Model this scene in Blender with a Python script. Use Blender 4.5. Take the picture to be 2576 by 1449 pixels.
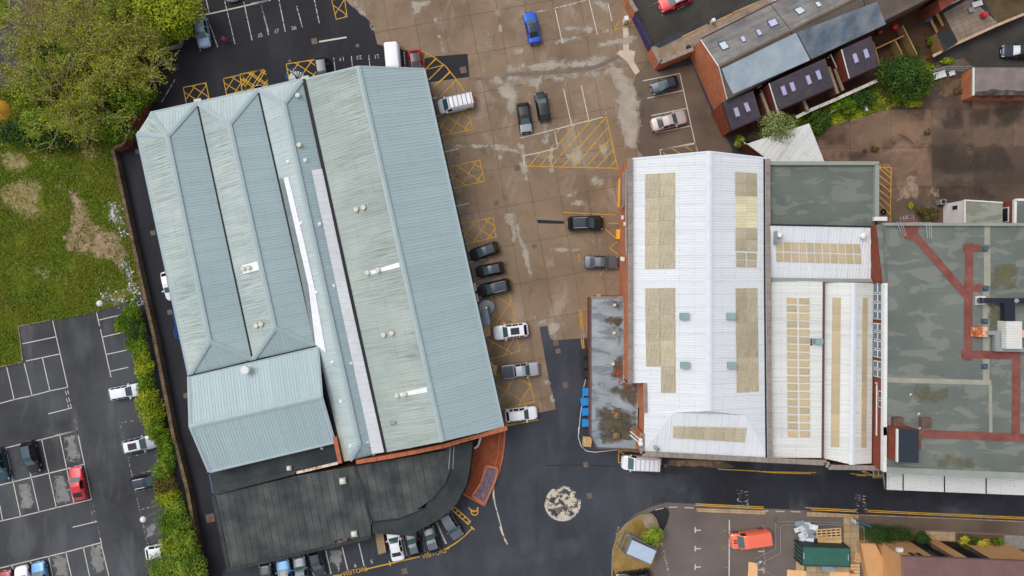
import bpy, bmesh, math, random
from mathutils import Vector, Matrix, noise as mnoise
random.seed(7)
sc = bpy.context.scene
for o in list(bpy.data.objects): bpy.data.objects.remove(o)

# ------------------------------------------------------------------ camera
H = 92.0            # flying height of the camera above the yard, metres
S = 18.5            # survey units per metre on the ground (plan units used below)
CX, CY = 1288.0, 724.5
cam_d = bpy.data.cameras.new('camera'); cam = bpy.data.objects.new('camera', cam_d)
sc.collection.objects.link(cam); sc.camera = cam
cam.location = (0, 0, H); cam.rotation_euler = (0, 0, 0)
cam_d.sensor_width = 36.0; cam_d.lens = 36.0 * H / (2576.0 / S)
cam_d.clip_start = 1.0; cam_d.clip_end = 3000.0

# ------------------------------------------------------------------ light: overcast day, soft sun from the north-west
SUN_EL, SUN_AZ = math.radians(58), math.radians(305)      # azimuth clockwise from north (+Y)
w = bpy.data.worlds.new('World'); sc.world = w; w.use_nodes = True
nt = w.node_tree; nt.nodes.clear()
sky = nt.nodes.new('ShaderNodeTexSky'); sky.sky_type = 'NISHITA'; sky.sun_disc = False
sky.sun_elevation = SUN_EL; sky.sun_rotation = SUN_AZ; sky.air_density = 1.0; sky.dust_density = 4.0; sky.ozone_density = 1.0
hs = nt.nodes.new('ShaderNodeHueSaturation'); hs.inputs['Saturation'].default_value = 0.30
bg = nt.nodes.new('ShaderNodeBackground'); bg.inputs['Strength'].default_value = 0.15
wo = nt.nodes.new('ShaderNodeOutputWorld')
nt.links.new(sky.outputs[0], hs.inputs['Color']); nt.links.new(hs.outputs[0], bg.inputs[0]); nt.links.new(bg.outputs[0], wo.inputs[0])
sd = bpy.data.lights.new('sun', 'SUN'); sun = bpy.data.objects.new('sun', sd); sc.collection.objects.link(sun)
sd.energy = 0.5; sd.angle = math.radians(30); sd.color = (1.0, 0.965, 0.91)
to_sun = Vector((math.sin(SUN_AZ) * math.cos(SUN_EL), math.cos(SUN_AZ) * math.cos(SUN_EL), math.sin(SUN_EL)))
sun.rotation_euler = to_sun.to_track_quat('Z', 'Y').to_euler(); sun.location = (-40, 40, 60)
vs = sc.view_settings; vs.view_transform = 'Standard'; vs.look = 'None'; vs.gamma = 1.0; vs.use_curve_mapping = False
vs.exposure = 0.15

# ------------------------------------------------------------------ plan coordinates
def at(x, y, z=0.0):
    """survey plan unit (as seen from the camera position) + height -> world point in metres"""
    k = (1 - z / H) / S
    return Vector(((x - CX) * k, -(y - CY) * k, z))
TX = {'1': 0, '2': 850, '3': 1700, '4': 2534}
TY = {'a': 0, 'b': 480, 'c': 960, 'd': 1432}
TD = {'1': 0, '2': 600, '3': 1400, '4': 2000, '5': 2534}
F = 0.75 * 900 / 2576.0
def t(tile, x, y):
    x0 = (TD if tile[0] == 'd' else TX)[tile[1]]
    return (0.75 * x0 + x * F, 0.75 * TY[tile[0]] + y * F)
def P(tile, s):
    v = [float(q) for q in s.split()]
    return [t(tile, v[i], v[i + 1]) for i in range(0, len(v), 2)]
def Wz(pts, z): return [at(x, y, z) for x, y in pts]

# ------------------------------------------------------------------ object helpers
COL = sc.collection
def link(o, parent=None):
    COL.objects.link(o)
    if parent is not None:
        o.parent = parent
        if parent.type == 'EMPTY': o.matrix_parent_inverse = Matrix.Translation(-parent.location)
    return o
def mk(name, verts, faces, mat, parent=None, uvs=None, smooth=False, kind=None):
    me = bpy.data.meshes.new(name)
    me.from_pydata([tuple(v) for v in verts], [], faces)
    if uvs is not None:
        lay = me.uv_layers.new(name='UVMap'); i = 0
        for f, u in zip(faces, uvs):
            for q in u: lay.data[i].uv = q; i += 1
    if smooth: me.polygons.foreach_set('use_smooth', [True] * len(me.polygons))
    me.materials.append(mat)
    o = bpy.data.objects.new(name, me); link(o, parent)
    if kind: o['kind'] = kind
    return o
def tag(o, label, cat, group=None):
    o['label'] = label; o['category'] = cat
    if group: o['group'] = group
    return o
def thing(name, label, cat, loc=(0, 0, 0), group=None):
    o = bpy.data.objects.new(name, None); o.empty_display_size = 0.3; o.location = loc
    COL.objects.link(o); return tag(o, label, cat, group)
def tri(poly):
    """fan-free triangulation of a plan polygon"""
    from mathutils.geometry import tessellate_polygon
    return [tuple(f) for f in tessellate_polygon([[Vector((p[0], p[1], 0)) for p in poly]])]
def up(faces, V):
    out = []
    for f in faces:
        n = (V[f[1]] - V[f[0]]).cross(V[f[2]] - V[f[0]])
        out.append(f if n.z >= 0 else f[::-1])
    return out
def sheet(name, W, mat, parent=None, kind=None):
    W = [Vector(p) for p in W]
    fs = up(tri(W), W)
    return mk(name, W, fs, mat, parent, [[(W[i].x, W[i].y) for i in f] for f in fs], kind=kind)
def area2(W): return sum(W[i].x * W[(i + 1) % len(W)].y - W[(i + 1) % len(W)].x * W[i].y for i in range(len(W)))
def prism(name, W, z0, mat, parent=None, cap=True, smooth=False):
    """W: top outline (world, own heights); sides dropped to z0"""
    W = [Vector(p) for p in W]
    if area2(W) < 0: W = W[::-1]
    n = len(W); V = W + [Vector((p.x, p.y, z0)) for p in W]; fs = []; uv = []; d = 0
    for i in range(n):
        j = (i + 1) % n; L = (W[j] - W[i]).to_2d().length
        fs.append((i, n + i, n + j, j)); uv.append([(d, W[i].z), (d, z0), (d + L, z0), (d + L, W[j].z)]); d += L
    if cap:
        for f in up(tri(W), W): fs.append(f); uv.append([(W[k].x, W[k].y) for k in f])
    return mk(name, V, fs, mat, parent, uv, smooth)
class B:
    """collects boxes / tubes / quads into one mesh"""
    def __init__(s): s.v = []; s.f = []; s.u = []
    def quad(s, *p, uv=None):
        i = len(s.v); s.v += [Vector(q) for q in p]; s.f.append(tuple(range(i, i + len(p))))
        s.u.append(uv or [(q[0], q[1]) for q in p])
    def box(s, c, sx, sy, sz, rz=0.0, ax=None):
        c = Vector(c); R = ax or Matrix.Rotation(rz, 3, 'Z')
        pts = [c + R @ Vector((a * sx / 2, b * sy / 2, d * sz / 2)) for d in (-1, 1) for a, b in ((-1, -1), (1, -1), (1, 1), (-1, 1))]
        i = len(s.v); s.v += pts
        for f in ((3, 2, 1, 0), (4, 5, 6, 7), (0, 1, 5, 4), (1, 2, 6, 5), (2, 3, 7, 6), (3, 0, 4, 7)):
            s.f.append(tuple(i + k for k in f)); s.u.append([(0, 0), (sx, 0), (sx, sz), (0, sz)])
    def bar(s, a, b, wd, ht):
        a, b = Vector(a), Vector(b); d = b - a; L = d.length
        if L < 1e-6: return
        x = d / L; y = Vector((0, 0, 1)).cross(x)
        if y.length < 1e-4: y = Vector((0, 1, 0))
        y.normalize(); zc = x.cross(y)
        s.box((a + b) / 2, L, wd, ht, ax=Matrix((x, y, zc)).transposed())
    def tube(s, pts, r, n=6, r2=None):
        pts = [Vector(p) for p in pts]; m = len(pts); r2 = r if r2 is None else r2; i0 = len(s.v)
        for k, p in enumerate(pts):
            d = (pts[min(k + 1, m - 1)] - pts[max(k - 1, 0)]); d.normalize()
            a = d.orthogonal().normalized(); b = d.cross(a); rr = r + (r2 - r) * k / max(1, m - 1)
            for q in range(n):
                th = 2 * math.pi * q / n; s.v.append(p + (a * math.cos(th) + b * math.sin(th)) * rr)
        for k in range(m - 1):
            for q in range(n):
                q2 = (q + 1) % n
                s.f.append((i0 + k * n + q, i0 + k * n + q2, i0 + (k + 1) * n + q2, i0 + (k + 1) * n + q)); s.u.append([(0, 0)] * 4)
        for k in (0, m - 1):
            s.f.append(tuple(i0 + k * n + (q if k else n - 1 - q) for q in range(n))); s.u.append([(0, 0)] * n)
    def lathe(s, c, prof, n=14):
        c = Vector(c); i0 = len(s.v)
        for (r, z) in prof:
            for q in range(n):
                th = 2 * math.pi * q / n; s.v.append(c + Vector((r * math.cos(th), r * math.sin(th), z)))
        for k in range(len(prof) - 1):
            for q in range(n):
                q2 = (q + 1) % n; s.f.append((i0 + k * n + q, i0 + k * n + q2, i0 + (k + 1) * n + q2, i0 + (k + 1) * n + q)); s.u.append([(0, 0)] * 4)
        s.f.append(tuple(i0 + (len(prof) - 1) * n + q for q in range(n))); s.u.append([(0, 0)] * n)
    def build(s, name, mat, parent=None, smooth=False, kind=None):
        return mk(name, s.v, s.f, mat, parent, s.u, smooth, kind)
def ribbon(b, pts, wd):
    """flat painted line along world points"""
    b.zo = getattr(b, 'zo', 0.0) + 0.00025
    pts = [Vector(p) + Vector((0, 0, b.zo)) for p in pts]; n = len(pts); L = []; R = []
    for i, p in enumerate(pts):
        d0 = (p - pts[i - 1]).normalized() if i else None; d1 = (pts[i + 1] - p).normalized() if i < n - 1 else None
        d = ((d0 or d1) + (d1 or d0)); d = d.normalized() if d.length > 1e-3 else (d0 or d1)
        k = wd / 2 / max(0.45, d.dot(d0 or d1)); q = Vector((-d.y, d.x, 0)) * k
        e = Vector() if (d0 and d1) else (d * wd * 0.3 * (1 if d0 else -1)); L.append(p + q + e); R.append(p - q + e)
    for i in range(n - 1): b.quad(R[i], R[i + 1], L[i + 1], L[i])
def clip(poly, u, lo, hi):
    """clip 3-D polygon to lo <= dot(p,u) <= hi"""
    for sgn, lim in ((1, lo), (-1, -hi)):
        out = []
        for i in range(len(poly)):
            p, q = poly[i], poly[(i + 1) % len(poly)]
            dp, dq = sgn * p.dot(u) - lim, sgn * q.dot(u) - lim
            if dp >= 0: out.append(p)
            if (dp >= 0) != (dq >= 0): out.append(p.lerp(q, dp / (dp - dq)))
        poly = out
        if len(poly) < 3: return []
    return poly
def ragged(W, amp=0.25, seg=0.5, fr=1.3):
    out = []
    for i in range(len(W)):
        a, b = W[i], W[(i + 1) % len(W)]; n = max(1, int((b - a).length / seg))
        for k in range(n):
            p = a.lerp(b, k / n); q = Vector((p.x * fr, p.y * fr, 3.3))
            out.append(p + Vector((mnoise.noise(q), mnoise.noise(q + Vector((9, 5, 1))), 0)) * amp * 2)
    return out

# ------------------------------------------------------------------ materials
def s_(r, g, b):
    f = lambda c: (c / 255 / 12.92) if c / 255 <= 0.04045 else ((c / 255 + 0.055) / 1.055) ** 2.4
    return (f(r), f(g), f(b), 1)
class NT:
    def __init__(s, name):
        s.m = bpy.data.materials.new(name); s.m.use_nodes = True; s.t = s.m.node_tree
        s.b = s.t.nodes['Principled BSDF']; s.o = s.t.nodes['Material Output']; s.tc = s.n('ShaderNodeTexCoord')
    def n(s, k): return s.t.nodes.new(k)
    def l(s, a, b): s.t.links.new(a, b)
    def co(s, kind='Object', scale=(1, 1, 1), rot=0):
        mp = s.n('ShaderNodeMapping'); mp.inputs['Scale'].default_value = scale; mp.inputs['Rotation'].default_value = (0, 0, rot)
        s.l(s.tc.outputs[kind], mp.inputs[0]); return mp.outputs[0]
    def noise(s, vec, scale, detail=4, rough=0.55, dist=0.0):
        q = s.n('ShaderNodeTexNoise'); q.inputs['Scale'].default_value = scale; q.inputs['Detail'].default_value = detail
        q.inputs['Roughness'].default_value = rough; q.inputs['Distortion'].default_value = dist; s.l(vec, q.inputs['Vector']); return q.outputs['Fac']
    def ramp(s, fac, lo, hi, a=0.0, b=1.0):
        q = s.n('ShaderNodeMapRange'); q.inputs['From Min'].default_value = lo; q.inputs['From Max'].default_value = hi
        q.inputs['To Min'].default_value = a; q.inputs['To Max'].default_value = b; s.l(fac, q.inputs[0]); return q.outputs[0]
    def math(s, op, a, b):
        q = s.n('ShaderNodeMath'); q.operation = op
        for i, v in enumerate((a, b)):
            if isinstance(v, (int, float)): q.inputs[i].default_value = v
            else: s.l(v, q.inputs[i])
        return q.outputs[0]
    def mix(s, fac, a, b, mode='MIX'):
        q = s.n('ShaderNodeMix'); q.data_type = 'RGBA'; q.blend_type = mode
        for i, v in ((0, fac), (6, a), (7, b)):
            if isinstance(v, (int, float)): q.inputs[i].default_value = v
            elif isinstance(v, tuple): q.inputs[i].default_value = v
            else: s.l(v, q.inputs[i])
        return q.outputs[2]
    def scale(s, col, val):
        """multiply colour by a scalar socket"""
        q = s.n('ShaderNodeVectorMath'); q.operation = 'SCALE'; s.l(col, q.inputs[0]); s.l(val, q.inputs['Scale']); return q.outputs[0]
    def rand(s, amt):
        q = s.n('ShaderNodeObjectInfo'); return s.ramp(q.outputs['Random'], 0, 1, 1 - amt, 1 + amt)
    def island(s, lo, hi):
        q = s.n('ShaderNodeNewGeometry'); return s.ramp(q.outputs['Random Per Island'], 0, 1, lo, hi)
    def bump(s, h, strength, dist=0.02):
        q = s.n('ShaderNodeBump'); q.inputs['Strength'].default_value = strength; q.inputs['Distance'].default_value = dist
        s.l(h, q.inputs['Height']); s.l(q.outputs[0], s.b.inputs['Normal'])
    def done(s, col, rough=0.8, spec=0.3, metal=0.0, alpha=None):
        if isinstance(col, tuple): s.b.inputs['Base Color'].default_value = col
        else: s.l(col, s.b.inputs['Base Color'])
        if isinstance(rough, (int, float)): s.b.inputs['Roughness'].default_value = rough
        else: s.l(rough, s.b.inputs['Roughness'])
        s.b.inputs['Specular IOR Level'].default_value = spec; s.b.inputs['Metallic'].default_value = metal
        if alpha is not None: s.l(alpha, s.b.inputs['Alpha'])
        return s.m
def rgb(nt_, c):
    q = nt_.n('ShaderNodeRGB'); q.outputs[0].default_value = c; return q.outputs[0]
def mat_noise(name, c1, c2, scale=0.5, lo=0.35, hi=0.65, rough=0.8, spec=0.3, grain=0.15, gs=9.0, rand=0.0, bump=0.2, alpha=None, metal=0.0, stretch=(1, 1, 1), rot=0, kind='Object', detail=5, fade=None):
    m = NT(name); v = m.co(kind, stretch, rot)
    c = m.mix(m.ramp(m.noise(v, scale, detail), lo, hi), c1, c2)
    g = m.noise(m.co(kind), gs, 3, 0.7)
    c = m.scale(c, m.ramp(g, 0.25, 0.75, 1 - grain, 1 + grain))
    if rand: c = m.scale(c, m.rand(rand))
    if bump: m.bump(g, bump)
    al = None
    if alpha: al = m.ramp(m.noise(m.co(kind), alpha[0], 5, 0.65), alpha[1], alpha[2])
    if fade:      # stain whose edge is eaten away by noise; 'fade' is 0 at its outline and 1 well inside
        at_ = m.n('ShaderNodeAttribute'); at_.attribute_name = 'fade'
        q = m.math('ADD', at_.outputs['Fac'], m.math('MULTIPLY', m.math('SUBTRACT', m.noise(m.co(kind), fade[0], 8, 0.62, 0.6), 0.5), 4.0))
        al = m.ramp(q, -0.1, -0.1 + fade[1] + 0.35, 0.0, fade[2])
    return m.done(c, rough, spec, metal, al)
def stain(name, W, mat, parent=None, cell=0.3, reach=0.9):
    """flat stain as a grid sheet with a soft outline"""
    W = [Vector(p) for p in W]; z = W[0].z; x0, x1 = min(p.x for p in W), max(p.x for p in W); y0, y1 = min(p.y for p in W), max(p.y for p in W)
    g = max(cell, max(x1 - x0, y1 - y0) / 60); nx, ny = max(2, int((x1 - x0) / g)), max(2, int((y1 - y0) / g)); idx = {}; V = []; fd = []; fs = []
    def dist(p):
        best = 1e9
        for i in range(len(W)):
            a, b = W[i - 1].to_2d(), W[i].to_2d(); d = b - a; L = d.length_squared
            tt = max(0, min(1, (p - a).dot(d) / L)) if L else 0; best = min(best, (p - a - d * tt).length)
        return best
    def vert(i, j):
        if (i, j) not in idx:
            p = Vector((x0 + (x1 - x0) * i / nx, y0 + (y1 - y0) * j / ny)); idx[i, j] = len(V); V.append((p.x, p.y, z))
            fd.append(min(1, dist(p) / reach) if inside(p, W) else 0.0)
        return idx[i, j]
    for i in range(nx):
        for j in range(ny):
            q = [vert(i, j), vert(i + 1, j), vert(i + 1, j + 1), vert(i, j + 1)]
            if any(fd[k] > 0 for k in q): fs.append(tuple(q))
    o = mk(name, V, fs, mat, parent); a = o.data.attributes.new('fade', 'FLOAT', 'POINT'); a.data.foreach_set('value', fd); return o
def inside(p, W):
    r = False
    for i in range(len(W)):
        a, b = W[i], W[i - 1]
        if (a.y > p.y) != (b.y > p.y) and p.x < (b.x - a.x) * (p.y - a.y) / (b.y - a.y) + a.x: r = not r
    return r
def plain(name, c, rough=0.6, spec=0.4, metal=0.0, grain=0.06, gs=6.0, rand=0.0):
    return mat_noise(name, c, tuple(k * 0.9 for k in c[:3]) + (1,), 1.2, 0.3, 0.7, rough, spec, grain, gs, rand, 0.05, metal=metal)
# ------------------------------------------------------------------ material library
def asphalt_mat(name, a, b, seam):
    m = NT(name); v = m.co()
    c = m.mix(m.ramp(m.noise(v, 0.09, 8, 0.6), 0.34, 0.68), a, b)
    c = m.mix(m.math('MULTIPLY', m.ramp(m.noise(m.co('Object', (1, 0.25, 1), 0.3), 0.35, 6, 0.6, 0.4), 0.5, 0.75), 0.55), c, seam)      # tyre-polished tracks
    c = m.mix(m.math('MULTIPLY', m.ramp(m.noise(v, 0.9, 5, 0.7), 0.66, 0.74), 0.45), c, tuple(q * 0.6 for q in a[:3]) + (1,))          # oil and damp spots
    g = m.noise(v, 7, 3, 0.75); c = m.scale(c, m.ramp(g, 0.25, 0.75, 0.84, 1.16)); m.bump(g, 0.3)
    return m.done(c, 0.85, 0.25)
ASPH = asphalt_mat('asphalt_dark', s_(52, 54, 61), s_(68, 71, 79), s_(82, 84, 90))
ASPH2 = asphalt_mat('asphalt_fresh', s_(36, 36, 41), s_(47, 47, 53), s_(60, 59, 62))
ASPHP = asphalt_mat('asphalt_car_park', s_(55, 56, 59), s_(80, 83, 87), s_(108, 111, 114))
ASPHB = mat_noise('tarmac_brown', s_(86, 74, 64), s_(112, 97, 84), 0.16, 0.35, 0.65, 0.85, 0.25, 0.12, 7, bump=0.3, detail=7)
ASPHS = mat_noise('asphalt_street', s_(54, 52, 48), s_(74, 71, 66), 0.2, 0.35, 0.65, 0.85, 0.25, 0.14, 7, bump=0.3, detail=7)
FORE = mat_noise('forecourt_tarmac', s_(98, 88, 83), s_(118, 107, 101), 0.15, 0.3, 0.7, 0.85, 0.25, 0.10, 7, bump=0.3, detail=7)
EARTH = mat_noise('earth', s_(78, 66, 48), s_(112, 96, 72), 0.4, 0.3, 0.7, 0.95, 0.1, 0.3, 6, bump=0.5, detail=8)
SOIL = mat_noise('bare_soil', s_(122, 100, 76), s_(168, 148, 118), 0.9, 0.3, 0.7, 0.95, 0.1, 0.35, 5, bump=0.6, detail=9, fade=(0.9, 0.25, 1))
STRAW = mat_noise('dry_grass_thatch', s_(130, 120, 72), s_(168, 152, 112), 0.8, 0.3, 0.7, 0.95, 0.1, 0.35, 5, bump=0.6, detail=9, fade=(0.9, 0.35, .85))
TURF = mat_noise('turf', s_(58, 76, 14), s_(104, 112, 34), 0.22, 0.34, 0.66, 0.95, 0.1, 0.35, 3.0, bump=0.6, detail=9)
def concrete_mat():
    m = NT('concrete_wet'); v = m.co()
    c = m.mix(m.ramp(m.noise(v, 0.12, 6), 0.36, 0.64), s_(117, 97, 77), s_(141, 120, 98))
    st = m.ramp(m.noise(v, 0.55, 7, 0.62), 0.56, 0.72)
    c = m.mix(m.math('MULTIPLY', st, 0.45), c, s_(88, 73, 57))
    dr = m.ramp(m.noise(m.co('Object', (1, 0.6, 1), 0.2), 0.24, 8, 0.66, 0.6), 0.53, 0.67)
    c = m.mix(m.math('MULTIPLY', dr, 0.68), c, s_(162, 146, 129))
    g = m.noise(v, 6, 3, 0.75)
    c = m.scale(c, m.ramp(g, 0.25, 0.75, 0.88, 1.12)); c = m.scale(c, m.rand(0.05)); m.bump(g, 0.25)
    return m.done(c, 0.72, 0.35)
CONC = concrete_mat()
DRY = mat_noise('concrete_drying', s_(158, 146, 131), s_(184, 174, 160), 0.6, 0.3, 0.7, 0.85, 0.25, 0.10, 6, bump=0.2, fade=(0.7, 0.35, .85), detail=8)
FRESH = mat_noise('concrete_new', s_(188, 172, 152), s_(204, 190, 172), 0.6, 0.3, 0.7, 0.85, 0.25, 0.08, 6)
DRYA = mat_noise('asphalt_drying', s_(120, 119, 117), s_(146, 145, 143), 0.9, 0.3, 0.7, 0.85, 0.25, 0.10, 6, bump=0.2, fade=(1.2, 0.10, .9), detail=8)
JOINT = mat_noise('joint_dirt', s_(74, 63, 51), s_(104, 91, 75), 0.6, 0.3, 0.7, 0.9, 0.2, 0.2)
CHAN = mat_noise('brick_channel', s_(105, 92, 84), s_(128, 114, 104), 1.2, 0.3, 0.7, 0.85, 0.25, 0.2)
def east_mat(name, ca, cb):
    m = NT(name); v = m.co()
    c = m.mix(m.ramp(m.noise(v, 0.16, 7), 0.36, 0.64), ca, cb)
    c = m.mix(m.math('MULTIPLY', m.ramp(m.noise(v, 0.32, 8, 0.65, 0.5), 0.52, 0.66), 0.75), c, s_(66, 54, 45))
    g = m.noise(v, 6, 3, 0.75); c = m.scale(c, m.ramp(g, 0.25, 0.75, 0.86, 1.14)); c = m.scale(c, m.rand(0.24)); m.bump(g, 0.25)
    return m.done(c, 0.8, 0.3)
EARTHF = mat_noise('earth_spill', s_(84, 72, 52), s_(118, 100, 78), .6, .3, .7, .95, .1, .3, 5, fade=(.6, .5, .95), detail=8)
EAST = east_mat('yard_slab_stained', s_(104, 83, 68), s_(140, 112, 91)); EASTD = east_mat('yard_slab_oily', s_(80, 67, 57), s_(110, 90, 76))
WHT = mat_noise('paint_white_worn', s_(205, 200, 188), s_(180, 172, 158), 1.5, 0.3, 0.7, 0.8, 0.3, 0.1, 8, alpha=(3.0, 0.40, 0.50), bump=0)
WHT2 = mat_noise('paint_white', s_(205, 202, 192), s_(186, 180, 168), 1.5, 0.3, 0.7, 0.8, 0.3, 0.1, 8, alpha=(2.5, 0.28, 0.38), bump=0)
WHT3 = mat_noise('paint_white_flaked', s_(206, 197, 180), s_(182, 171, 152), 1.5, 0.3, 0.7, 0.8, 0.3, 0.1, 8, alpha=(0.95, 0.45, 0.54), bump=0)
WHT4 = mat_noise('paint_white_faint', s_(170, 162, 150), s_(150, 142, 130), 1.5, 0.3, 0.7, 0.8, 0.3, 0.1, 8, alpha=(2.6, 0.46, 0.58), bump=0)
WHT5 = mat_noise('paint_white_ghost', s_(176, 172, 164), s_(150, 146, 138), 1.5, 0.3, 0.7, 0.8, 0.3, 0.1, 8, alpha=(1.7, 0.47, 0.60), bump=0)
YEL = mat_noise('paint_yellow_worn', s_(206, 160, 58), s_(178, 134, 48), 1.5, 0.3, 0.7, 0.8, 0.3, 0.1, 8, alpha=(1.6, 0.28, 0.40), bump=0)
YEL2 = mat_noise('paint_yellow', s_(214, 168, 60), s_(192, 148, 52), 1.5, 0.3, 0.7, 0.8, 0.3, 0.1, 8, alpha=(1.6, 0.16, 0.28), bump=0)
KERB = mat_noise('kerb_stone', s_(128, 112, 92), s_(158, 142, 120), 0.8, 0.3, 0.7, 0.85, 0.2, 0.15, rand=0.08)
SLAB = mat_noise('paving_slab', s_(160, 136, 104), s_(186, 162, 128), 0.6, 0.3, 0.7, 0.85, 0.2, 0.12, rand=0.09)
SLABG = mat_noise('paving_slab_grey', s_(132, 118, 104), s_(158, 144, 130), 0.6, 0.3, 0.7, 0.85, 0.2, 0.12, rand=0.09)
IRON = mat_noise('manhole_iron', s_(92, 76, 66), s_(118, 100, 88), 1.5, 0.3, 0.7, 0.7, 0.4, 0.2)
def brick_mat(name, c1, c2, mort, sx=4.4, row=0.075, w_=0.225):
    m = NT(name); q = m.n('ShaderNodeTexBrick'); m.l(m.co('UV'), q.inputs['Vector'])
    q.inputs['Color1'].default_value = c1; q.inputs['Color2'].default_value = c2; q.inputs['Mortar'].default_value = mort
    q.inputs['Scale'].default_value = 1.0; q.inputs['Mortar Size'].default_value = 0.008; q.inputs['Brick Width'].default_value = w_; q.inputs['Row Height'].default_value = row
    c = m.scale(q.outputs[0], m.ramp(m.noise(m.co(), 1.2, 6), 0.25, 0.75, 0.78, 1.2)); m.bump(q.outputs['Fac'], -0.4)
    return m.done(c, 0.9, 0.2)
BRICK = brick_mat('brick_orange', s_(200, 122, 84), s_(182, 104, 70), s_(170, 128, 100))
BRICKD = brick_mat('brick_brown', s_(112, 68, 50), s_(92, 56, 42), s_(110, 88, 72))
BRICKR = brick_mat('brick_red', s_(138, 66, 48), s_(122, 56, 42), s_(128, 90, 74))
PAVB = brick_mat('block_paving', s_(152, 84, 56), s_(136, 72, 48), s_(112, 64, 46), row=0.11, w_=0.22)
def roof_mat(name, base, base2, streak, amt, ridge=6.0, rand=0.02, sc1=3.2):
    m = NT(name); uv = m.co('UV')
    c = m.mix(m.ramp(m.noise(m.co(), 0.12, 4), 0.35, 0.65), base, base2)
    if amt:
        st = m.ramp(m.noise(m.co('UV', (1, 0.035, 1)), sc1, 6, 0.7), 0.44, 0.64)
        big = m.ramp(m.noise(m.co('UV', (1, 0.35, 1)), 0.3, 5), 0.34, 0.62)
        sp = m.n('ShaderNodeSeparateXYZ'); m.l(uv, sp.inputs[0])
        rd = m.ramp(sp.outputs[1], 0.2, ridge, 1.0, 0.25)
        c = m.mix(m.math('MULTIPLY', m.math('MULTIPLY', m.math('MULTIPLY', st, big), rd), amt), c, streak)
    s2 = m.n('ShaderNodeSeparateXYZ'); m.l(uv, s2.inputs[0])      # rows of fixings and sheet end laps across the ribs
    row = m.math('LESS_THAN', m.math('MODULO', m.math('ADD', s2.outputs[1], 40.3), 1.75), 0.075)
    dash = m.ramp(m.noise(m.co('UV', (1, 0.2, 1)), 2.2, 3, 0.7), 0.47, 0.6)
    c = m.mix(m.math('MULTIPLY', m.math('MULTIPLY', row, dash), 0.45), c, streak)
    g = m.noise(m.co('UV', (2.5, 0.5, 1)), 4, 3, 0.7); c = m.scale(c, m.ramp(g, 0.25, 0.75, 0.982, 1.018))
    if rand: c = m.scale(c, m.rand(rand))
    return m.done(c, 0.5, 0.35)
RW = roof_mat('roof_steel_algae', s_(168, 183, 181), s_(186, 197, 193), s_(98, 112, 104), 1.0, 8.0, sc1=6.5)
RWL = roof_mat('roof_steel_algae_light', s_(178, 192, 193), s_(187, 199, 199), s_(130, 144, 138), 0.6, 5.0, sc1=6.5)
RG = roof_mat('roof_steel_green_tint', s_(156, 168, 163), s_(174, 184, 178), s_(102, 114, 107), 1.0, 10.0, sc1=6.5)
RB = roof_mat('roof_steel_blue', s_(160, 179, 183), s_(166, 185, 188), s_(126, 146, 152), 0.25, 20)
RC = plain('ridge_cap_steel', s_(163, 179, 182), 0.5, 0.4, grain=0.03)
WR = roof_mat('roof_white_coated', s_(215, 218, 222), s_(221, 224, 227), s_(150, 150, 150), 0.18, 30, 0.012, 2.0)
WR2 = roof_mat('roof_white_dull', s_(213, 214, 211), s_(221, 222, 219), s_(110, 106, 100), 0.30, 30, 0.012, 2.0)
WCAP = plain('ridge_cap_white', s_(218, 222, 230), 0.5, 0.4, grain=0.02)
def tan_mat(name, c1, c2, st, amt=0.6):
    m = NT(name); uv = m.co('UV')
    c = m.mix(m.ramp(m.noise(uv, 0.5, 5), 0.35, 0.65), c1, c2)
    k = m.ramp(m.noise(m.co('UV', (1, 0.12, 1)), 5, 6, 0.7), 0.45, 0.7)
    c = m.mix(m.math('MULTIPLY', k, amt), c, st); c = m.scale(c, m.rand(0.10)); return m.done(c, 0.45, 0.4)
TAN = tan_mat('rooflight_tan', s_(198, 188, 164), s_(178, 166, 140), s_(122, 110, 88), 0.8)
TAN2 = tan_mat('rooflight_buff', s_(200, 184, 152), s_(186, 168, 134), s_(142, 122, 92))
CREAM = tan_mat('rooflight_cream', s_(226, 216, 180), s_(216, 206, 172), s_(180, 166, 130), 0.3)
PANE = plain('glazing_grey', s_(128, 138, 138), 0.25, 0.5, rand=0.08)
WPAN = plain('rooflight_white', s_(236, 238, 241), 0.45, 0.4, rand=0.02, grain=0.02)
GUT = plain('gutter_dark', s_(40, 40, 46), 0.7, 0.3)
FELT = mat_noise('felt_roof', s_(52, 58, 61), s_(86, 88, 85), 0.35, 0.36, 0.66, 0.75, 0.3, 0.16, 6, rand=0.17, bump=0.3, detail=8)
FELT2 = mat_noise('felt_roof_dark', s_(38, 46, 50), s_(62, 66, 66), 0.3, 0.35, 0.65, 0.75, 0.3, 0.14, 6, rand=0.06, bump=0.3, detail=8)
def membrane(name, a, b, cpatch, rot=0):
    m = NT(name); c = m.mix(m.ramp(m.noise(m.co(), 0.15, 6), 0.35, 0.65), a, b)
    k = m.ramp(m.noise(m.co('Object', (0.45, 1.25, 1), rot), 0.55, 6, 0.58, 0.7), 0.52, 0.56)
    c = m.mix(m.math('MULTIPLY', k, 0.42), c, cpatch); st = m.ramp(m.noise(m.co(), 0.5, 8, 0.65), 0.6, 0.75)
    c = m.mix(m.math('MULTIPLY', st, 0.5), c, s_(96, 92, 74)); g = m.noise(m.co(), 8, 3)
    c = m.scale(c, m.ramp(g, 0.25, 0.75, 0.94, 1.06)); return m.done(c, 0.6, 0.35)
MEM = membrane('roof_membrane', s_(97, 104, 99), s_(111, 117, 110), s_(140, 142, 132))
MEM2 = membrane('roof_membrane_north', s_(90, 98, 92), s_(106, 112, 104), s_(132, 137, 126), math.pi / 2)
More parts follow.
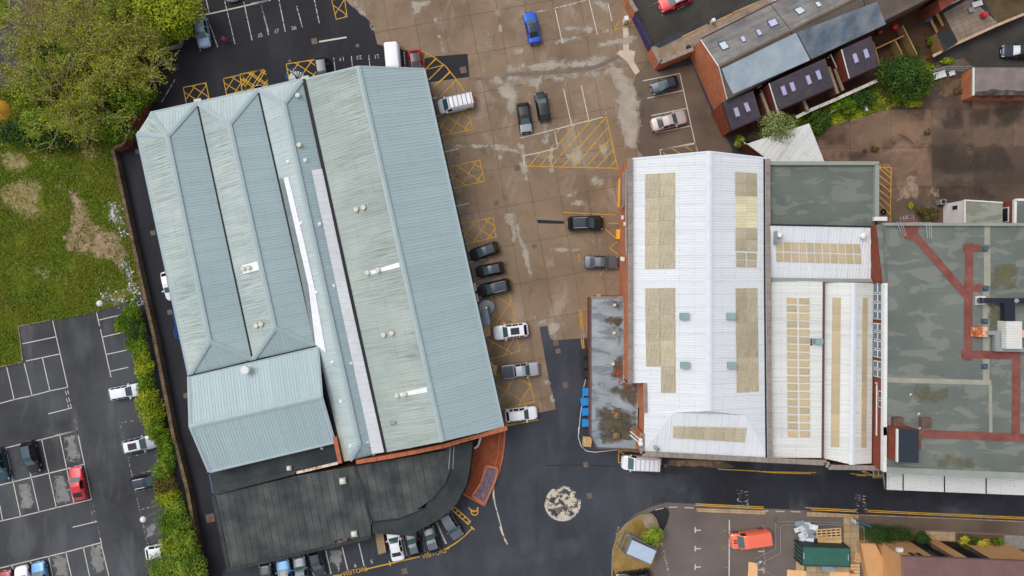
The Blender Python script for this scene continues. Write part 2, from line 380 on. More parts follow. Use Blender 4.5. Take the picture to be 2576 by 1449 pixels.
REDW = mat_noise('walkway_red', s_(112, 60, 54), s_(138, 88, 79), 0.7, 0.3, 0.7, 0.8, 0.3, 0.14, bump=0.1, detail=7)
LEAD = membrane('flat_roof_ponded', s_(112, 120, 124), s_(160, 170, 176), s_(64, 64, 62))
COPE = mat_noise('coping_stone', s_(132, 122, 114), s_(152, 142, 132), 0.8, 0.3, 0.7, 0.85, 0.2, 0.12, rand=0.06)
SLATE = mat_noise('roof_slate', s_(96, 94, 94), s_(136, 133, 129), 0.45, 0.3, 0.7, 0.75, 0.3, 0.2, 5, rand=0.10, detail=8)
SLATEM = mat_noise('roof_slate_brown', s_(104, 92, 82), s_(126, 112, 100), 0.5, 0.3, 0.7, 0.75, 0.3, 0.2, 5, rand=0.08, detail=8)
TILE = mat_noise('roof_tile_dark', s_(72, 64, 74), s_(86, 77, 85), 0.6, 0.3, 0.7, 0.75, 0.3, 0.12, rand=0.10)
MEMB = mat_noise('roof_coating_pale', s_(160, 178, 190), s_(192, 204, 212), 0.5, 0.3, 0.7, 0.5, 0.4, 0.08, detail=7)
MEMG = mat_noise('roof_coating_slate_blue', s_(98, 112, 126), s_(156, 163, 168), 0.4, 0.36, 0.72, 0.5, 0.4, 0.12, detail=7)
GLASS = plain('window_glass_sky', s_(186, 186, 222), 0.15, 0.6, grain=0.02)
GLASSD = plain('window_glass_dark', s_(36, 42, 50), 0.08, 0.8, grain=0.02)
WHITE = plain('white_painted', s_(228, 228, 226), 0.5, 0.4, grain=0.04)
GREYM = plain('galvanised', s_(158, 164, 166), 0.45, 0.5, metal=0.3)
VENTG = plain('vent_grey_green', s_(140, 164, 162), 0.6, 0.4)
BLACK = plain('black_plastic', s_(28, 29, 33), 0.5, 0.4)
WOOD = mat_noise('pallet_wood', s_(204, 168, 118), s_(222, 190, 140), 1.2, 0.3, 0.7, 0.8, 0.2, 0.12, rand=0.06)
PLY = mat_noise('plywood', s_(226, 176, 124), s_(236, 192, 142), 0.9, 0.3, 0.7, 0.75, 0.2, 0.06)
RENDER = mat_noise('render_orange', s_(198, 150, 102), s_(208, 162, 114), 0.6, 0.3, 0.7, 0.85, 0.2, 0.06)
PURP = mat_noise('roof_purple_brown', s_(112, 84, 84), s_(124, 95, 94), 0.5, 0.3, 0.7, 0.8, 0.25, 0.08, rand=0.04)
BLUEP = plain('blue_steel', s_(36, 76, 130), 0.5, 0.4)
ORNG = plain('safety_yellow', s_(236, 178, 62), 0.5, 0.4)
FENCEW = mat_noise('fence_wood', s_(150, 118, 76), s_(176, 142, 96), 1.0, 0.3, 0.7, 0.85, 0.2, 0.15, rand=0.08)

TARJ = plain('tar_joint', s_(30, 30, 34), .7)
# ------------------------------------------------------------------ the ground
def structure(o): o['kind'] = 'structure'; return o
G = 900
structure(sheet('ground', [Vector((-G, -G, -0.06)), Vector((G, -G, -0.06)), Vector((G, G, -0.06)), Vector((-G, G, -0.06))], EARTH))
Z1, Z2, ZS, ZM, ZA = 0.004, 0.008, 0.020, 0.034, 0.014
yard = structure(sheet('asphalt_yard', Wz([(-700, -700), (3300, -700), (3300, 2150), (-700, 2150)], 0), ASPH))
conc_px = P('a2', '885 -420 885 0 945 62 1025 112 1145 237 1190 425 1262 442 1500 492 1612 486 1640 800') + [(1090, 240), (1120, 380), (1200, 740), (1266, 1074)] + \
    P('c3', '0 1283 300 1215 472 1180 400 880 313 392 388 380 410 490 450 520 700 500 830 490 830 90 1170 90') + [(1600, 930), (1600, 398), (1840, 398)] + P('a3', '2150 1400 1960 1060 1850 800 1785 620 1455 690 1370 490 1300 320 1215 150 1130 0 1130 -420')
cyard = structure(sheet('concrete_yard', Wz(conc_px, Z1), JOINT))
def slabs(parent, poly, ang, sx, sy, gap, mat, name='concrete_slab', z=ZS, jitter=0.003, off=(0, 0), keep=None):
    u = Vector((math.cos(ang), math.sin(ang), 0)); v = Vector((-u.y, u.x, 0)); n = 0
    us = [p.dot(u) for p in poly]; vv = [p.dot(v) for p in poly]
    a = math.floor((min(us) - off[0]) / sx) * sx + off[0]
    while a < max(us):
        st = clip(poly, u, a + gap / 2, a + sx - gap / 2); b = math.floor((min(vv) - off[1]) / sy) * sy + off[1]
        while b < max(vv) and st:
            c = clip(st, v, b + gap / 2, b + sy - gap / 2)
            if c and abs(area2(c)) / 2 > 0.02 * sx * sy:
                zz = z + random.uniform(-jitter, jitter)
                c = [q for k, q in enumerate(c) if (q - c[k - 1]).length > 1e-4]
                if len(c) > 2: prism(name, [Vector((q.x, q.y, zz)) for q in c], 0.0, mat(sum(c, Vector()) / len(c)) if callable(mat) else mat, parent); n += 1
            b += sy
        a += sx
    return n
slabs(cyard, Wz(conc_px, 0), math.radians(-169.5 + 90 + 90), 3.75, 5.3, 0.055, CONC, off=(1.2, 0.4))
patch = sheet('asphalt_patch', Wz(P('a2', '1640 560 1760 540 2055 515 2075 737 1660 795'), 0.026), ASPH2, cyard)
sheet('asphalt_patch', Wz(P('b3', '290 740 300 735 548 748 550 775 300 770'), 0.026), ASPH2, cyard)
bay = structure(sheet('bay_tarmac', Wz(P('a3', '1150 1010 1240 720 1390 560 1455 690 1785 620 1850 800 1960 1060 2150 1400 2200 1600 1400 1600 1250 1430 1290 1150'), 0.0262), ASPHB))
DZ = [0.0]
def dry(parent, tile, s, mat=DRY, amp=0.3, z=0.028, name='dry_patch'):
    DZ[0] = (DZ[0] + 0.00013) % 0.0016; z += DZ[0]
    return stain(name, Wz(P(tile, s), z), mat, parent, 0.25, min(1.0, amp * 2.6 + .1))
dry(cyard, 'a3', '0 640 200 610 420 560 640 590 880 540 1090 530 1110 590 860 640 540 670 250 680 0 700')
dry(cyard, 'a3', '0 740 90 730 330 720 600 700 860 680 1100 620 1180 780 1270 900 1290 1010 1260 1150 1300 1210 1250 1430 1100 1430 1080 1230 1050 1050 1030 850 980 700 840 760 620 730 560 800 350 780 300 880 100 760 60 900 0 940')
dry(cyard, 'a3', '540 260 690 235 820 255 835 340 700 360 560 410 420 430 560 360 760 330 640 300 560 310', amp=0.12)
dry(cyard, 'a3', '840 430 1000 380 1240 340 1320 360 1150 420 900 460', amp=0.12)
dry(cyard, 'a3', '820 0 960 20 1000 120 880 80', amp=0.2)
dry(cyard, 'a3', '60 470 165 465 165 520 90 520', amp=0.05)
dry(cyard, 'a3', '330 1170 400 1160 430 1400 350 1400', amp=0.15); dry(cyard, 'b3', '100 0 180 0 225 370 160 370', amp=0.15)
dry(cyard, 'b3', '400 0 430 0 470 270 400 280', amp=0.12); dry(cyard, 'b3', '570 120 640 30 700 0 720 200 640 230', amp=0.15)
dry(cyard, 'b3', '860 0 960 0 980 190 930 170', amp=0.15); dry(cyard, 'b3', '790 310 950 330 930 420 800 390', amp=0.2)
dry(cyard, 'b3', '560 490 680 460 660 500 570 520', amp=0.1); dry(cyard, 'b3', '600 570 700 545 770 570 700 605 600 600', amp=0.1)
dry(cyard, 'b3', '370 1035 480 1005 715 1000 715 1050 480 1040', amp=0.08); dry(cyard, 'b3', '60 670 130 860 190 1010 250 1300 215 1320 150 1060 90 900', amp=0.1)
dry(cyard, 'c3', '230 290 300 320 380 300 390 375 310 385', amp=0.15); dry(cyard, 'c3', '390 370 600 320 500 440 430 520 400 470', amp=0.2)
dry(cyard, 'c3', '190 960 400 900 460 1170 420 1160 380 940', amp=0.15); dry(cyard, 'a2', '1500 0 1700 0 1560 160 1310 230 1530 170', amp=0.15)
dry(cyard, 'a2', '940 10 980 0 1030 100 1150 230 1190 420 1160 300 1100 200', amp=0.08); dry(cyard, 'a2', '1760 120 1790 300 1840 520 1810 500 1770 300 1730 200', amp=0.1)
dry(cyard, 'a2', '2240 740 2500 730 2540 900 2520 1100 2440 1150 2400 960 2360 860', amp=0.3); dry(cyard, 'a2', '2320 0 2390 310 2365 310', amp=0.05)
dry(cyard, 'b2', '1800 10 2380 20 2576 70 2576 110 2300 50 1810 30', amp=0.06); dry(cyard, 'b2', '2350 130 2400 20 2400 180', amp=0.1); dry(cyard, 'b2', '2400 690 2500 670 2540 900 2500 950', amp=0.1)
sheet('new_concrete', ragged(Wz(P('a3', '1113 270 1165 262 1172 480 1230 490 1215 580 1275 690 1235 720 1150 590 1055 510 1090 480 1120 485'), 0.0285), 0.04, 0.4), FRESH, cyard)
bb = B(); ribbon(bb, Wz(P('a3', '0 720 520 690 850 645 1075 545'), 0.029), 0.55); bb.build('drain_channel', CHAN, cyard)
bb = B(); ribbon(bb, Wz(P('a3', '-360 760 0 745 0 720'), 0.0287), 0.4); bb.build('drain_channel', CHAN, cyard)
bb = B(); ribbon(bb, Wz(P('b3', '0 90 1075 345'), 0.0283), 0.55); bb.build('trench_repair', mat_noise('trench_concrete', s_(136, 118, 100), s_(156, 138, 120), 0.6, alpha=(0.5, .2, .8)), cyard)
north = structure(sheet('north_asphalt', Wz(P('a1', '1900 -420') + P('a2', '885 -420 885 0 945 62 1025 112 1145 237 1190 425 1262 442 1500 492 1612 486') + [(1067, 190), (900, 700), (700, 1250), (560, 1440), (560, 2100)] + P('d1', '2080 2000 1910 1240') + P('c1', '1665 1432') + P('b1', '1380 1430 1080 60') + P('a1', '1180 1390 1430 850 1540 480 1740 420 1740 300 1920 60'), 0.002), ASPH2))
structure(stain('road', Wz(P('d4', '400 250 2576 300') + P('d5', '2900 330 2900 1000 985 950') + P('d4', '2000 900 900 850 500 600'), 0.0015), mat_noise('asphalt_road', s_(40, 41, 47), s_(52, 54, 61), 0.15, .35, .65, .85, .25, .16, 7, bump=.3, detail=7, fade=(0.12, .8, .95)), None, .8, 6.0))
# the yard of the derelict lot on the east side
east_px = P('a4', '590 1320 720 1210 1000 1130 1290 1040 1500 985 1640 905 1700 770 1740 600 2000 560 2080 640 2080 960 2700 960 2700 1432') + P('b4', '2700 790 1160 790 1160 180 640 180')
BROKEN = mat_noise('concrete_broken', s_(138, 114, 96), s_(170, 148, 130), 1.5, .3, .7, .9, .2, .3, 4, fade=(0.9, .3, .9), detail=8)
eyard = structure(sheet('derelict_yard', Wz(east_px, Z1), EARTH))
slabs(eyard, Wz(east_px, 0), math.radians(0.5), 5.55, 5.2, 0.07, (lambda q: EASTD if q.x > 50.5 and random.random() < .72 else EAST), name='yard_slab', jitter=0.008, off=(1.75, 3.0))
for s in ('1480 300 1560 310 1600 450 1560 540 1340 560 1300 470 1420 400', '1690 390 1740 440 1760 520 1640 500'):
    dry(eyard, 'b4', s, BROKEN, 0.35, 0.03, 'broken_concrete')
OILY = mat_noise('oil_stain', s_(58, 50, 44), s_(78, 68, 60), .5, .3, .7, .8, .3, .15, 6, fade=(.35, .9, .5), detail=8); SANDY = mat_noise('silt_stain', s_(132, 108, 88), s_(156, 132, 110), .5, .3, .7, .9, .2, .15, 6, fade=(.4, .9, .6), detail=8)
for tl, s, m_ in (('a4', '1800 1000 2000 980 2000 1240 1800 1240', OILY), ('a4', '2050 1060 2250 1060 2250 1230 2060 1230', OILY), ('a4', '2290 1000 2576 960 2576 1200 2300 1240', OILY), ('b4', '1650 0 2060 0 2100 290 1660 300', OILY), ('b4', '2050 0 2380 20 2500 260 2060 280', OILY), ('a4', '1000 1180 1350 1080 1300 1400 900 1432', SANDY), ('a4', '640 1340 900 1220 860 1432 640 1432', OILY), ('b4', '700 90 1100 80 1060 170 700 170', OILY), ('b4', '1200 90 1600 80 1500 280 1320 340', SANDY), ('a4', '1650 950 1780 960 1790 1240 1660 1240', SANDY), ('b4', '1700 400 2200 330 2300 540 1800 620', OILY), ('a4', '1720 760 1990 740 1980 930 1740 920', EARTHF)):
    dry(eyard, tl, s, m_, 0.3, 0.0296, 'ground_stain')
lane = structure(sheet('back_lane', Wz(P('a4', '1740 560 1930 420 2320 250 2700 80 2700 640 2090 640 1830 630'), Z2), ASPHS))
# street in the north-east, road and pavements along the south
street = structure(sheet('street', Wz(P('a3', '1130 -420 1250 90 1400 430 2576 -120 2576 -420'), Z2), ASPHS))
road_n = structure(sheet('footway_north', Wz(P('d4', '700 320 1180 315 1330 385 1170 400 1000 375 690 370'), Z2), FRESH)); road_n.data.materials[0] = ASPHB
dry(yard, 'd4', '700 330 1030 318 1180 318 1200 350 1040 380 860 370 690 365', mat_noise('sand_spill', s_(116, 92, 66), s_(140, 114, 84), 0.8, fade=(0.8, .2, .95)), 0.12, ZA, 'sand_patch')
fore_px = P('d4', '180 1140 240 960 370 840 520 770 670 725 950 740 1640 785 2000 800 2576 850') + P('d5', '2700 920 2700 2000') + P('d4', '160 2000')
fore = structure(sheet('forecourt', Wz(fore_px, Z1), FORE))
fway = structure(sheet('footway', Wz(P('d5', '985 842 2700 912 2700 1050 1760 990 1480 985 985 960'), Z2), ASPHB))
park_px = P('c1', '-900 970 0 780 225 725 180 385 500 320 720 290 930 240 1180 165 1330 130 1370 200 1620 1280') + P('d1', '1650 0 1920 1240 2010 1700 -900 1700')
cpark = structure(sheet('car_park', Wz(park_px, Z1), ASPHP))
field_px = P('a1', '-900 850 0 850 150 800 250 700 700 500 1500 450 1740 380 1740 420 1540 480 1430 850 1180 1390 1085 1425') + P('b1', '1080 60 1380 1430') + P('c1', '1330 100 1330 130 1180 165 930 240 720 290 500 320 180 385 225 725 0 780 -900 970')
field = structure(sheet('grass_field', Wz(field_px, Z2), TURF))
wood_px = P('a1', '330 -420 1900 -420 1920 60 1880 180 1740 300 1740 380 1500 450 700 500 250 700 150 800 200 300')
wood = structure(sheet('woodland_floor', Wz(wood_px, Z2 + .003), EARTH))
verge = structure(sheet('lawn_verge', Wz(P('a1', '-400 -420 95 -420 90 60 60 255 0 280 -400 300'), 0.1), TURF))
def kerb(parent, W, wd=0.15, ht=0.12, seg=0.9, mat=KERB, name='kerb_stone', z0=0.0):
    for a, b in zip(W, W[1:]):
        n = max(1, round((b - a).length / seg))
        for k in range(n):
            p, q = a.lerp(b, (k + 0.02) / n), a.lerp(b, (k + 0.98) / n); bb = B()
            bb.bar(Vector((p.x, p.y, z0 + ht / 2)), Vector((q.x, q.y, z0 + ht / 2)), wd, ht); bb.build(name, mat, parent)
kerb(verge, Wz(P('a1', '95 -60 90 60 60 255 0 280'), 0.1), ht=0.14)
kerb(cpark, Wz(P('c1', '0 775 222 725 180 385 500 320'), 0), wd=0.12, ht=0.1, seg=1.5)
kerb(fway, Wz(P('d5', '985 842 1500 862 2000 882 2600 908'), 0), wd=0.14)
# soil and straw patches in the field
for s in ('640 440 740 460 800 560 880 760 1000 800 1170 900 1200 1010 1230 1180 1160 1240 1060 1120 900 1100 760 1080 640 1010 600 940 660 790 690 640',):
    dry(field, 'b1', s, SOIL, 0.5, 0.016, 'soil_patch')
for tl, s in (('b1', '0 100 130 70 270 130 290 220 200 290 60 270 0 200'), ('b1', '0 420 90 380 210 330 380 340 420 480 360 600 420 640 340 740 240 740 100 640 0 600'), ('b1', '460 350 590 360 600 480 520 440'),
              ('b1', '780 0 1000 10 960 160 880 170 800 120'), ('b1', '220 1190 420 1140 560 1110 480 1300 320 1290'), ('c1', '930 60 1200 30 1220 150 1000 180'), ('c1', '0 60 120 120 60 260 0 260'), ('a1', '560 1300 900 1230 1050 1320 960 1432 700 1432')):
    dry(field, tl, s, STRAW, 0.4, 0.014, 'dry_grass_patch')
dry(field, 'b1', '1060 570 1160 600 1190 760 1210 900 1130 850 1040 720', mat_noise('litter_gravel', s_(150, 150, 148), s_(196, 196, 194), 2.0, 0.3, 0.7, 0.9, 0.2, 0.4, 5, fade=(2.2, 0.2, 1)), 0.3, 0.02, 'gravel_patch')
dry(field, 'b1', '1170 1100 1240 1150 1270 1300 1330 1432 1230 1432 1220 1240', bpy.data.materials['litter_gravel'], 0.2, 0.02, 'gravel_patch')

# ------------------------------------------------------------------ painted markings
def lines(parent, mat, wd, tile, s, z, name='painted_line'):
    bb = B()
    for q in s.split(';'): ribbon(bb, Wz(P(tile, q), z), wd)
    return bb.build(name, mat, parent)
def each(parent, mat, wd, tile, s, z, name='painted_line'):
    for q in s.split(';'): lines(parent, mat, wd, tile, q, z, name)
def hatch(parent, mat, tile, s, z, n=1.35, wd=0.11, name='yellow_box_marking'):
    c = Wz(P(tile, s), z); bb = B()
    uv = lambda u, v: c[0].lerp(c[1], u).lerp(c[3].lerp(c[2], u), v)
    ribbon(bb, [uv(0, 0), uv(1, 0), uv(1, 1), uv(0, 1), uv(0, 0)], wd)
    L = (c[1] - c[0]).length; D = (c[3] - c[0]).length; r = L / D
    k = 1
    while k < n * (1 + r):
        e = k / n
        # lines u*r + v = e and u*r - v = e - 1
        def seg(f):
            pts = []
            for a in range(0, 41):
                u = a / 40.0; v = f(u)
                if 0 <= v <= 1: pts.append((u, v))
            return pts
        for f in ((lambda u: e - u * r), (lambda u: u * r - e + 1)):
            p = seg(f)
            if len(p) > 1: ribbon(bb, [uv(*p[0]), uv(*p[-1])], wd)
        k += 1
    return bb.build(name, mat, parent)
hatch(yard, YEL2, 'a1', '1760 840 1978 795 2008 952 1790 1002', ZA); hatch(yard, YEL, 'a1', '2145 755 2330 712 2365 865 2175 910', ZA); hatch(yard, YEL2, 'a1', '2328 712 2545 662 2572 830 2365 870', ZA)
hatch(yard, YEL2, 'a2', '-130 712 112 662 140 825 -110 870', ZA); hatch(yard, YEL2, 'a2', '315 615 600 570 640 730 345 785', ZA); hatch(yard, YEL, 'a2', '752 0 872 -25 900 160 795 185', ZA)
hatch(cyard, YEL, 'a2', '1738 1118 2060 1050 2105 1242 1785 1308', ZM + .003); hatch(cyard, YEL, 'b2', '1850 237 2172 162 2218 365 1893 437', ZM + .003); hatch(cyard, YEL, 'b2', '1975 778 2300 715 2330 900 2018 975', ZM + .003)
hatch(cyard, YEL, 'c2', '2205 420 2480 330 2560 620 2270 700', ZM + .003); hatch(cyard, YEL, 'c2', '2300 860 2620 800 2700 1110 2385 1185', ZM + .003); hatch(cyard, YEL, 'c2', '2110 75 2440 10 2520 330 2180 380', ZM + .003)
lines(cyard, YEL, 0.13, 'a2', '1605 485 1720 540 1850 640 1960 780 2025 880;1660 500 1630 600;1750 560 1630 690;1825 625 1640 670 1760 560;1820 630 1670 780;1890 690 1700 880 1880 690;1890 690 1730 830;1950 765 1790 930', ZM + .002, 'yellow_hatched_corner')
each(yard, WHT, 0.12, 'a1', '1980 0 2010 130;2155 0 2255 420;2340 20 2420 385;2500 20 2576 300;1990 180 2030 280 2090 450;1905 420 1925 495;1550 980 1680 765', ZA)
lines(yard, WHT2, 0.16, 'a1', '1920 140 2000 135 2576 5', ZA); lines(yard, WHT2, 0.16, 'a2', '-20 35 160 0', ZA)
each(yard, WHT, 0.12, 'a2', '70 30 145 335;245 0 305 300;415 60 470 260;585 0 632 220;770 555 785 680;940 540 950 640;1107 530 1118 635;1445 500 1460 655', ZA)
lines(yard, WHT2, 0.22, 'a2', '635 400 890 358', ZA)
each(cyard, WHT2, 0.12, 'a3', '790 0 870 330;465 95 535 415;715 820 785 1150;545 855 620 1190;970 30 1010 200', ZM); each(cyard, WHT4, 0.12, 'a3', '625 50 705 380;215 960 285 1280;395 900 465 1280;140 150 200 470;300 130 370 440;880 770 955 1110', ZM)
lines(cyard, WHT, 0.13, 'a3', '380 95 290 115;450 80 630 38 760 0', ZM); lines(cyard, WHT2, 0.13, 'a3', '130 1325 490 1235 920 1125', ZM)
each(cyard, WHT4, 0.10, 'a2', '2150 260 2270 460;2250 300 2280 460 2310 590', ZM); lines(cyard, WHT2, 0.14, 'a2', '1700 945 1760 935', ZM)
lines(bay, WHT2, 0.12, 'a3', '1310 775 1660 705 1820 1432', ZM + .004); each(bay, WHT2, 0.12, 'a3', '1350 942 1690 868;1390 1110 1725 1040;1425 1278 1770 1208;1500 1432 1810 1370', ZM + .004)
lines(bay, WHT2, 0.12, 'b3', '1480 130 1470 65 1810 5 1830 80', ZM + .004); each(bay, YEL, 0.12, 'b3', '1590 55 1665 100;1705 25 1780 75;1500 90 1530 115', ZM + .004)
lines(cyard, YEL, 0.13, 'b3', '505 0 490 15;610 0 425 230;735 0 530 230;850 0 640 230;965 0 755 235;1025 60 865 235;1045 165 985 235;325 90 215 220;460 50 315 225;170 220 1060 242;1010 0 1065 242', ZM, 'yellow_hatched_area')
lines(cyard, YEL, 0.13, 'a3', '505 1240 465 1290;660 1195 495 1390;805 1160 570 1432;955 1120 680 1432;980 1215 790 1432;1000 1325 900 1432;955 1120 1025 1432', ZM, 'yellow_hatched_area')
lines(cyard, WHT2, 0.12, 'b3', '490 0 492 45 320 90 160 120 170 220', ZM); lines(cyard, WHT2, 0.12, 'a3', '455 1240 490 1420', ZM)
lines(cyard, YEL, 0.12, 'b3', '540 665 850 680 1045 690;980 770 1080 770;940 820 1075 935 985 1005 1075 1075;690 1070 700 1140;935 1215 890 1275', ZM, 'yellow_marking')
lines(cyard, YEL, 0.14, 'c3', '698 225 715 415;715 225 735 415', ZM, 'double_yellow_line'); lines(yard, YEL2, 0.14, 'c3', '712 495 728 595;732 495 742 595', ZA, 'double_yellow_line')
each(cyard, WHT2, 0.13, 'b2', '1835 85 1970 55;1940 605 2068 578;2060 1150 2225 1115', ZM); lines(cyard, YEL2, 0.13, 'c2', '2420 1335 2576 1310', ZM); lines(cyard, YEL2, 0.13, 'c3', '0 1340 300 1282', ZM, 'yellow_line')
lines(cyard, YEL, 0.13, 'a3', '1080 205 1030 280 1220 235;1190 180 1155 255', ZM, 'yellow_marking')
# left car park
each(cpark, WHT2, 0.12, 'c1', '505 330 650 970;218 552 540 485;250 718 575 650;65 780 135 1088;232 740 308 1050;408 690 478 1005;925 250 955 380;965 415 1065 870;948 325 1160 275;985 488 1180 442;1022 655 1220 612;1055 818 1230 778;465 1225 690 1168;530 1432 740 1385 752 1432', ZA)
lines(cpark, WHT2, 0.12, 'c1', '0 1125 135 1088 308 1050 478 1005 650 970', ZA); each(cpark, WHT4, 0.12, 'c1', '695 1200 710 1240;712 1265 722 1305;728 1330 738 1370;1160 1340 1180 1432;1150 1310 1290 1290', ZA)
each(cpark, WHT2, 0.09, 'c1', '628 1010 640 1045;648 1000 660 1035;638 1080 650 1115;658 1068 672 1108;652 1138 662 1172;675 1130 688 1168', ZA); each(cpark, WHT4, 0.12, 'd1', '865 735 880 780;890 735 900 775;875 800 890 845;903 800 913 840;878 865 890 905;905 860 920 905', ZA)
each(cpark, WHT2, 0.12, 'd1', '740 30 880 695;572 75 710 735;400 120 540 775;290 440 375 815;55 205 198 860;0 760 25 900;700 962 930 908;960 1065 975 1110;465 1240 505 1432;632 1200 685 1432;800 1155 860 1432;968 1112 1045 1432;285 1285 300 1310;115 1330 125 1370', ZA)
lines(cpark, WHT2, 0.12, 'd1', '0 215 230 158 400 120 740 35', ZA); lines(cpark, WHT2, 0.14, 'd1', '0 558 300 485 640 403 805 360', ZA); lines(cpark, WHT2, 0.12, 'd1', '0 905 198 860 540 775 880 695', ZA); lines(cpark, WHT2, 0.14, 'd1', '0 1355 290 1285 640 1200 970 1110', ZA)
each(cpark, WHT4, 0.12, 'd1', '1160 0 1190 110;1225 290 1270 470 1340 800 1420 1140;1230 292 1420 250;1262 462 1470 415;1300 625 1480 590;1335 795 1470 765;1372 962 1530 920;935 930 955 1040', ZA)
for s in ('620 90 720 80 725 200 760 230 770 310 660 335 640 220', '180 560 260 515 300 640 330 720 300 770 215 780 190 660', '515 480 600 470 640 560 670 680 640 720 560 735 530 590', '500 1240 600 1230 640 1300 650 1432 540 1432', '870 1150 960 1120 1000 1300 1000 1380 920 1405 880 1280', '1385 970 1500 925 1480 1050 1420 1070'):
    dry(cpark, 'd1', s, DRYA, 0.18, Z2 + 0.002)
dry(yard, 'd2', '1450 1190 1550 1180 1570 1270 1540 1370 1490 1340 1450 1260', DRYA, 0.1, Z2)
# visitor bays
each(yard, WHT2, 0.14, 'd2', '1410 1190 1462 1410;1568 1155 1620 1370;1728 1120 1778 1335;2145 1050 2188 1235;2312 1005 2362 1195;2475 920 2560 1120;1285 1400 1300 1432', ZA)
lines(yard, YEL2, 0.16, 'd2', '1480 1430 1565 1420;1785 1368 2310 1245;2020 1290 2028 1330;2560 1172 2590 1165', ZA, 'yellow_line'); lines(yard, YEL2, 0.16, 'd3', '280 1168 360 1120 450 1050 530 968;515 958 545 985', ZA, 'yellow_line')
each(yard, WHT2, 0.14, 'd3', '22 1000 70 1195;188 920 278 1120;300 830 320 860', ZA)
lines(yard, YEL2, 0.14, 'd3', '355 768 510 905 488 935 330 795 355 768;390 800 365 825;425 830 400 858;462 862 435 890;500 900 470 920', ZA, 'yellow_ladder_marking')
lines(yard, YEL2, 0.15, 'd3', '495 775 505 795;515 790 535 815 575 805 582 775;520 812 545 800', ZA, 'disabled_bay_symbol')
bb = B(); cc = at(*t('d3', 548, 812), ZA + 0.002); ribbon(bb, [cc + Vector((math.cos(a) * 0.48, math.sin(a) * 0.5, 0)) for a in [math.radians(q) for q in range(150, 411, 20)]], 0.14); bb.build('disabled_bay_symbol', YEL2, yard)
# painted mini roundabout and worn lines
c0 = at(*t('d3', 1393, 730), ZA); R0 = 165 * F / S
rb = B(); rb.quad(*[c0 + Vector((math.cos(a) * R0, math.sin(a) * R0, 0)) for a in [2 * math.pi * k / 40 for k in range(40)]]); rb.build('painted_roundabout', WHT3, yard)
bb = B(); ribbon(bb, [c0 + Vector((math.cos(a) * R0, math.sin(a) * R0, 0.003)) for a in [math.pi * (1.0 + 0.05 * k) for k in range(0, 22)]], 0.3); bb.build('roundabout_rim', WHT, yard)
lines(yard, WHT, 0.16, 'd3', '735 570 730 620 745 740 795 920 830 1060 865 1125', ZA, 'worn_line'); lines(yard, WHT3, 0.25, 'd3', '730 570 730 660 745 740;795 960 820 1030 860 1130', ZA + .003, 'worn_line')
WORN = mat_noise('tyre_polish', s_(86, 88, 94), s_(98, 100, 106), .5, fade=(.3, 1.2, .5))
for tl, s, m_ in (('d3', '860 420 1180 380 1160 1200 940 1300', WORN), ('d3', '600 1150 1700 1000 1750 1250 650 1432', WORN), ('d4', '100 420 900 450 880 620 300 700', WORN), ('c3', '480 560 560 560 640 1200 600 1432 480 1432', WORN)): dry(yard, tl, s, m_, .4, .0062, 'tarmac_wear')
for s in ('1230 370 1600 365 1950 380',): lines(yard, TARJ, .09, 'd3', s, .0105, 'tarmac_seam')
# road lines
lines(yard, YEL2, 0.11, 'd4', '955 738 1605 768', ZA, 'double_yellow_line'); lines(yard, YEL2, 0.11, 'd4', '955 752 1605 783', ZA, 'double_yellow_line')
lines(yard, YEL, 0.11, 'd4', '1170 405 1700 432 2110 438;1560 428 1700 440 2060 450', ZA, 'double_yellow_line'); lines(yard, YEL, 0.11, 'd5', '910 448 1230 475;970 465 1060 470;1020 425 1060 445', ZA, 'double_yellow_line')
lines(yard, YEL2, 0.11, 'd5', '480 775 965 800', ZA, 'double_yellow_line'); lines(yard, YEL2, 0.11, 'd5', '540 795 965 815', ZA, 'double_yellow_line')
lines(yard, YEL, 0.11, 'd5', '1080 800 1520 822 2600 870;1080 815 1500 835 2600 885', ZA, 'double_yellow_line')
each(yard, WHT2, 0.10, 'd4', '570 797 645 778', ZA); each(fore, WHT2, 0.12, 'd4', '700 770 775 770;850 775 930 778;1610 803 1650 806;1725 810 1805 812;1870 813 1958 816', ZA)
lines(fore, WHT2, 0.16, 'd4', '1278 895 1275 1500', ZA); lines(fore, WHT4, 0.3, 'd4', '630 1120 700 1432', ZA); lines(fore, WHT4, 0.3, 'd4', '1605 930 1618 1500', ZA)
for q in ('950 965 950 1015;950 992 1000 992', '950 1145 950 1190;950 1168 1000 1168', '950 1322 950 1370;950 1345 1000 1345', '1605 1170 1605 1218;1555 1195 1605 1195', '1605 1345 1605 1395;1555 1370 1605 1370'):
    lines(fore, WHT2, 0.16, 'd4', q, ZA, 'bay_tick')
for q in ('1215 998 1262 998', '1215 1168 1255 1168;1218 1145 1218 1168', '1218 1350 1255 1350'): lines(fore, WHT4, 0.14, 'd4', q, ZA, 'bay_tick')
def road_text(body, c, size, ang, mat, parent, z=ZA, name='painted_lettering', sx=1.0):
    cu = bpy.data.curves.new(name, 'FONT'); cu.body = body; cu.size = size; cu.align_x = 'CENTER'; cu.align_y = 'CENTER'
    o = bpy.data.objects.new(name, cu); COL.objects.link(o); dg = bpy.context.evaluated_depsgraph_get()
    me = bpy.data.meshes.new_from_object(o.evaluated_get(dg)); bpy.data.objects.remove(o)
    R = Matrix.Rotation(ang, 4, 'Z') @ Matrix.Scale(sx, 4, (1, 0, 0)); p = at(*c, z)
    me.transform(Matrix.Translation(p) @ R); me.materials.clear(); me.materials.append(mat)
    ob = bpy.data.objects.new(name, me); return link(ob, parent)
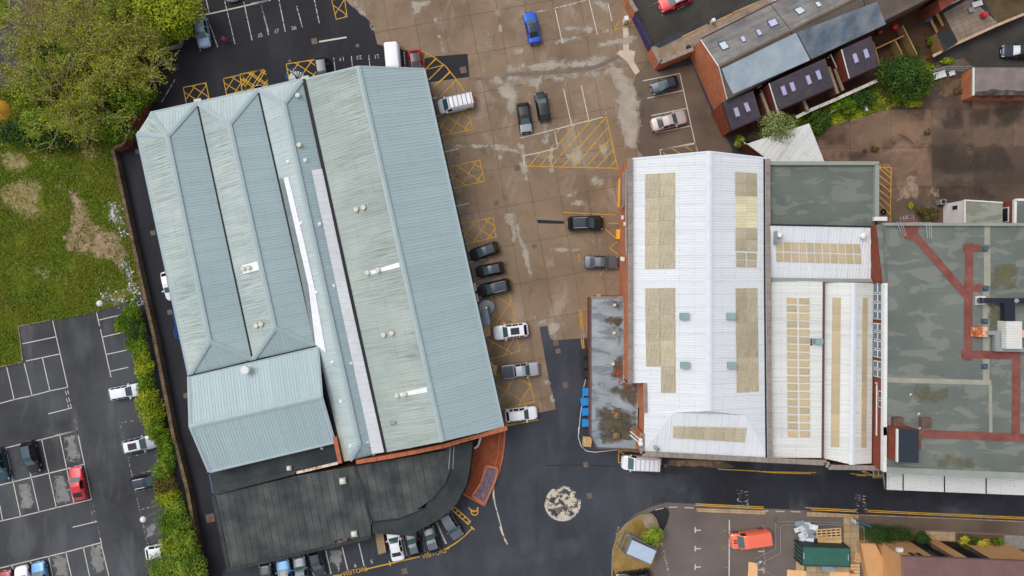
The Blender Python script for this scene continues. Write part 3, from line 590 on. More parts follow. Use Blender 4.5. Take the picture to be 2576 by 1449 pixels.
road_text('VISITORS', t('d2', 1690, 1390), 0.85, math.radians(13), YEL2, yard); road_text('VISITORS', t('d2', 2450, 1218), 0.85, math.radians(15), YEL2, yard)
for b_, q in (('5', (1850, 1295)), ('6', (1693, 1332)), ('7', (1535, 1370))): road_text(b_, t('d2', *q), 0.72, math.radians(12), WHT2, yard)
road_text('SLOW', t('d4', 1412, 695), 2.3, math.radians(90), WHT5, yard, ZA + .004, sx=0.4); road_text('SLOW', t('d5', 1020, 738), 2.3, math.radians(90), WHT5, yard, ZA + .004, sx=0.4)
road_text('109', t('a3', 948, 298), 0.6, math.radians(8), WHT, cyard, ZM); road_text('NO P', t('b4', 1240, 212), 0.62, math.pi, YEL, eyard, 0.03)
for b_, q, a in (('19', (850, 565), 190), ('20', (1015, 550), 190), ('21', (1182, 540), 190), ('37', (222, 300), 14), ('36', (388, 270), 14), ('35', (62, 340), 14)): road_text(b_, t('a2', *q), 0.75, math.radians(a), WHT, yard)
lines(eyard, YEL, 0.13, 'b4', '1190 235 1303 235 1295 750;1190 240 1303 340;1190 310 1300 400;1190 380 1300 470;1190 450 1300 540;1190 515 1298 610;1190 575 1296 690;1230 235 1303 290', 0.032, 'yellow_hatched_area')
lines(street, YEL2, 0.11, 'a3', '1685 350 1925 235', ZA, 'yellow_line'); lines(street, YEL2, 0.11, 'a3', '2020 195 2160 130', ZA, 'yellow_line'); lines(street, YEL2, 0.11, 'a3', '2170 120 2450 0', ZA, 'yellow_line')
lines(street, WHT, 0.10, 'a3', '1480 105 1498 155', ZA); lines(street, WHT, 0.10, 'a3', '1640 90 1720 50', ZA); lines(street, STRAW, 0.12, 'a3', '1270 95 1500 0', ZA, 'street_edge_weeds')
def manhole(parent, tile, x, y, sz=45, ang=0.2, z=ZA, mat=IRON):
    c = at(*t(tile, x, y), z); w_ = sz * F / S; bb = B(); bb.box(c, w_, w_, 0.012, ang); bb.build('manhole_cover', mat, parent)
for q in ((585, 395, 55), (998, 438, 32), (348, 585, 28)): manhole(yard, 'a2', *q)
manhole(patch.parent, 'a2', 2015, 672, 60, z=0.036)
for q in ((1468, 862, 46), (1318, 80, 40)): manhole(yard, 'b1', *q)
for q in ((1785, 1050, 48), (1630, 250, 46)): manhole(yard, 'c1', *q)
manhole(yard, 'd1', 2018, 875, 80); manhole(yard, 'd2', 2165, 1385, 55)
for q in ((2205, 85, 50), (1965, 110, 28), (2330, 575, 48), (2435, 1150, 44)): manhole(cyard, 'b2', *q, z=0.036)
for q in ((98, 240, 55), (265, 990, 44), (293, 1305, 30)): manhole(cyard, 'b3', *q, z=0.036)
for q in ((470, 548, 50), (492, 622, 46), (563, 950, 52)): manhole(yard, 'c3', *q)
for q in ((1618, 362, 48), (1652, 660, 52), (1362, 795, 50)): manhole(yard, 'd3', *q, z=ZA + .006)
for q in ((665, 372, 28), (1605, 910, 40), (1728, 893, 46)): manhole(fore if q[1] > 600 else yard, 'd4', *q)
# ------------------------------------------------------------------ building helpers
PLANES = []
CAMP = Vector((0, 0, H))
def hit(px, py):
    """point of the roofs built so far under a plan unit"""
    d = (at(px, py, 0) - CAMP); best = None
    for W in PLANES:
        n = Vector((0, 0, 0))
        for i in range(len(W)): n += W[i - 1].cross(W[i])
        if n.length < 1e-6: continue
        c = sum(W, Vector()) / len(W); den = n.dot(d)
        if abs(den) < 1e-6: continue
        p = CAMP + d * (n.dot(c - CAMP) / den)
        if inside(p, W) and (best is None or p.z > best.z): best = p
    return best if best is not None else at(px, py, 5)
def roof_plane(parent, W, eave, mat, sw=1.5, sp=0.4, rw=0.12, rh=0.035, name='roof_sheet', step=0.0, gap=0.006):
    """ribbed sheets; W world polygon, eave = two points giving the direction across the ribs"""
    W = [Vector(p) for p in W]; PLANES.append(W)
    u = (Vector(eave[1]) - Vector(eave[0])); u.z = 0; u.normalize()
    v = Vector((-u.y, u.x, 0)); zs = [(p.z, p.dot(v)) for p in W]
    hi = max(zs)[1]; lo = min(zs)[1]; sg = 1 if hi >= lo else -1
    us = [p.dot(u) for p in W]; a0, a1 = min(us), max(us); n = max(1, round((a1 - a0) / sw)); k = (a1 - a0) / n
    vtop = max(sg * p.dot(v) for p in W)
    for i in range(n):
        c = clip(W, u, a0 + i * k + gap, a0 + (i + 1) * k - gap)
        if not c: continue
        c = [q for j, q in enumerate(c) if (q - c[j - 1]).length > 1e-3]
        if len(c) < 3: continue
        b = B(); dz = step * random.random()
        c = [q + Vector((0, 0, dz)) for q in c]
        if area2(c) < 0: c = c[::-1]
        for ff in ([tuple(range(len(c)))] if sp else up(tri(c), c)):
            qq = [c[k_] for k_ in ff]; b.quad(*qq, uv=[(q.dot(u), vtop - sg * q.dot(v)) for q in qq])
        if sp:
            m = max(1, round(k / sp))
            for j in range(m):
                x = a0 + i * k + (j + 0.5) * k / m; pts = []
                for q in range(len(c)):
                    p, r = c[q], c[(q + 1) % len(c)]; dp, dr = p.dot(u) - x, r.dot(u) - x
                    if (dp >= 0) != (dr >= 0): pts.append(p.lerp(r, dp / (dp - dr)))
                if len(pts) < 2: continue
                pts.sort(key=lambda p: p.dot(v)); p, q = pts[0], pts[-1]
                if (q - p).length < 0.05: continue
                e = []
                for pt in (p, q):
                    tt = 1 if pt is p else -1
                    e.append([pt - u * rw / 2, pt - u * rw / 4 + Vector((0, 0, rh)), pt + u * rw / 4 + Vector((0, 0, rh)), pt + u * rw / 2])
                for s2 in range(3):
                    qs = [e[0][s2], e[0][s2 + 1], e[1][s2 + 1], e[1][s2]]
                    b.quad(*qs, uv=[(z_.dot(u), vtop - sg * z_.dot(v)) for z_ in qs])
        b.build(name, mat, parent)
def cap(parent, a, b, wd, mat, ht=0.08, name='ridge_cap', lift=0.03):
    q = B(); a, b = Vector(a), Vector(b); d = b - a; d.z = 0; d.normalize(); n = Vector((-d.y, d.x, 0)) * wd / 2; L = Vector((0, 0, lift)); hh = Vector((0, 0, ht))
    q.quad(a - n + L, b - n + L, b + L + hh, a + L + hh); q.quad(a + L + hh, b + L + hh, b + n + L, a + n + L)
    q.quad(a - n + L, a + L + hh, a + n + L); q.quad(b + n + L, b + L + hh, b - n + L)
    return q.build(name, mat, parent)
def strip(parent, a, b, wd, mat, z=0.0, ht=0.12, name='gutter'):
    q = B(); a, b = Vector(a) + Vector((0, 0, z)), Vector(b) + Vector((0, 0, z)); q.bar(a, b, wd, ht); return q.build(name, mat, parent)
def panel_on(parent, corners, mat, name='rooflight_panel', lift=0.07, rib=0.0, axis=0):
    """thin panel lying over a roof; corners are plan units"""
    W = [hit(*c) + Vector((0, 0, lift)) for c in corners]; b = B(); e0 = (W[1] - W[0]); e1 = (W[3] - W[0])
    lu, lv = e0.length, e1.length
    V = W + [p - Vector((0, 0, 0.08)) for p in W]
    b.quad(*W, uv=[(0, 0), (lu, 0), (lu, lv), (0, lv)] if axis == 0 else [(0, 0), (0, lu), (lv, lu), (lv, 0)])
    for i in range(4): b.quad(V[i], V[4 + i], V[4 + (i + 1) % 4], V[(i + 1) % 4], uv=[(0, 0)] * 4)
    if rib:
        L = lv if axis == 0 else lu; n = max(1, int(L / rib))
        for k in range(n):
            f0, f1 = (k + 0.35) / n, (k + 0.65) / n
            g = (lambda a, c: W[0].lerp(W[1], a).lerp(W[3].lerp(W[2], a), c))
            q = [g(0.005, f0), g(0.995, f0), g(0.995, f1), g(0.005, f1)] if axis else [g(f0, 0.005), g(f0, 0.995), g(f1, 0.995), g(f1, 0.005)]
            if axis == 0: q = [g(0.005, f0), g(0.995, f0), g(0.995, f1), g(0.005, f1)]
            else: q = [g(f0, 0.005), g(f1, 0.005), g(f1, 0.995), g(f0, 0.995)]
            h = Vector((0, 0, 0.035)); mid = [(q[0] + q[3]) / 2 + h, (q[1] + q[2]) / 2 + h] if axis == 0 else [(q[0] + q[1]) / 2 + h, (q[3] + q[2]) / 2 + h]
            r0, r1 = random.random() * 9, random.random() * 9
            if axis == 0:
                b.quad(q[0], q[1], mid[1], mid[0], uv=[(r0, 0), (r0, lu), (r0 + .1, lu), (r0 + .1, 0)]); b.quad(mid[0], mid[1], q[2], q[3], uv=[(r1, 0), (r1, lu), (r1 + .1, lu), (r1 + .1, 0)])
            else:
                b.quad(q[0], mid[0], mid[1], q[3], uv=[(r0, 0), (r0 + .1, 0), (r0 + .1, lv), (r0, lv)]); b.quad(mid[0], q[1], q[2], mid[1], uv=[(r1, 0), (r1 + .1, 0), (r1 + .1, lv), (r1, lv)])
    return b.build(name, mat, parent)
def grid_panels(parent, quad_, nx, ny, mat, gapx=0.06, gapy=0.06, rib=0.0, axis=0, lift=0.07, mats=None, name='rooflight_panel', skip=()):
    g = lambda a, c: tuple(quad_[0][i] * (1 - a) * (1 - c) + quad_[1][i] * a * (1 - c) + quad_[2][i] * a * c + quad_[3][i] * (1 - a) * c for i in (0, 1))
    for j in range(ny):
        for i in range(nx):
            if (i, j) in skip: continue
            a0, a1 = (i + gapx / 2) / nx, (i + 1 - gapx / 2) / nx; c0, c1 = (j + gapy / 2) / ny, (j + 1 - gapy / 2) / ny
            m = random.choice(mats) if mats else mat
            panel_on(parent, [g(a0, c0), g(a1, c0), g(a1, c1), g(a0, c1)], m, name, lift, rib, axis)
def base_at(pts): c = [sum(p[i] for p in pts) / len(pts) for i in (0, 1)]; q = at(*c, 0); return (q.x, q.y, 0)

# ------------------------------------------------------------------ blue steel warehouse
E, R1, R3, R4 = 5.2, 6.9, 6.7, 8.2
wh = thing('warehouse', 'long blue grey steel warehouse with four ridged roofs beside the car yard', 'warehouse', base_at([(345, 336), (1266, 1074)]))
pA, pB = at(378.6, 284, E), at(345, 336, E)
n1, n2, n3, n3b = at(496, 258, E), at(649, 225, E), at(761, 199, E), at(768, 200, E)
r1, r1e, r2, r2e = at(420.5, 343, R1), at(526.7, 859, R1), at(576.5, 312, R1), at(691, 825, R1)
r3, r3e, r4, r4e = at(713.5, 261, R3), at(903, 1120, R3), at(901, 168, R4), at(1113, 1111, R4)
swc, v1e, v2e = at(475.6, 945.5, E), at(636, 905, E), at(795, 870.5, E)
g3, h3a, h3b, s3 = at(862.5, 1161, E), at(880, 1158, E), at(945, 1142, E), at(966, 1138, E)
s4, ne4, se4 = at(972, 1138, E), at(1067, 174, E), at(1266, 1074, E)
prism('wall', [pA, pB, swc, at(475.6, 1071, E), at(528, 1187, E), at(843, 1110, E), g3, s4, se4, ne4, n3], 0, plain('wall_cladding', s_(120, 140, 160), 0.6), wh, cap=False)
# ribbed slopes and hips of the roofs
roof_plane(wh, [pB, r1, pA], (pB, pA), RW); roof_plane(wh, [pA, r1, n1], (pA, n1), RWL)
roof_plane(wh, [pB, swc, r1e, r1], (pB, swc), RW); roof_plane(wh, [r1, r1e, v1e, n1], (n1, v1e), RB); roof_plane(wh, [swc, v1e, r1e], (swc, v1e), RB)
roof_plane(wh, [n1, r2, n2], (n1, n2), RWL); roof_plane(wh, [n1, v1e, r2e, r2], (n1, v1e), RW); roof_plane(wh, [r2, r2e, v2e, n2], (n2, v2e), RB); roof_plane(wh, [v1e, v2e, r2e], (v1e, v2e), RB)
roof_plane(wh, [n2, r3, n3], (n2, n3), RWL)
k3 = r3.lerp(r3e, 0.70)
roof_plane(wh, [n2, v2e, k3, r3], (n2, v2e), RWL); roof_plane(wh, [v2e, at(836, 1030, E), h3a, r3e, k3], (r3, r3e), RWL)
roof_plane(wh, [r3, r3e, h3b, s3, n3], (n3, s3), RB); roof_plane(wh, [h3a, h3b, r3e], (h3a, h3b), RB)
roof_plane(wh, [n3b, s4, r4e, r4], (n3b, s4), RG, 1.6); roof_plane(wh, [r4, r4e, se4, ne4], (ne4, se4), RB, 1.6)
E5, R5 = 5.4, 7.0
a5, b5, c5, d5_, e5, f5 = at(475.6, 947, E5), at(798, 873.5, E5), at(808, 998, R5), at(479.5, 1073.5, R5), at(841, 1113, E5), at(527.5, 1187, E5)
RB5 = roof_mat('roof_steel_blue_lit', s_(164, 184, 188), s_(170, 189, 192), s_(130, 150, 154), 0.25, 20); RB6 = RB  # north slope copy: its lighter tone from light and weathering is painted in
roof_plane(wh, [a5, d5_, c5, b5], (a5, b5), RB5); roof_plane(wh, [d5_, f5, e5, c5], (f5, e5), RB6)
for a, b in ((r1, r1e), (r2, r2e), (r3, r3e), (r4, r4e), (r1, pA), (r1, pB), (r1, n1), (r2, n1), (r2, n2), (r3, n2), (r3, n3), (r1e, swc), (r1e, v1e), (r2e, v1e), (r2e, v2e), (r3e, h3a), (r3e, h3b), (c5, d5_)):
    cap(wh, a, b, 0.62, RC)
for a, b in ((c5, b5), (c5, e5), (d5_, f5), (d5_, a5)): cap(wh, a, b, 0.5, RC, name='verge_flashing')
for a, b in ((ne4, se4), (pB, swc), (pA, n1), (n1, n2), (n2, n3), (r4, ne4), (r4, n3b), (f5, e5), (a5, b5)): cap(wh, a, b, 0.3, RC, 0.04, 'eaves_flashing')
strip(wh, ne4 + Vector((.2, 0, -.12)), se4 + Vector((.2, 0, -.12)), 0.14, GUT, name='eaves_gutter'); strip(wh, pB + Vector((-.2, 0, -.12)), swc + Vector((-.2, 0, -.12)), 0.14, plain('gutter_blue', s_(66, 92, 128)), name='eaves_gutter')
strip(wh, n1, v1e, 0.20, GUT, 0.05); strip(wh, n2, v2e, 0.22, GUT, 0.05); strip(wh, n3b.lerp(n3, 0.5), s4.lerp(s3, 0.5), 0.42, GUT, 0.06); strip(wh, v2e, g3, 0.30, GUT, 0.06); strip(wh, swc, v2e, 0.16, GUT, 0.22)
# beige valley deck beside the third roof
PLANES.append([v2e, g3, h3a, at(836, 1030, E)])
sheet('valley_deck', [v2e + Vector((0.1, 0, .02)), g3 + Vector((.1, 0, .02)), h3a + Vector((0, 0, .02)), at(836, 1030, E + .02)], plain('deck_beige', s_(178, 178, 166), 0.7), wh)
# glazing strips on the third roof
def along(parent, pl, n, mat, name, lift=0.08, rib=0.0):
    """pl: list of (left, right) plan point pairs down a strip"""
    seg = []
    for (a, b), (c, d) in zip(pl, pl[1:]): seg.append((a, b, c, d, math.dist(a, c)))
    T = sum(q[4] for q in seg)
    for a, b, c, d, L in seg:
        m = max(1, round(n * L / T)); lp = lambda p, q, f: (p[0] + (q[0] - p[0]) * f, p[1] + (q[1] - p[1]) * f)
        for k in range(m):
            f0, f1 = (k + 0.012) / m, (k + 0.988) / m
            panel_on(parent, [lp(a, c, f0), lp(b, d, f0), lp(b, d, f1), lp(a, c, f1)], mat, name, lift, rib)
along(wh, [(t('b2', 250, 345), t('b2', 288, 335)), (t('b2', 385, 960), t('b2', 432, 960)), (t('c2', 475, 0), t('c2', 528, 0)), (t('c2', 585, 560), t('c2', 592, 560))], 30, PANE, 'glazing_pane', 0.12)
along(wh, [(t('b2', 290, 335), t('b2', 338, 325)), (t('b2', 435, 960), t('b2', 490, 955)), (t('c2', 530, 0), t('c2', 585, 0)), (t('c2', 596, 560), t('c2', 700, 640))], 26, WPAN, 'flashing_sheet', 0.10)
along(wh, [(t('b2', 565, 262), t('b2', 666, 250)), (t('b2', 815, 1430), t('b2', 918, 1425)), (t('d2', 1862, 250), t('d2', 1975, 236))], 50, WPAN, 'rooflight_panel', 0.40)
# vents, cowls and plates on the roofs
def cowl(parent, tile, x, y, r=0.32, h=0.45, mat=None, name='roof_cowl'):
    p = hit(*t(tile, x, y)); b = B(); b.lathe(p - Vector((0, 0, .1)), [(r * 0.62, 0), (r * 0.62, h * 0.75), (r, h * 0.75), (r, h), (r * 0.85, h + 0.08)], 14)
    return b.build(name, mat or WPAN, parent)
CREAMV = plain('vent_cream', s_(216, 212, 196), 0.6)
for tl, x, y in (('a2', 432, 920), ('a2', 445, 1395), ('b2', 990, 640), ('b2', 1060, 620), ('c2', 1252, 467), ('c2', 1330, 450), ('c1', 2465, 378), ('c1', 2512, 365)): cowl(wh, tl, x, y, mat=CREAMV)
for tl, s in (('b2', '1080 1240 1400 1145 1408 1190 1095 1272'), ('c2', '1362 1035 1665 970 1675 1015 1370 1068'), ('b1', '2322 1175 2480 1130 2498 1215 2338 1260')):
    panel_on(wh, P(tl, s), WPAN, 'vent_plate', 0.10)
for tl, x, y in (('b2', 1100, 1245), ('b2', 1200, 1220), ('c2', 1383, 1045), ('c2', 1455, 1030), ('b1', 2345, 1205), ('b1', 2395, 1195)): cowl(wh, tl, x, y, 0.3, 0.6, CREAMV)
cowl(wh, 'c1', 2385, 795, 0.56, 1.3, WHITE, 'roof_flue')
for tl, x, y in (('c2', 1320, 1310), ('c2', 1350, 1305)): cowl(wh, tl, x, y, 0.22, 0.5, GREYM)
for tl, x, y in (('b2', 335, 178), ('b2', 500, 165), ('b2', 462, 768), ('b2', 637, 778), ('b2', 772, 1370), ('c2', 610, 58), ('c2', 760, 728), ('c2', 935, 740), ('c2', 843, 1102), ('d2', 1650, 180), ('d2', 1812, 142)):
    p = hit(*t(tl, x, y)); b = B(); b.box(p + Vector((0, 0, .1)), 0.42, 0.4, 0.12, 0.2); b.box(p + Vector((0, 0, .22)), 0.2, 0.18, 0.14, 0.2); b.build('roof_hatch', WPAN, wh)
# brick parapets and the felt-roofed offices on the south side
def wall_run(parent, W, th, z0, mat, name='parapet_wall', cope=None, cw=None):
    for a, b in zip(W, W[1:]):
        d = (b - a); d.z = 0; n = Vector((-d.y, d.x, 0)).normalized() * th / 2
        prism(name, [a - n, b - n, b + n, a + n], z0, mat, parent)
        if cope:
            q = B(); q.bar(a + Vector((0, 0, .04)), b + Vector((0, 0, .04)), cw or th + .06, 0.08); q.build('coping', cope, parent)
BRICKT = mat_noise('brick_coping', s_(168, 96, 70), s_(182, 110, 82), 1.0, 0.3, 0.7, 0.85, 0.2, 0.12, rand=0.05)
def coping_run(parent, W, wd, mat, seg=0.9, name='coping_stone', ht=0.1):
    for a, b in zip(W, W[1:]):
        n = max(1, round((b - a).length / seg))
        for k in range(n):
            q = B(); q.bar(a.lerp(b, (k + .02) / n), a.lerp(b, (k + .98) / n), wd, ht); q.build(name, mat, parent)
par = Wz(P('d2', '1700 338 2000 290') + P('d3', '0 235 240 185 500 110 862 10'), E + .35)
wall_run(wh, par, 0.3, 2.6, BRICK); coping_run(wh, [p + Vector((0, 0, .05)) for p in par], 0.52, BRICKT, 1.2, 'coping_brick')
p2_ = Wz(P('d2', '1497 98 1550 350'), E + .5); wall_run(wh, p2_, 0.4, 2.6, BRICK); coping_run(wh, [p + Vector((0, 0, .05)) for p in p2_], 0.5, BRICKT, 1.2, 'coping_brick')
of = thing('office_annex', 'flat black felt roofed office annex with curved front south of the warehouse', 'building', base_at(P('d2', '1400 800')))
ZF = 3.3
upper = P('d2', '303 440 1490 158 1545 345 1130 420 1110 455 335 655')
PLANES.append(Wz(upper, ZF + .6)); prism('wall', Wz(upper, ZF + .55), 0, BRICKD, of, cap=False)
def felt(poly, z, d, mat, sw=0.95, name='felt_strip'): roof_plane(of, Wz(poly, z), (d[0], d[1]), mat, sw, 0, step=0.02, gap=0.022, name=name); prism('roof_deck', Wz(poly, z - .03), z - .3, GUT, of)
dv = (at(*t('d2', 540, 800)), at(*t('d2', 640, 1340))); dn = (dv[1] - dv[0]).normalized(); du = (Vector((0, 0, 0)), Vector((-dn.y, dn.x, 0)))
felt(upper, ZF + .6, (Vector((0, 0, 0)), dn), FELT2, 1.4)
lower = P('d2', '325 660 1115 470 1690 372 1775 640 1845 900 1840 1075 490 1388')
prism('wall', Wz(lower, ZF - .05), 0, BRICKD, of, cap=False); felt(lower, ZF, du, FELT)
right_top = P('d2', '1698 372 2576 218') + P('d3', '180 215 525 140 520 260 500 420 470 560 380 730 300 820 200 895 0 1000') + P('d2', '2250 1050 1862 1020 1850 900 1780 640')
prism('wall', Wz(right_top, ZF - .06), 0, BRICKD, of, cap=False)
prism('roof_edge', Wz(right_top, ZF - .02), ZF - .4, FELT2, of)
inner = P('d2', '1705 378 2576 226') + P('d3', '330 200 325 400 270 540 150 690 0 790') + P('d2', '2380 780 2150 870 1870 905 1850 860 1785 640')
felt(inner, ZF + .03, du, FELT, 1.05)
bb = B(); bb.tube(Wz(P('d2', '1865 912 2100 890 2380 775') + P('d3', '0 790 150 690 270 540 325 400'), ZF + .08), 0.07, 6); bb.build('roof_upstand', GUT, of)
for tl, s in (('d3', '315 190 300 405'), ('d3', '352 185 340 405')): strip(of, *Wz(P(tl, s), ZF + .05), 0.07, GREYM, 0, 0.06, 'roof_batten')
for tl, x, y, sz in (('d2', 1062, 392, 45), ('d2', 1377, 200, 26), ('d2', 1575, 515, 62), ('d2', 1685, 1022, 58)):
    p = at(*t(tl, x, y), ZF + (.62 if y < 395 else .04)); w_ = sz * F / S; b = B(); b.box(p + Vector((0, 0, .12)), w_, w_, 0.24, 0.13); o = b.build('rooflight_kerb', GREYM, of)
    b = B(); b.lathe(p + Vector((0, 0, .24)), [(w_ * .44, 0), (w_ * .40, .1), (w_ * .2, .17), (0.02, .19)], 12); b.build('rooflight_dome', plain('dome_cream', s_(222, 218, 200), 0.3), o)
for i, x in enumerate((1173, 1250, 1332, 1413, 1493)):
    p = at(*t('d2', x, 425 - (x - 1173) * 0.235), ZF + .35); b = B(); b.box(p, 74 * F / S, 0.34, 0.62, 0.22); o = b.build('air_conditioner', mat_noise('ac_rusty', s_(220, 208, 190), s_(176, 122, 92), 1.6, 0.5, 0.66, 0.7, 0.3, 0.1), of)
    b = B(); b.box(p + Vector((0.03, 0.16, .02)), 0.6, 0.06, 0.5, 0.22); b.build('fan_grille', BLACK, o)
for s in ('380 610 470 625 460 650', '690 540 770 548 775 575', '1110 465 1135 412 1150 408'):
    b = B(); b.tube(Wz(P('d2', s), ZF + .65), 0.045, 6); b.build('vent_pipe', BLACK, of)
sheet('torn_felt', ragged(Wz(P('d2', '1495 1090 1560 1075 1690 1060 1700 1110 1500 1150'), ZF + .04), 0.1, 0.3), mat_noise('felt_torn', s_(30, 26, 28), s_(120, 108, 100), 1.6, 0.5, 0.7, 0.9), of)
coping_run(of, Wz(P('d2', '330 665 440 1180 480 1385'), ZF + .06), 0.5, FELT2, 0.6, 'edge_stone', 0.08)
coping_run(of, Wz(P('d2', '490 1372 1500 1140 1830 1062'), ZF + .06), 0.4, FELT2, 0.8, 'edge_stone', 0.08); coping_run(of, Wz(P('d2', '1690 380 1775 640 1848 930'), ZF + .07), 0.4, FELT2, 0.7, 'edge_stone', 0.08)
for s in ('300 455 335 640',): b = B(); W = Wz(P('d2', s), ZF + .5); b.bar(W[0] - Vector((.15, 0, .6)), W[1] - Vector((.15, 0, .6)), 0.2, 1.0); b.build('blue_cladding', plain('cladding_blue', s_(62, 92, 124)), of)
# entrance paving and planter
pav = structure(prism('entrance_paving', Wz(P('d3', '600 82 838 35 828 180 815 280 790 400 755 500 645 752 445 640 500 520 530 300 545 200 590 150'), 0.12), 0, PAVB))
kerb(pav, Wz(P('d3', '842 30 832 180 818 285 792 400 758 500 648 755 440 640'), 0), 0.22, 0.16, 0.5, BRICKT, 'edging_brick')
kerb(pav, Wz(P('d3', '790 50 780 180 770 280 745 375'), 0), 0.1, 0.17, 0.5, BRICKT, 'edging_brick')
pl = thing('raised_planter', 'long brick edged planter filled with purple slate beside curved entrance', 'planter', base_at(P('d3', '660 550')))
pp = Wz(P('d3', '662 372 772 398 745 520 645 745 528 662 610 540'), 0.45); prism('slate_bed', [p - Vector((0, 0, .06)) for p in pp], 0.1, mat_noise('slate_chippings', s_(92, 74, 84), s_(124, 104, 112), 2.2, 0.3, 0.7, 0.8, 0.3, 0.35, 5, bump=0.8), pl)
wall_run(pl, pp + [pp[0]], 0.22, 0.1, BRICK, 'planter_wall')
b = B(); W = Wz(P('d3', '545 205 585 170 605 105'), 0.9); b.tube([W[0], at(*t('d3', 578, 185), .9), W[1], W[2]], 0.16, 8)
o = b.build('handrail', WHITE); tag(o, 'white curved handrail at the office entrance door', 'handrail')
for q in W: bb = B(); bb.tube([Vector((q.x, q.y, 0.1)), q], 0.05, 6); bb.build('post', WHITE, o)
tub = thing('brick_planter', 'narrow stone topped planter next to parked white saloon car', 'planter', base_at(P('d2', '1935 1110')))
W = Wz(P('d2', '1880 1000 1955 985 1990 1205 1915 1225'), 1.0); prism('planter_wall', W, 0, BRICKD, tub); sheet('gravel_top', [p + Vector((0, 0, .02)) for p in W], mat_noise('planter_gravel', s_(140, 116, 92), s_(166, 142, 116), 3, 0.3, 0.7, 0.9, 0.2, 0.3), tub)

# ------------------------------------------------------------------ white factory
fa = thing('white_factory', 'white roofed brick factory with tan rooflight panels in centre right', 'factory', base_at([(1760, 780)]))
EW, RWZ = 7.4, 9.3
wn, rn, en = at(1587, 401, EW), at(1784.6, 382.5, RWZ), at(1928.8, 399, EW)
ws, w2, w3, w4 = at(1588, 963.5, EW), at(1627, 965, EW + .38), at(1621, 1038, EW + .2), at(1619, 1137, EW)
rs, es = at(1784.6, 1034, RWZ), at(1933.5, 1152.5, EW); hw, he = at(1694, 1038, 8.43), at(1875, 1044, 8.16)
wx = at(1627, 963.5, EW + .4); rx = at(1784.6, 963.5, RWZ)
prism('wall', [wn, ws, w2, w4, es, en], 0, BRICK, fa, cap=False)
roof_plane(fa, [wn, ws, wx, rx, rn], (wn, ws), WR, 1.6, 0.33, 0.12, 0.025); roof_plane(fa, [wx, w3, w4, hw, rs, rx], (wn, ws), WR, 1.6, 0.33, 0.12, 0.025)
roof_plane(fa, [rn, rs, he, es, en], (en, es), WR, 1.6, 0.33, 0.12, 0.025); roof_plane(fa, [w4, es, he, hw], (w4, es), WR, 1.6, 0.33, 0.12, 0.025); mk('gablet', [hw, rs, he], [(0, 1, 2)], WR, fa)
cap(fa, rn, rs, 0.8, WCAP);  cap(fa, wn, rn, 0.3, WCAP, 0.05, 'verge_flashing'); cap(fa, rn, en, 0.3, WCAP, 0.05, 'verge_flashing')
grid_panels(fa, P('b3', '1325 300 1615 280 1615 1205 1325 1210'), 2, 4, TAN, 0.01, 0.01, 0.2); grid_panels(fa, P('b3', '2190 275 2400 290 2402 512 2192 505'), 2, 2, TAN, 0.01, 0.01, 0.2)
grid_panels(fa, P('b3', '2192 507 2402 514 2404 820 2194 815'), 2, 4, CREAM, 0.01, 0.01, 0.25); grid_panels(fa, P('b3', '2194 818 2404 822 2405 1040 2194 1035'), 2, 2, TAN, 0.01, 0.01, 0.2); grid_panels(fa, P('b3', '2194 1046 2405 1052 2402 1198 2196 1192'), 2, 2, TAN, 0.1, 0.12, 0.2)
grid_panels(fa, P('c3', '1325 18 1615 15 1620 1025 1340 1020'), 2, 4, TAN, 0.01, 0.01, 0.2, skip=((0, 3),)); grid_panels(fa, P('c3', '2195 20 2405 15 2420 1010 2205 1025'), 2, 3, TAN, 0.01, 0.01, 0.2)
PLANES.append([p + Vector((0, 0, .05)) for p in (w4, es, he, hw)]); grid_panels(fa, P('d4', '740 -8 1437 12 1420 145 735 105'), 7, 1, TAN, 0.01, 0.01, 0.2, 1)
for x, y in ((1695, 285), (2140, 285), (1703, 755), (2147, 755)):
    p = hit(*t('c3', x, y)); b = B(); b.box(p + Vector((0, 0, .3)), 1.0, .76, 0.6); b.box(p + Vector((0, 0, .62)), 1.06, .82, 0.06); b.build('roof_ventilator', VENTG, fa)
p = hit(*t('d4', 565, 195)); b = B(); b.tube([p - Vector((0, 0, .2)), p + Vector((0, 0, .5)), p + Vector((.2, -.1, .75))], 0.25, 10); b.build('roof_flue', GREYM, fa)
# west parapet: brick face and stone coping
wp = [at(1584.5, 398, 7.75), at(1586, 963, 7.75)]; wall_run(fa, wp, 0.30, 0, BRICK); coping_run(fa, [p + Vector((0, 0, .05)) for p in wp], 0.62, COPE)
wp2 = [at(*t('c3', 1328, 932), 7.75), at(*t('c3', 1330, 1215), 7.75)]; wall_run(fa, wp2, 0.3, 0, BRICK); coping_run(fa, [p + Vector((0, 0, .05)) for p in wp2], 0.5, COPE)
wp3 = Wz(P('d4', '440 60 440 255 1660 318 2180 345'), 7.5); wall_run(fa, wp3, 0.3, 0, BRICK); coping_run(fa, [p + Vector((0, 0, .05)) for p in wp3], 0.62, COPE)
ep = Wz(P('b3', '2508 150 2512 1430') + P('c3', '2525 1420'), 7.7) + [at(*t('d5', 142, 305), 7.7)]; wall_run(fa, ep, 0.3, 3, BRICKD); coping_run(fa, [p + Vector((0, 0, .05)) for p in ep], 0.5, COPE)
for b0, b1 in zip(ep, ep[1:]): strip(fa, b0 - Vector((.42, 0, .2)), b1 - Vector((.42, 0, .2)), 0.2, GUT)
b = B(); W = Wz(P('b3', '1150 250 1145 760 1150 1075'), 6.8); b.tube(W, 0.12, 6); b.build('gutter_pipe', GREYM, fa)
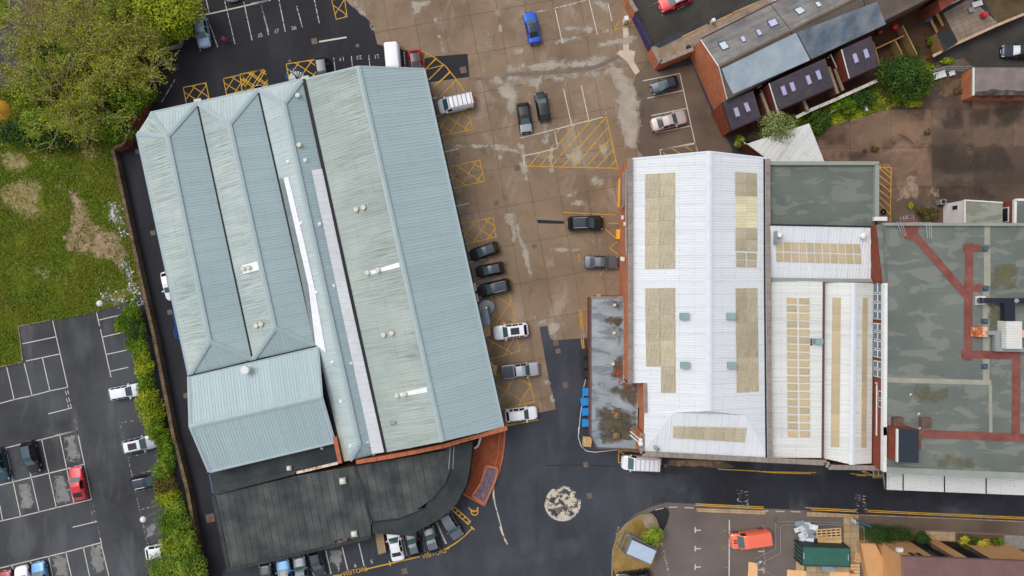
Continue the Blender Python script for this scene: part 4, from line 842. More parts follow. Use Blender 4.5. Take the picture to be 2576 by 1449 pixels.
sg = Wz(P('b3', '1100 345 1092 620'), 4.6); b = B(); b.bar(sg[0] - Vector((.3, 0, 0)), sg[1] - Vector((.3, 0, 0)), 0.12, 1.1); b.build('sign_board', ORNG, fa)
cn = Wz(P('b3', '1108 290 1140 270 1132 600 1100 630'), 4.9); prism('canopy_roof', cn, 4.7, COPE, fa)
for x, y in ((1108, 715), (1130, 775), (1100, 1110), (1118, 1115)): p = at(*t('b3', x, y), 5.2); b = B(); b.box(p, 0.25, 0.5, 0.4); b.build('wall_light', WHITE, fa)
for dx in (0, 22): b = B(); W = Wz(P('b3', '%d %d %d %d' % (1085, 1185 - dx, 1172, 1165 - dx * .7)), 6.0); W[0].z = .4; W[1].z = 7.5; b.tube([at(*t('b3', 1088, 1180 - dx), 0.3), at(*t('b3', 1170, 1163 - dx), 7.6)], 0.06, 6); b.build('drainpipe', COPE, fa)
for r_, y in ((0.2, 160), (0.16, 123), (0.13, 92)): p = at(*t('d4', 425, y), 7.7); b = B(); b.tube([p + Vector((-.7, .35, -3.2)), p], r_ * .6, 8); b.lathe(p, [(r_ * .6, 0), (r_ * 1.5, .05), (r_ * 1.5, .14), (r_ * .8, .2)], 14); b.build('flue_pipe', WHITE if y > 100 else BRICKT, fa)
# rear range: grey flat roof, two white roofs
FZ = 7.0
nf = P('b4', '140 203 1152 203 1152 800 140 790'); prism('wall', Wz(P('b4', '130 185 1188 185 1185 705 1160 800 130 795'), FZ - .05), 0, BRICKD, fa, cap=False)
PLANES.append(Wz(nf, FZ)); sheet('flat_roof', Wz(nf, FZ), MEM2, fa)
PARP = plain('parapet_grey', s_(146, 152, 144), 0.8); PARP2 = mat_noise('parapet_membrane', s_(132, 140, 134), s_(152, 156, 148), 0.4, 0.3, 0.7, 0.7)
wall_run(fa, Wz(P('b4', '130 192 1188 192'), FZ + .5), 0.45, FZ - .3, PARP); wall_run(fa, Wz(P('b4', '1170 205 1168 710'), FZ + .5), 0.5, FZ - .3, PARP)
b = B(); b.box(at(*t('b4', 1195, 728), FZ + .9), 1.55, 0.5, 0.5); b.build('roof_plant_box', WHITE, fa)
# small white roof with buff rooflights
q1 = Wz(P('b4', '143 792 1158 812'), 7.9); q2 = Wz(P('b4', '1215 1305 145 1292'), 6.6)
roof_plane(fa, [q1[0], q1[1], q2[0], q2[1]], (q1[0], q1[1]), WR, 1.5, 0.36, 0.12, 0.05); grid_panels(fa, P('b4', '190 940 1005 965 1020 1168 195 1145'), 11, 2, TAN2, 0.14, 0.12, 0.22, 1)
strip(fa, q1[0] + Vector((0, .1, .05)), q1[1] + Vector((0, .1, .05)), 0.2, GUT)
p = hit(*t('b4', 1018, 893)); b = B(); b.lathe(p, [(.22, 0), (.22, .5), (.4, .5), (.4, .62), (.1, .8)], 14); b.build('roof_cowl', WHITE, fa)
p = hit(*t('b4', 218, 895)); b = B(); b.tube([p, p + Vector((0, 0, .9)), p + Vector((-.3, .1, 1.2))], 0.28, 10); b.build('roof_flue', WHITE, fa); b = B(); b.bar(p + Vector((-.6, .6, .6)), p + Vector((-.6, -1.0, .6)), 0.06, 1.2); b.build('wire_guard', GREYM, fa)
strip(fa, at(*t('b4', 145, 1310), 6.7), at(*t('b4', 1225, 1322), 6.7), 0.45, PARP, 0, 0.3, 'parapet_coping')
# third roof (pairs of panels) and fourth roof
a1_, b1_, c1_, d1_ = at(*t('b4', 150, 1320), 6.7), at(*t('b4', 655, 1330), 7.0), at(*t('d5', 643, 298), 7.0), at(*t('d5', 155, 295), 6.7)
roof_plane(fa, [a1_, d1_, c1_, b1_], (a1_, d1_), WR2, 1.6, 0.36, 0.10, 0.04); grid_panels(fa, P('c4', '288 100 522 108') + P('d5', '530 108 300 105'), 2, 18, TAN2, 0.16, 0.2, 0.22)
roof_plane(fa, [at(*t('b4', 668, 1335), 6.3), at(*t('d5', 648, 300), 6.3), at(*t('d5', 925, 362), 7.3), at(*t('b4', 945, 1340), 7.3)], (b1_, c1_), WR2, 1.6, 0.36, 0.10, 0.04)
roof_plane(fa, [at(*t('b4', 945, 1340), 7.3), at(*t('d5', 925, 362), 7.3), at(*t('d5', 1115, 350), 6.6), at(*t('b4', 1130, 1345), 6.6)], (b1_, c1_), WR2, 1.6, 0.36, 0.10, 0.04)
cap(fa, at(*t('b4', 945, 1340), 7.3), at(*t('d5', 925, 362), 7.3), 0.7, WCAP); strip(fa, b1_, c1_, 0.25, plain('gutter_brown', s_(96, 66, 56)), 0.04)
grid_panels(fa, P('c4', '738 110 818 110') + P('d5', '802 196 722 192'), 1, 9, TAN2, 0.0, 0.006, 0.2); grid_panels(fa, P('c4', '1026 112 1075 112') + P('d5', '1062 200 1014 198'), 1, 9, TAN2, 0.0, 0.006, 0.2)
p = hit(*t('c4', 590, 528)); b = B(); b.box(p + Vector((0, 0, .35)), .95, .72, .7); b.build('roof_ventilator', VENTG, fa)
for k in range(4): p = hit(*t('c4', 530, 505 + 18 * k)); b = B(); b.box(p + Vector((0, 0, .2)), .14, .16, .3); b.build('vent_stub', GUT, fa)
sheet('lower_deck', Wz(P('b4', '1135 1340 1190 1340') + P('d5', '1165 360 1112 350'), 6.0), plain('deck_stained', s_(140, 136, 118), 0.8, grain=0.2), fa)
wp4 = Wz(P('d5', '130 322 680 338 700 385 1225 395'), 7.2); wall_run(fa, wp4, 0.3, 0, BRICKR); coping_run(fa, [p + Vector((0, 0, .05)) for p in wp4], 0.6, COPE)
prism('wall', [a1_, d1_, at(*t('d5', 1120, 350), 6.2), at(*t('b4', 1140, 1335), 6.2)], 0, BRICKR, fa, cap=False)

# ------------------------------------------------------------------ flat-roofed block on the east side
bk = thing('flat_roof_block', 'large flat roofed block with red walkway stripes on grey membrane roof', 'building', base_at(P('c4', '1900 700')))
BZ = 9.3
main = P('b4', '1160 790 1240 770 2780 770') + P('d5', '2780 500 1235 432') + P('c4', '1245 1432 1255 0') + P('b4', '1220 1320')
PLANES.append(Wz(main, BZ)); sheet('flat_roof', Wz(main, BZ), MEM, bk); prism('wall', Wz(main, BZ - .05), 0, BRICKR, bk, cap=False)
wall_run(bk, Wz(P('b4', '1235 778 2780 782'), BZ + .35), 0.35, BZ - .3, PARP2); wall_run(bk, Wz(P('b4', '1255 1345') + P('c4', '1252 0 1250 700 1245 1432') + P('d5', '1245 0 1243 430'), BZ + .3), 0.42, BZ - .3, WHITE)
wall_run(bk, Wz(P('b4', '1240 790 1262 1330'), BZ + .12), 0.3, BZ - .3, MEM2); wall_run(bk, Wz(P('d5', '1262 415 1800 440 2780 480'), BZ + .25), 0.8, BZ - .3, PARP2)
# windows on its west wall
for i, (y0, y1) in enumerate(((-60, 65), (72, 150), (158, 236), (242, 322), (358, 432), (440, 520), (528, 606), (614, 690), (722, 796), (804, 880))):
    a, c = at(*t('c4', 1215, y0), 8.3), at(*t('c4', 1215, y1), 8.3); xw = min(a.x, c.x)
    b = B(); b.box(((a.x + c.x) / 2 - .12, (a.y + c.y) / 2, 7.6), 0.12, abs(a.y - c.y), 1.9); o = b.build('window', WHITE, bk)
    b = B(); b.box(((a.x + c.x) / 2 - .19, (a.y + c.y) / 2, 7.6), 0.06, abs(a.y - c.y) - .22, 1.6); b.build('pane', plain('pane_blue_grey', s_(92, 112, 124), 0.12, 0.7) if i == 0 else bpy.data.materials['pane_blue_grey'], o)
    b = B(); b.box(((a.x + c.x) / 2 - .26, (a.y + c.y) / 2, 7.75), 0.08, abs(a.y - c.y) - .22, 0.08); b.build('window_bar', WHITE, o)
for y0, y1 in ((1010, 1085), (1100, 1170)):
    a, c = at(*t('c4', 1228, y0), 8.6), at(*t('c4', 1228, y1), 8.6); b = B(); b.box((a.x - .1, (a.y + c.y) / 2, 8.3), .1, abs(a.y - c.y), 1.1); o = b.build('window', WHITE, bk); b = B(); b.box((a.x - .17, (a.y + c.y) / 2, 8.3), .05, abs(a.y - c.y) - .2, .8); b.build('pane', GLASSD, o)
for s in ('1165 945 1162 1432', '1170 1310 1235 1325', '1150 930 1240 935'): b = B(); b.tube(Wz(P('c4', s), 7.4), 0.09, 6); b.build('wall_pipe', WHITE, bk)
# red walkways and pale seams
def walk(tile, s, wd, mat=REDW, z=BZ + .012, name='walkway'): b = B(); ribbon(b, Wz(P(tile, s), z), wd); return b.build(name, mat, bk)
walk('b4', '1480 775 1480 850 1505 860', 2.0); walk('b4', '1490 845 2010 1445', 1.0, z=BZ + .016); walk('b4', '2015 1010 2155 1010', 0.9, z=BZ + .020); walk('b4', '2050 985 2050 1432', 1.05, z=BZ + .024); walk('b4', '2090 1390 2155 1390', 0.95, z=BZ + .028)
walk('c4', '2045 -60 2040 690', 1.05, z=BZ + .030); walk('c4', '2000 655 2500 665', 1.0, z=BZ + .034); walk('c4', '2505 640 2500 1420', 1.05, z=BZ + .038); walk('d5', '1560 65 2700 110', 1.0, z=BZ + .042); walk('d5', '1578 60 1578 215', 0.32, z=BZ + .046)
SEAM = mat_noise('membrane_seam', s_(142, 142, 128), s_(160, 158, 142), 0.6, 0.3, 0.7, 0.7, 0.3, 0.15); MOSS = mat_noise('moss_stain', s_(104, 100, 72), s_(122, 116, 92), 0.8, 0.3, 0.7, 0.9, 0.1, 0.2, fade=(0.6, 0.6, .75))
walk('b4', '2225 800 2225 960', 0.7, SEAM, BZ + .010, 'membrane_seam'); walk('b4', '2225 1040 2225 1350', 0.8, SEAM, BZ + .011, 'membrane_seam'); walk('c4', '2215 60 2215 880', 0.8, SEAM, BZ + .011, 'membrane_seam'); walk('c4', '1270 900 2250 925', 0.6, SEAM, BZ + .013, 'membrane_seam'); walk('c4', '2255 960 2260 1432', 0.4, SEAM, BZ + .014, 'membrane_seam')
for tl, s in (('b4', '2280 1160 2480 1160 2530 1300 2500 1420 2260 1420'), ('c4', '2230 160 2360 120 2350 420 2260 420'), ('c4', '1520 960 1850 970 1830 1110 1560 1120'), ('c4', '2460 1060 2540 1060 2540 1350 2460 1300'), ('d5', '1700 260 2100 260 2080 400 1720 390')):
    stain('moss_patch', Wz(P(tl, s), BZ + .018), MOSS, bk, .35, 1.5)
# stair head, plant and ducts on the roof
sh = P('d5', '1283 0 1370 25 1362 335 1285 310'); prism('stair_head_wall', Wz(P('d5', '1368 22 1568 28 1568 345 1366 338'), 11.6), BZ, BRICKR, bk, cap=False)
prism('stair_head_roof', Wz(P('d5', '1368 22 1568 28 1568 345 1366 338'), 11.7), 11.5, plain('felt_blue_black', s_(44, 52, 62), 0.7, 0.3), bk); wall_run(bk, Wz(P('d5', '1368 22 1366 338'), 11.76), 0.12, 11.4, WHITE, 'white_trim')
DUCT = plain('duct_black', s_(34, 38, 50), 0.45, 0.4)
b = B(); b.bar(at(*t('c4', 2150, 137), BZ + .8), at(*t('c4', 2700, 140), BZ + .8), 0.62, 0.55); b.tube([at(*t('c4', 2158, 137), BZ), at(*t('c4', 2158, 137), BZ + .95)], 0.38, 12); b.bar(at(*t('c4', 2420, 150), BZ + .8), at(*t('c4', 2425, 345), BZ + .8), 1.25, 0.7); b.build('air_duct', DUCT, bk)
b = B(); b.box(at(*t('c4', 2160, 137), BZ + .12), 1.1, 1.05, .24); b.build('duct_plinth', WHITE, bk)
b = B(); b.box(at(*t('c4', 2440, 465), BZ + .75), 1.9, 3.3, 1.5); o = b.build('air_handling_unit', plain('unit_white', s_(214, 214, 208), 0.5), bk)
for k in range(9): b = B(); b.box(at(*t('c4', 2440, 375 + k * 24), BZ + 1.52), 1.7, 0.06, 0.05); b.build('unit_louvre', WHITE, o)
b = B(); b.bar(at(*t('c4', 2195, 447), BZ + .4), at(*t('c4', 2335, 447), BZ + .4), 0.5, .5); b.bar(at(*t('c4', 2312, 440), BZ + .45), at(*t('c4', 2312, 600), BZ + .45), 0.6, .5); b.bar(at(*t('c4', 2290, 602), BZ + .5), at(*t('c4', 2700, 610), BZ + .5), 0.55, .5); b.build('air_duct', GREYM, bk)
b = B(); b.box(at(*t('c4', 2147, 437), BZ + .45), 1.4, 1.15, .9); o = b.build('rusty_fan_box', mat_noise('rust_orange', s_(200, 96, 50), s_(222, 190, 160), 1.2, 0.45, 0.6, 0.8), bk); b = B(); b.lathe(at(*t('c4', 2147, 437), BZ + .9), [(.4, 0), (.4, .1), (.3, .12)], 12); b.build('fan_ring', BRICKT, o)
for tl, x, y in (('b4', 2190, 1015), ('b4', 2190, 1392), ('c4', 2190, 335), ('c4', 2190, 767)):
    p = at(*t(tl, x, y), BZ); b = B(); b.box(p + Vector((.1, -.05, .015)), .9, .7, .02); o = b.build('outlet_pad', mat_noise('felt_pad', s_(70, 72, 70), s_(96, 98, 94), 1, .3, .7), bk); b = B(); b.lathe(p, [(.12, 0), (.12, .25), (.19, .25), (.15, .35)], 12); b.build('blue_outlet', plain('outlet_blue', s_(40, 108, 146), 0.4), o)
for x, y in ((1362, 1298), (1628, 1305)): b = B(); b.box(at(*t('c4', x, y), BZ + .35), 1.15, 1.1, .7); b.build('roof_hatch', mat_noise('hatch_brown', s_(92, 66, 62), s_(118, 92, 86), .8, .3, .7), bk)
for tl, x, y in (('c4', 1568, 1225), ('c4', 1490, 1040), ('d5', 1580, 10)): b = B(); b.box(at(*t(tl, x, y), BZ + .04), .28, .14, .06, 0.9); b.build('roof_debris', WHITE, bk)
b = B(); b.box(at(*t('c4', 2560, 455), BZ + .5), 1.2, .9, 1.0); b.build('timber_plinth', PLY, bk); b = B(); b.lathe(at(*t('c4', 2505, 140), BZ + 1.2), [(.3, 0), (.25, .15), (.1, .2)], 10); b.build('shiny_cowl', GREYM, bk)
# ladder frames over the north parapet
def rail(parent, tile, ss, z, r=0.035, mat=GREYM, name='guard_rail'):
    b = B()
    for s in ss.split(';'): b.tube(Wz(P(tile, s), z), r, 5)
    return b.build(name, mat, parent)
rail(bk, 'b4', '1355 755 1420 905;1385 760 1435 895;1410 775 1450 890;1360 765 1685 760;1640 775 1652 915;1665 770 1675 915;1685 760 1695 915', BZ + 1.0)
lad = rail(None, 'b4', '1390 755 1390 710 1420 705 1420 750;1425 750 1425 700 1450 695 1450 745;1460 745 1460 695 1490 690 1515 695 1518 750 1460 750;1385 730 1520 720', 7.0, name='roof_access_ladder'); tag(lad, 'galvanised hooped roof ladder above the derelict yard', 'ladder')
# white canopy along the road
cpy = thing('loading_canopy', 'white ribbed canopy projecting over the road from flat roofed block', 'canopy', base_at(P('d5', '1900 550')))
xs = [1250, 1415, 1812, 2212, 2620]
for x0, x1 in zip(xs, xs[1:]):
    f0 = lambda x: 440 + (x - 1250) * .0385; f1 = lambda x: 598 + (x - 1250) * .041
    W = [at(*t('d5', x0 + 4, f0(x0)), 5.4), at(*t('d5', x1 - 4, f0(x1)), 5.4), at(*t('d5', x1 - 4, f1(x1)), 4.8), at(*t('d5', x0 + 4, f1(x0)), 4.8)]
    roof_plane(cpy, W, (W[0], W[3]), WR2, 3.4, 0.33, 0.10, 0.05, 'canopy_sheet'); strip(cpy, W[0] - Vector((.03, 0, 0)), W[3] - Vector((.03, 0, 0)), 0.1, GUT, 0.02, 0.1, 'joint_strip')
    b = B(); b.bar(W[3] - Vector((0, 0, .15)), W[2] - Vector((0, 0, .15)), 0.12, .25); b.build('fascia', WHITE, cpy)
    b = B(); b.bar(Vector((W[0].x, W[0].y, 4.6)), Vector((W[3].x, W[3].y, 4.6)), 0.12, .3); b.build('bracket', GREYM, cpy)
ga = thing('steel_landing', 'cream steel landing with railings at the end of loading canopy', 'landing', base_at(P('d5', '1170 450')))
b = B(); b.box(at(*t('d5', 1180, 450), 1.6), 1.6, 1.2, .1); b.build('deck', plain('deck_olive', s_(120, 112, 60)), ga); b = B()
for s in ('1100 420 1130 420 1135 470 1225 475', '1135 470 1130 370', '1180 472 1182 395', '1225 478 1225 400'): b.tube(Wz(P('d5', s), 2.6), .05, 5)
b.build('railing', plain('rail_cream', s_(206, 190, 152)), ga)
for x, y in ((1135, 470), (1225, 476)): b = B(); p = at(*t('d5', x, y), 2.6); b.tube([p, Vector((p.x, p.y, 0))], .06, 5); b.build('post', WHITE, ga)
# ------------------------------------------------------------------ low lean-to in front of the white factory
lt = thing('lean_to', 'low flat roofed brick lean-to with puddled grey roof behind wheelie bins', 'building', base_at(P('c3', '950 700')))
LZ = 3.7
lp = P('c3', '803 108 1120 108 1125 900 1150 925 1262 935 1255 1432') + P('d4', '390 218 5 205') + P('c3', '803 1432')
prism('wall', Wz(lp, LZ - .05), 0, BRICKR, lt, cap=False); PLANES.append(Wz(lp, LZ)); sheet('flat_roof', Wz(lp, LZ), LEAD, lt)
coping_run(lt, Wz(P('c3', '803 108 803 1432') + P('d4', '5 203 390 218'), LZ + .05), 0.22, plain('coping_dark', s_(96, 82, 80), .8), 1.5, 'coping_strip'); coping_run(lt, Wz(P('c3', '806 108 1120 108'), LZ + .05), 0.3, COPE, 1.5, 'coping_strip')
STAIN = mat_noise('roof_algae', s_(70, 66, 60), s_(112, 98, 74), .6, .3, .7, .8, .2, .2, fade=(.6, .5, .8), detail=8); REDM = mat_noise('roof_red_moss', s_(170, 82, 56), s_(140, 76, 60), 1.5, .3, .7, .9, .1, .3, fade=(1.2, .25, .9))
for s in ('960 150 1110 140 1110 260 1050 240 970 200', '930 310 1110 290 1110 620 1060 560 1050 420', '1040 720 1115 600 1115 890 1000 900', '880 920 1000 960 1255 940 1250 1180 1120 1080 960 1010', '850 1180 960 1150 1240 1200 1240 1432 880 1432'): stain('algae_stain', Wz(P('c3', s), LZ + .008), STAIN, lt, .2, .9)
stain('algae_stain', Wz(P('d4', '40 0 380 0 380 120 200 180 60 150'), LZ + .009), STAIN, lt, .2, .9)
for s in ('1040 740 1115 720 1115 930 1090 960 1040 850', '1070 920 1250 940 1140 990'): stain('red_moss', Wz(P('c3', s), LZ + .013), REDM, lt, .2, .9)
for x, y in ((1030, 180), (1027, 448), (1018, 745), (1015, 1205)):
    p = at(*t('c3', x, y), LZ); b = B(); b.lathe(p, [(.12, 0), (.12, .3), (.22, .3), (.18, .45)], 12); b.build('vent_cowl', CREAMV if y < 1000 else BRICKT, lt)
for tl, x, y in (('c3', 1055, 1235), ('d4', 190, 82)): p = at(*t(tl, x, y), LZ); b = B(); b.box(p + Vector((0, 0, .2)), .75, .75, .4); o = b.build('pyramid_rooflight', mat_noise('rooflight_rust', s_(112, 92, 66), s_(146, 124, 92), 1.5, .3, .7), lt); b = B(); b.lathe(p + Vector((0, 0, .4)), [(.5, 0), (.02, .25)], 4); b.build('glazed_cap', bpy.data.materials['rooflight_rust'], o)
# ------------------------------------------------------------------ brick terrace (north-east)
te = thing('terraced_houses', 'brick terrace with patched slate roof and three dark tiled rear extensions', 'houses', base_at(P('a3', '2400 600')))
TE, TR = 5.6, 8.2
fe0, fe1 = at(*t('a3', 1860, 380), TE), at(*t('a4', 760, -420), TE)   # front eaves
rg0, rg1 = at(*t('a3', 2035, 640), TR), at(*t('a4', 1960, -520), TR)   # ridge
fd = (rg1 - rg0); fd.z = 0; fd.normalize()
re0 = at(*t('a3', 2115, 955), TE)
re1 = at(*t('a4', 1760, 0), TE)
fe1 = fe0 + fd * 60; rg1 = rg0 + fd * 60; re1 = re0 + fd * 60
fe1.z = TE; rg1.z = TR; re1.z = TE
gb = [fe0, rg0, re0]; mk('gable_wall', [fe0, rg0, re0, Vector((re0.x, re0.y, 0)), Vector((fe0.x, fe0.y, 0))], [(0, 1, 2, 3, 4)], BRICK, te, [[(0, TE), (4.2, TR), (8.4, TE), (8.4, 0), (0, 0)]])
mk('rear_wall', [re0, re1, Vector((re1.x, re1.y, 0)), Vector((re0.x, re0.y, 0))], [(0, 1, 2, 3)], BRICKR, te, [[(0, TE), (60, TE), (60, 0), (0, 0)]])
mk('front_wall', [fe0, fe1, Vector((fe1.x, fe1.y, 0)), Vector((fe0.x, fe0.y, 0))], [(3, 2, 1, 0)], BRICK, te, [[(0, 0), (60, 0), (60, TE), (0, TE)]])
# slate courses: rows across the slope as overlapping strips
def courses(parent, a0, a1, b0, b1, n, mat, name='slate_course', lift=0.02, m=1):
    """a = eaves edge, b = ridge edge"""
    PLANES.append([a0, a1, b1, b0])
    for k in range(n):
        f0, f1 = k / n, (k + 1.15) / n
        for j in range(m):
            h0, h1 = j / m + (0.5 / m if k % 2 and m > 1 else 0) * 0, (j + 1) / m
            g = (0.0006 if m > 1 else 0)
            A = a0.lerp(a1, h0 + g); A2 = a0.lerp(a1, h1 - g); Bq = b0.lerp(b1, h0 + g); B2 = b0.lerp(b1, h1 - g)
            L = Vector((0, 0, lift)); q = B()
            p0, p1, p2, p3 = A.lerp(Bq, f0) + L, A2.lerp(B2, f0) + L, A2.lerp(B2, f1), A.lerp(Bq, f1)
            q.quad(p0, p1, p2, p3); q.quad(p0 - L, p1 - L, p1, p0); q.build(name, mat, parent)
courses(te, fe0, fe1, rg0, rg1, 16, SLATE, m=6); courses(te, re0, re1, rg0, rg1, 6, SLATEM, m=6)
# coated sections over the rear slope
def over(poly, mat, name, lift=0.12):
    n = (rg0 - re0).cross(re1 - re0); W = []
    for c in poly:
        d = at(*c, 0) - CAMP; W.append(CAMP + d * (n.dot(re0 - CAMP) / n.dot(d)) + Vector((0, 0, lift)))
    PLANES.append(W); sheet(name, W, mat, te)
over(P('a3', '2062 662 2576 412') + P('a4', '385 318 520 580 20 800') + P('a3', '2170 905 2100 770'), MEMB, 'pale_roof_coating'); over(P('a4', '398 312 1160 18 1250 235 532 572'), MEMG, 'grey_roof_coating')
cap(te, rg0, rg1, 0.35, SLATEM, .1); cap(te, fe0, rg0, 0.14, WHITE, .06, 'verge_board'); cap(te, re0, rg0, 0.14, WHITE, .06, 'verge_board')
for k in range(26): p = rg0.lerp(rg1, (5.5 + k * 0.62) / 60); b = B(); b.tube([p + Vector((0, 0, .1)), p + Vector((.06, .05, .24)), p + Vector((.14, .02, .16))], .045, 5); b.build('ridge_tile', KERB, te)
strip(te, re0 + Vector((0, -.1, -.1)), re1 + Vector((0, -.1, -.1)), 0.16, GUT); strip(te, fe0 + Vector((0, .1, -.1)), fe1 + Vector((0, .1, -.1)), 0.14, GUT)
def velux(parent, tile, s, mat=GLASS, lift=.12):
    W = [hit(*c) + Vector((0, 0, lift)) for c in P(tile, s)]; b = B(); c = sum(W, Vector()) / 4
    o = prism('roof_window', W, c.z - .25, plain('window_frame_grey', s_(96, 96, 112)) if 'window_frame_grey' not in bpy.data.materials else bpy.data.materials['window_frame_grey'], parent)
    I = [c + (p - c) * .8 + Vector((0, 0, .03)) for p in W]; mk('pane', I, [tuple(range(4))] if area2(I) > 0 else [(3, 2, 1, 0)], mat, o)
GLW = plain('window_glass_pale', s_(196, 212, 216), .15, .6)
for s, m in (('2020 415 2090 390 2140 460 2070 490', GLW), ('2230 358 2270 340 2300 398 2262 412', GLASS), ('2380 290 2418 275 2455 335 2415 350', GLASS), ('2490 205 2576 170 2610 235 2530 270', GLASS)): velux(te, 'a3', s, m)
for s in ('358 92 430 62 485 108 415 150', '560 28 600 12 640 58 600 76'): velux(te, 'a4', s, GLW)
# rear extensions
for ti, s, z0, z1, vel in (('a3', '2065 985 2365 870 2440 1130 2150 1252', 5.0, 3.6, (('a3', '2165 1038 2212 1020 2245 1120 2195 1135'), ('a3', '2262 990 2305 972 2345 1070 2300 1090'))),
                     ('a4', '130 800 670 560 750 832 210 1062', 5.2, 3.8, (('a4', '228 832 275 812 308 915 262 930'), ('a4', '312 795 360 778 392 875 348 892'), ('a4', '468 728 512 712 545 808 500 826'), ('a4', '562 682 608 662 642 765 600 780'))),
                     ('a4', '825 475 1110 345 1180 635 900 755', 5.2, 3.8, (('a4', '918 520 962 502 995 600 948 620'), ('a4', '1020 478 1066 458 1098 555 1050 575')))):
    q = P(ti, s); W = [at(*q[0], z0), at(*q[1], z0), at(*q[2], z1), at(*q[3], z1)]
    prism('extension_wall', [p - Vector((0, 0, .05)) for p in W], 0, BRICKR, te, cap=False)
    n = 9; m = 12 if ti == 'a3' else 16
    PLANES.append(W)
    for k in range(n):
        for j in range(m):
            g = .02; f = lambda a, c: W[0].lerp(W[1], min(1, max(0, a))).lerp(W[3].lerp(W[2], min(1, max(0, a))), c); of_ = 0.5 / m if k % 2 else 0
            a0, a1 = max(0, (j + g) / m - of_), min(1, (j + 1 - g) / m - of_ + (of_ if j == m - 1 else 0)); L = Vector((0, 0, .03)); bq = B()
            p0, p1, p2, p3 = f(a0, k / n), f(a1, k / n), f(a1, (k + 1) / n) + L, f(a0, (k + 1) / n) + L
            bq.quad(p3, p2, p1, p0); bq.quad(p3 - L * 1.5, p2 - L * 1.5, p2, p3); bq.build('roof_tile', TILE, te)
    cap(te, W[0], W[3], .16, WHITE if ti == 'a4' else GUT, .05, 'verge_board'); strip(te, W[3], W[2], .12, GUT)
    for v in vel: velux(te, *v)
for tl, s, z in (('a3', '2440 890 2540 1150', 3.4), ('a3', '2540 820 2610 1110', 3.8), ('a4', '55 860 140 1150', 2.6), ('a4', '700 640 790 900', 3.0), ('a4', '460 960 500 1060', 2.4), ('a4', '760 660 840 870', 2.2)):
    W = Wz(P(tl, s), z); wall_run(te, W, .5, 0, BRICKD, 'yard_wall'); coping_run(te, [p + Vector((0, 0, .04)) for p in W], .34, KERB, .7, 'wall_coping')
for tl, s, z in (('a4', '695 560 720 520 780 650', 4.5), ('a4', '20 845 60 820', 4.0)): b = B(); b.tube(Wz(P(tl, s), z), .07, 6); b.build('soil_pipe', GREYM, te)
GRIME = mat_noise('yard_grime', s_(62, 46, 36), s_(88, 64, 48), .6, .3, .7, .9, .2, .25)
ydp = P('a3', '2090 955 2150 1250 2190 1330') + P('a4', '200 1160 520 1065 1165 785 1190 640 1560 525 1700 545 1940 405 1800 130 1800 -60 1260 150 300 480')
structure(sheet('back_yards', Wz(ydp, .03), GRIME))
# white-topped boundary wall behind the yards
bw = thing('boundary_wall', 'white topped boundary wall running behind the terrace back yards', 'wall', base_at(P('a4', '800 930')))
W = Wz(P('a4', '385 1130 520 1060 700 985 1165 775'), 1.9); wall_run(bw, W, .3, 0, BRICKD, 'wall_panel'); coping_run(bw, [p + Vector((0, 0, .05)) for p in W], .42, mat_noise('coping_white', s_(190, 182, 170), s_(214, 208, 198), 1, .3, .7, rand=.05), 1.2)
# lower wall and gardens further east
gw = thing('garden_wall', 'pale coped brick garden wall along the back lane', 'wall', base_at(P('a4', '2100 330')))
W = Wz(P('a4', '1700 540 1940 415 2310 245 2640 110'), 1.6); wall_run(gw, W, .3, 0, BRICKR, 'wall_panel'); coping_run(gw, [p + Vector((0, 0, .04)) for p in W], .34, mat_noise('coping_pinkish', s_(178, 152, 130), s_(196, 172, 150), 1, .3, .7, rand=.06), 1.0)
gp = structure(sheet('garden_paving', Wz(P('a4', '1800 130 2060 -20 2330 230 1940 400'), .05), JOINT)); slabs(gp, Wz(P('a4', '1800 130 2060 -20 2200 110 2330 230 1940 400'), 0), math.radians(23), .95, .62, .03, SLABG, 'paving_slab', .075)
gd = structure(sheet('garden_soil', Wz(P('a4', '2180 0 2576 -40 2700 90 2330 240'), .06), EARTH))
# second row of roofs at the very top right edge
t2 = thing('brick_outhouse', 'brick house edge with white window trims at the top right corner', 'house', base_at(P('a4', '1850 40')))
W = Wz(P('a4', '1750 -10 1980 -120 2010 -60 1780 105'), 4.0); prism('wall', W, 0, BRICKR, t2)
for k in range(3): p = at(*t('a4', 1800 + k * 60, 75 - k * 28), 3.0); b = B(); b.box(p, .9, .1, .8, math.radians(25)); o = b.build('window', WHITE, t2); b = B(); b.box(p + Vector((.03, -.06, 0)), .7, .06, .6, math.radians(25)); b.build('pane', GLASSD, o)
# gateway walls by the yard
g1 = thing('gate_pier_wall', 'orange brick wall with stone coping at the yard gateway', 'wall', base_at(P('a3', '1180 60')))
W = Wz(P('a3', '1165 -100 1180 0 1245 110'), 2.6); wall_run(g1, W, .4, 0, BRICK, 'wall_panel'); coping_run(g1, [p + Vector((0, 0, .05)) for p in W], .5, COPE, .8)
g2 = thing('corner_wall', 'L shaped orange brick wall with wide coping beside terrace gable', 'wall', base_at(P('a3', '1500 580')))
W = Wz(P('a3', '1400 450 1475 600 1790 470'), 2.8); wall_run(g2, W, .42, 0, BRICK, 'wall_panel'); coping_run(g2, [p + Vector((0, 0, .05)) for p in W], .5, COPE, .8)
prism('raised_bed', Wz(P('a3', '1420 440 1500 480 1760 370 1780 470 1490 595'), 1.3), 0, mat_noise('forecourt_flags', s_(132, 116, 94), s_(164, 148, 124), .8, .3, .7, .9, .2, .2, detail=8), g2)
gt = thing('steel_gate', 'pair of purple blue steel yard gates between brick walls', 'gate', base_at(P('a3', '1290 300')))
GATE = mat_noise('gate_paint', s_(78, 52, 84), s_(70, 66, 130), 1.2, .35, .65, .6, .4, .15)
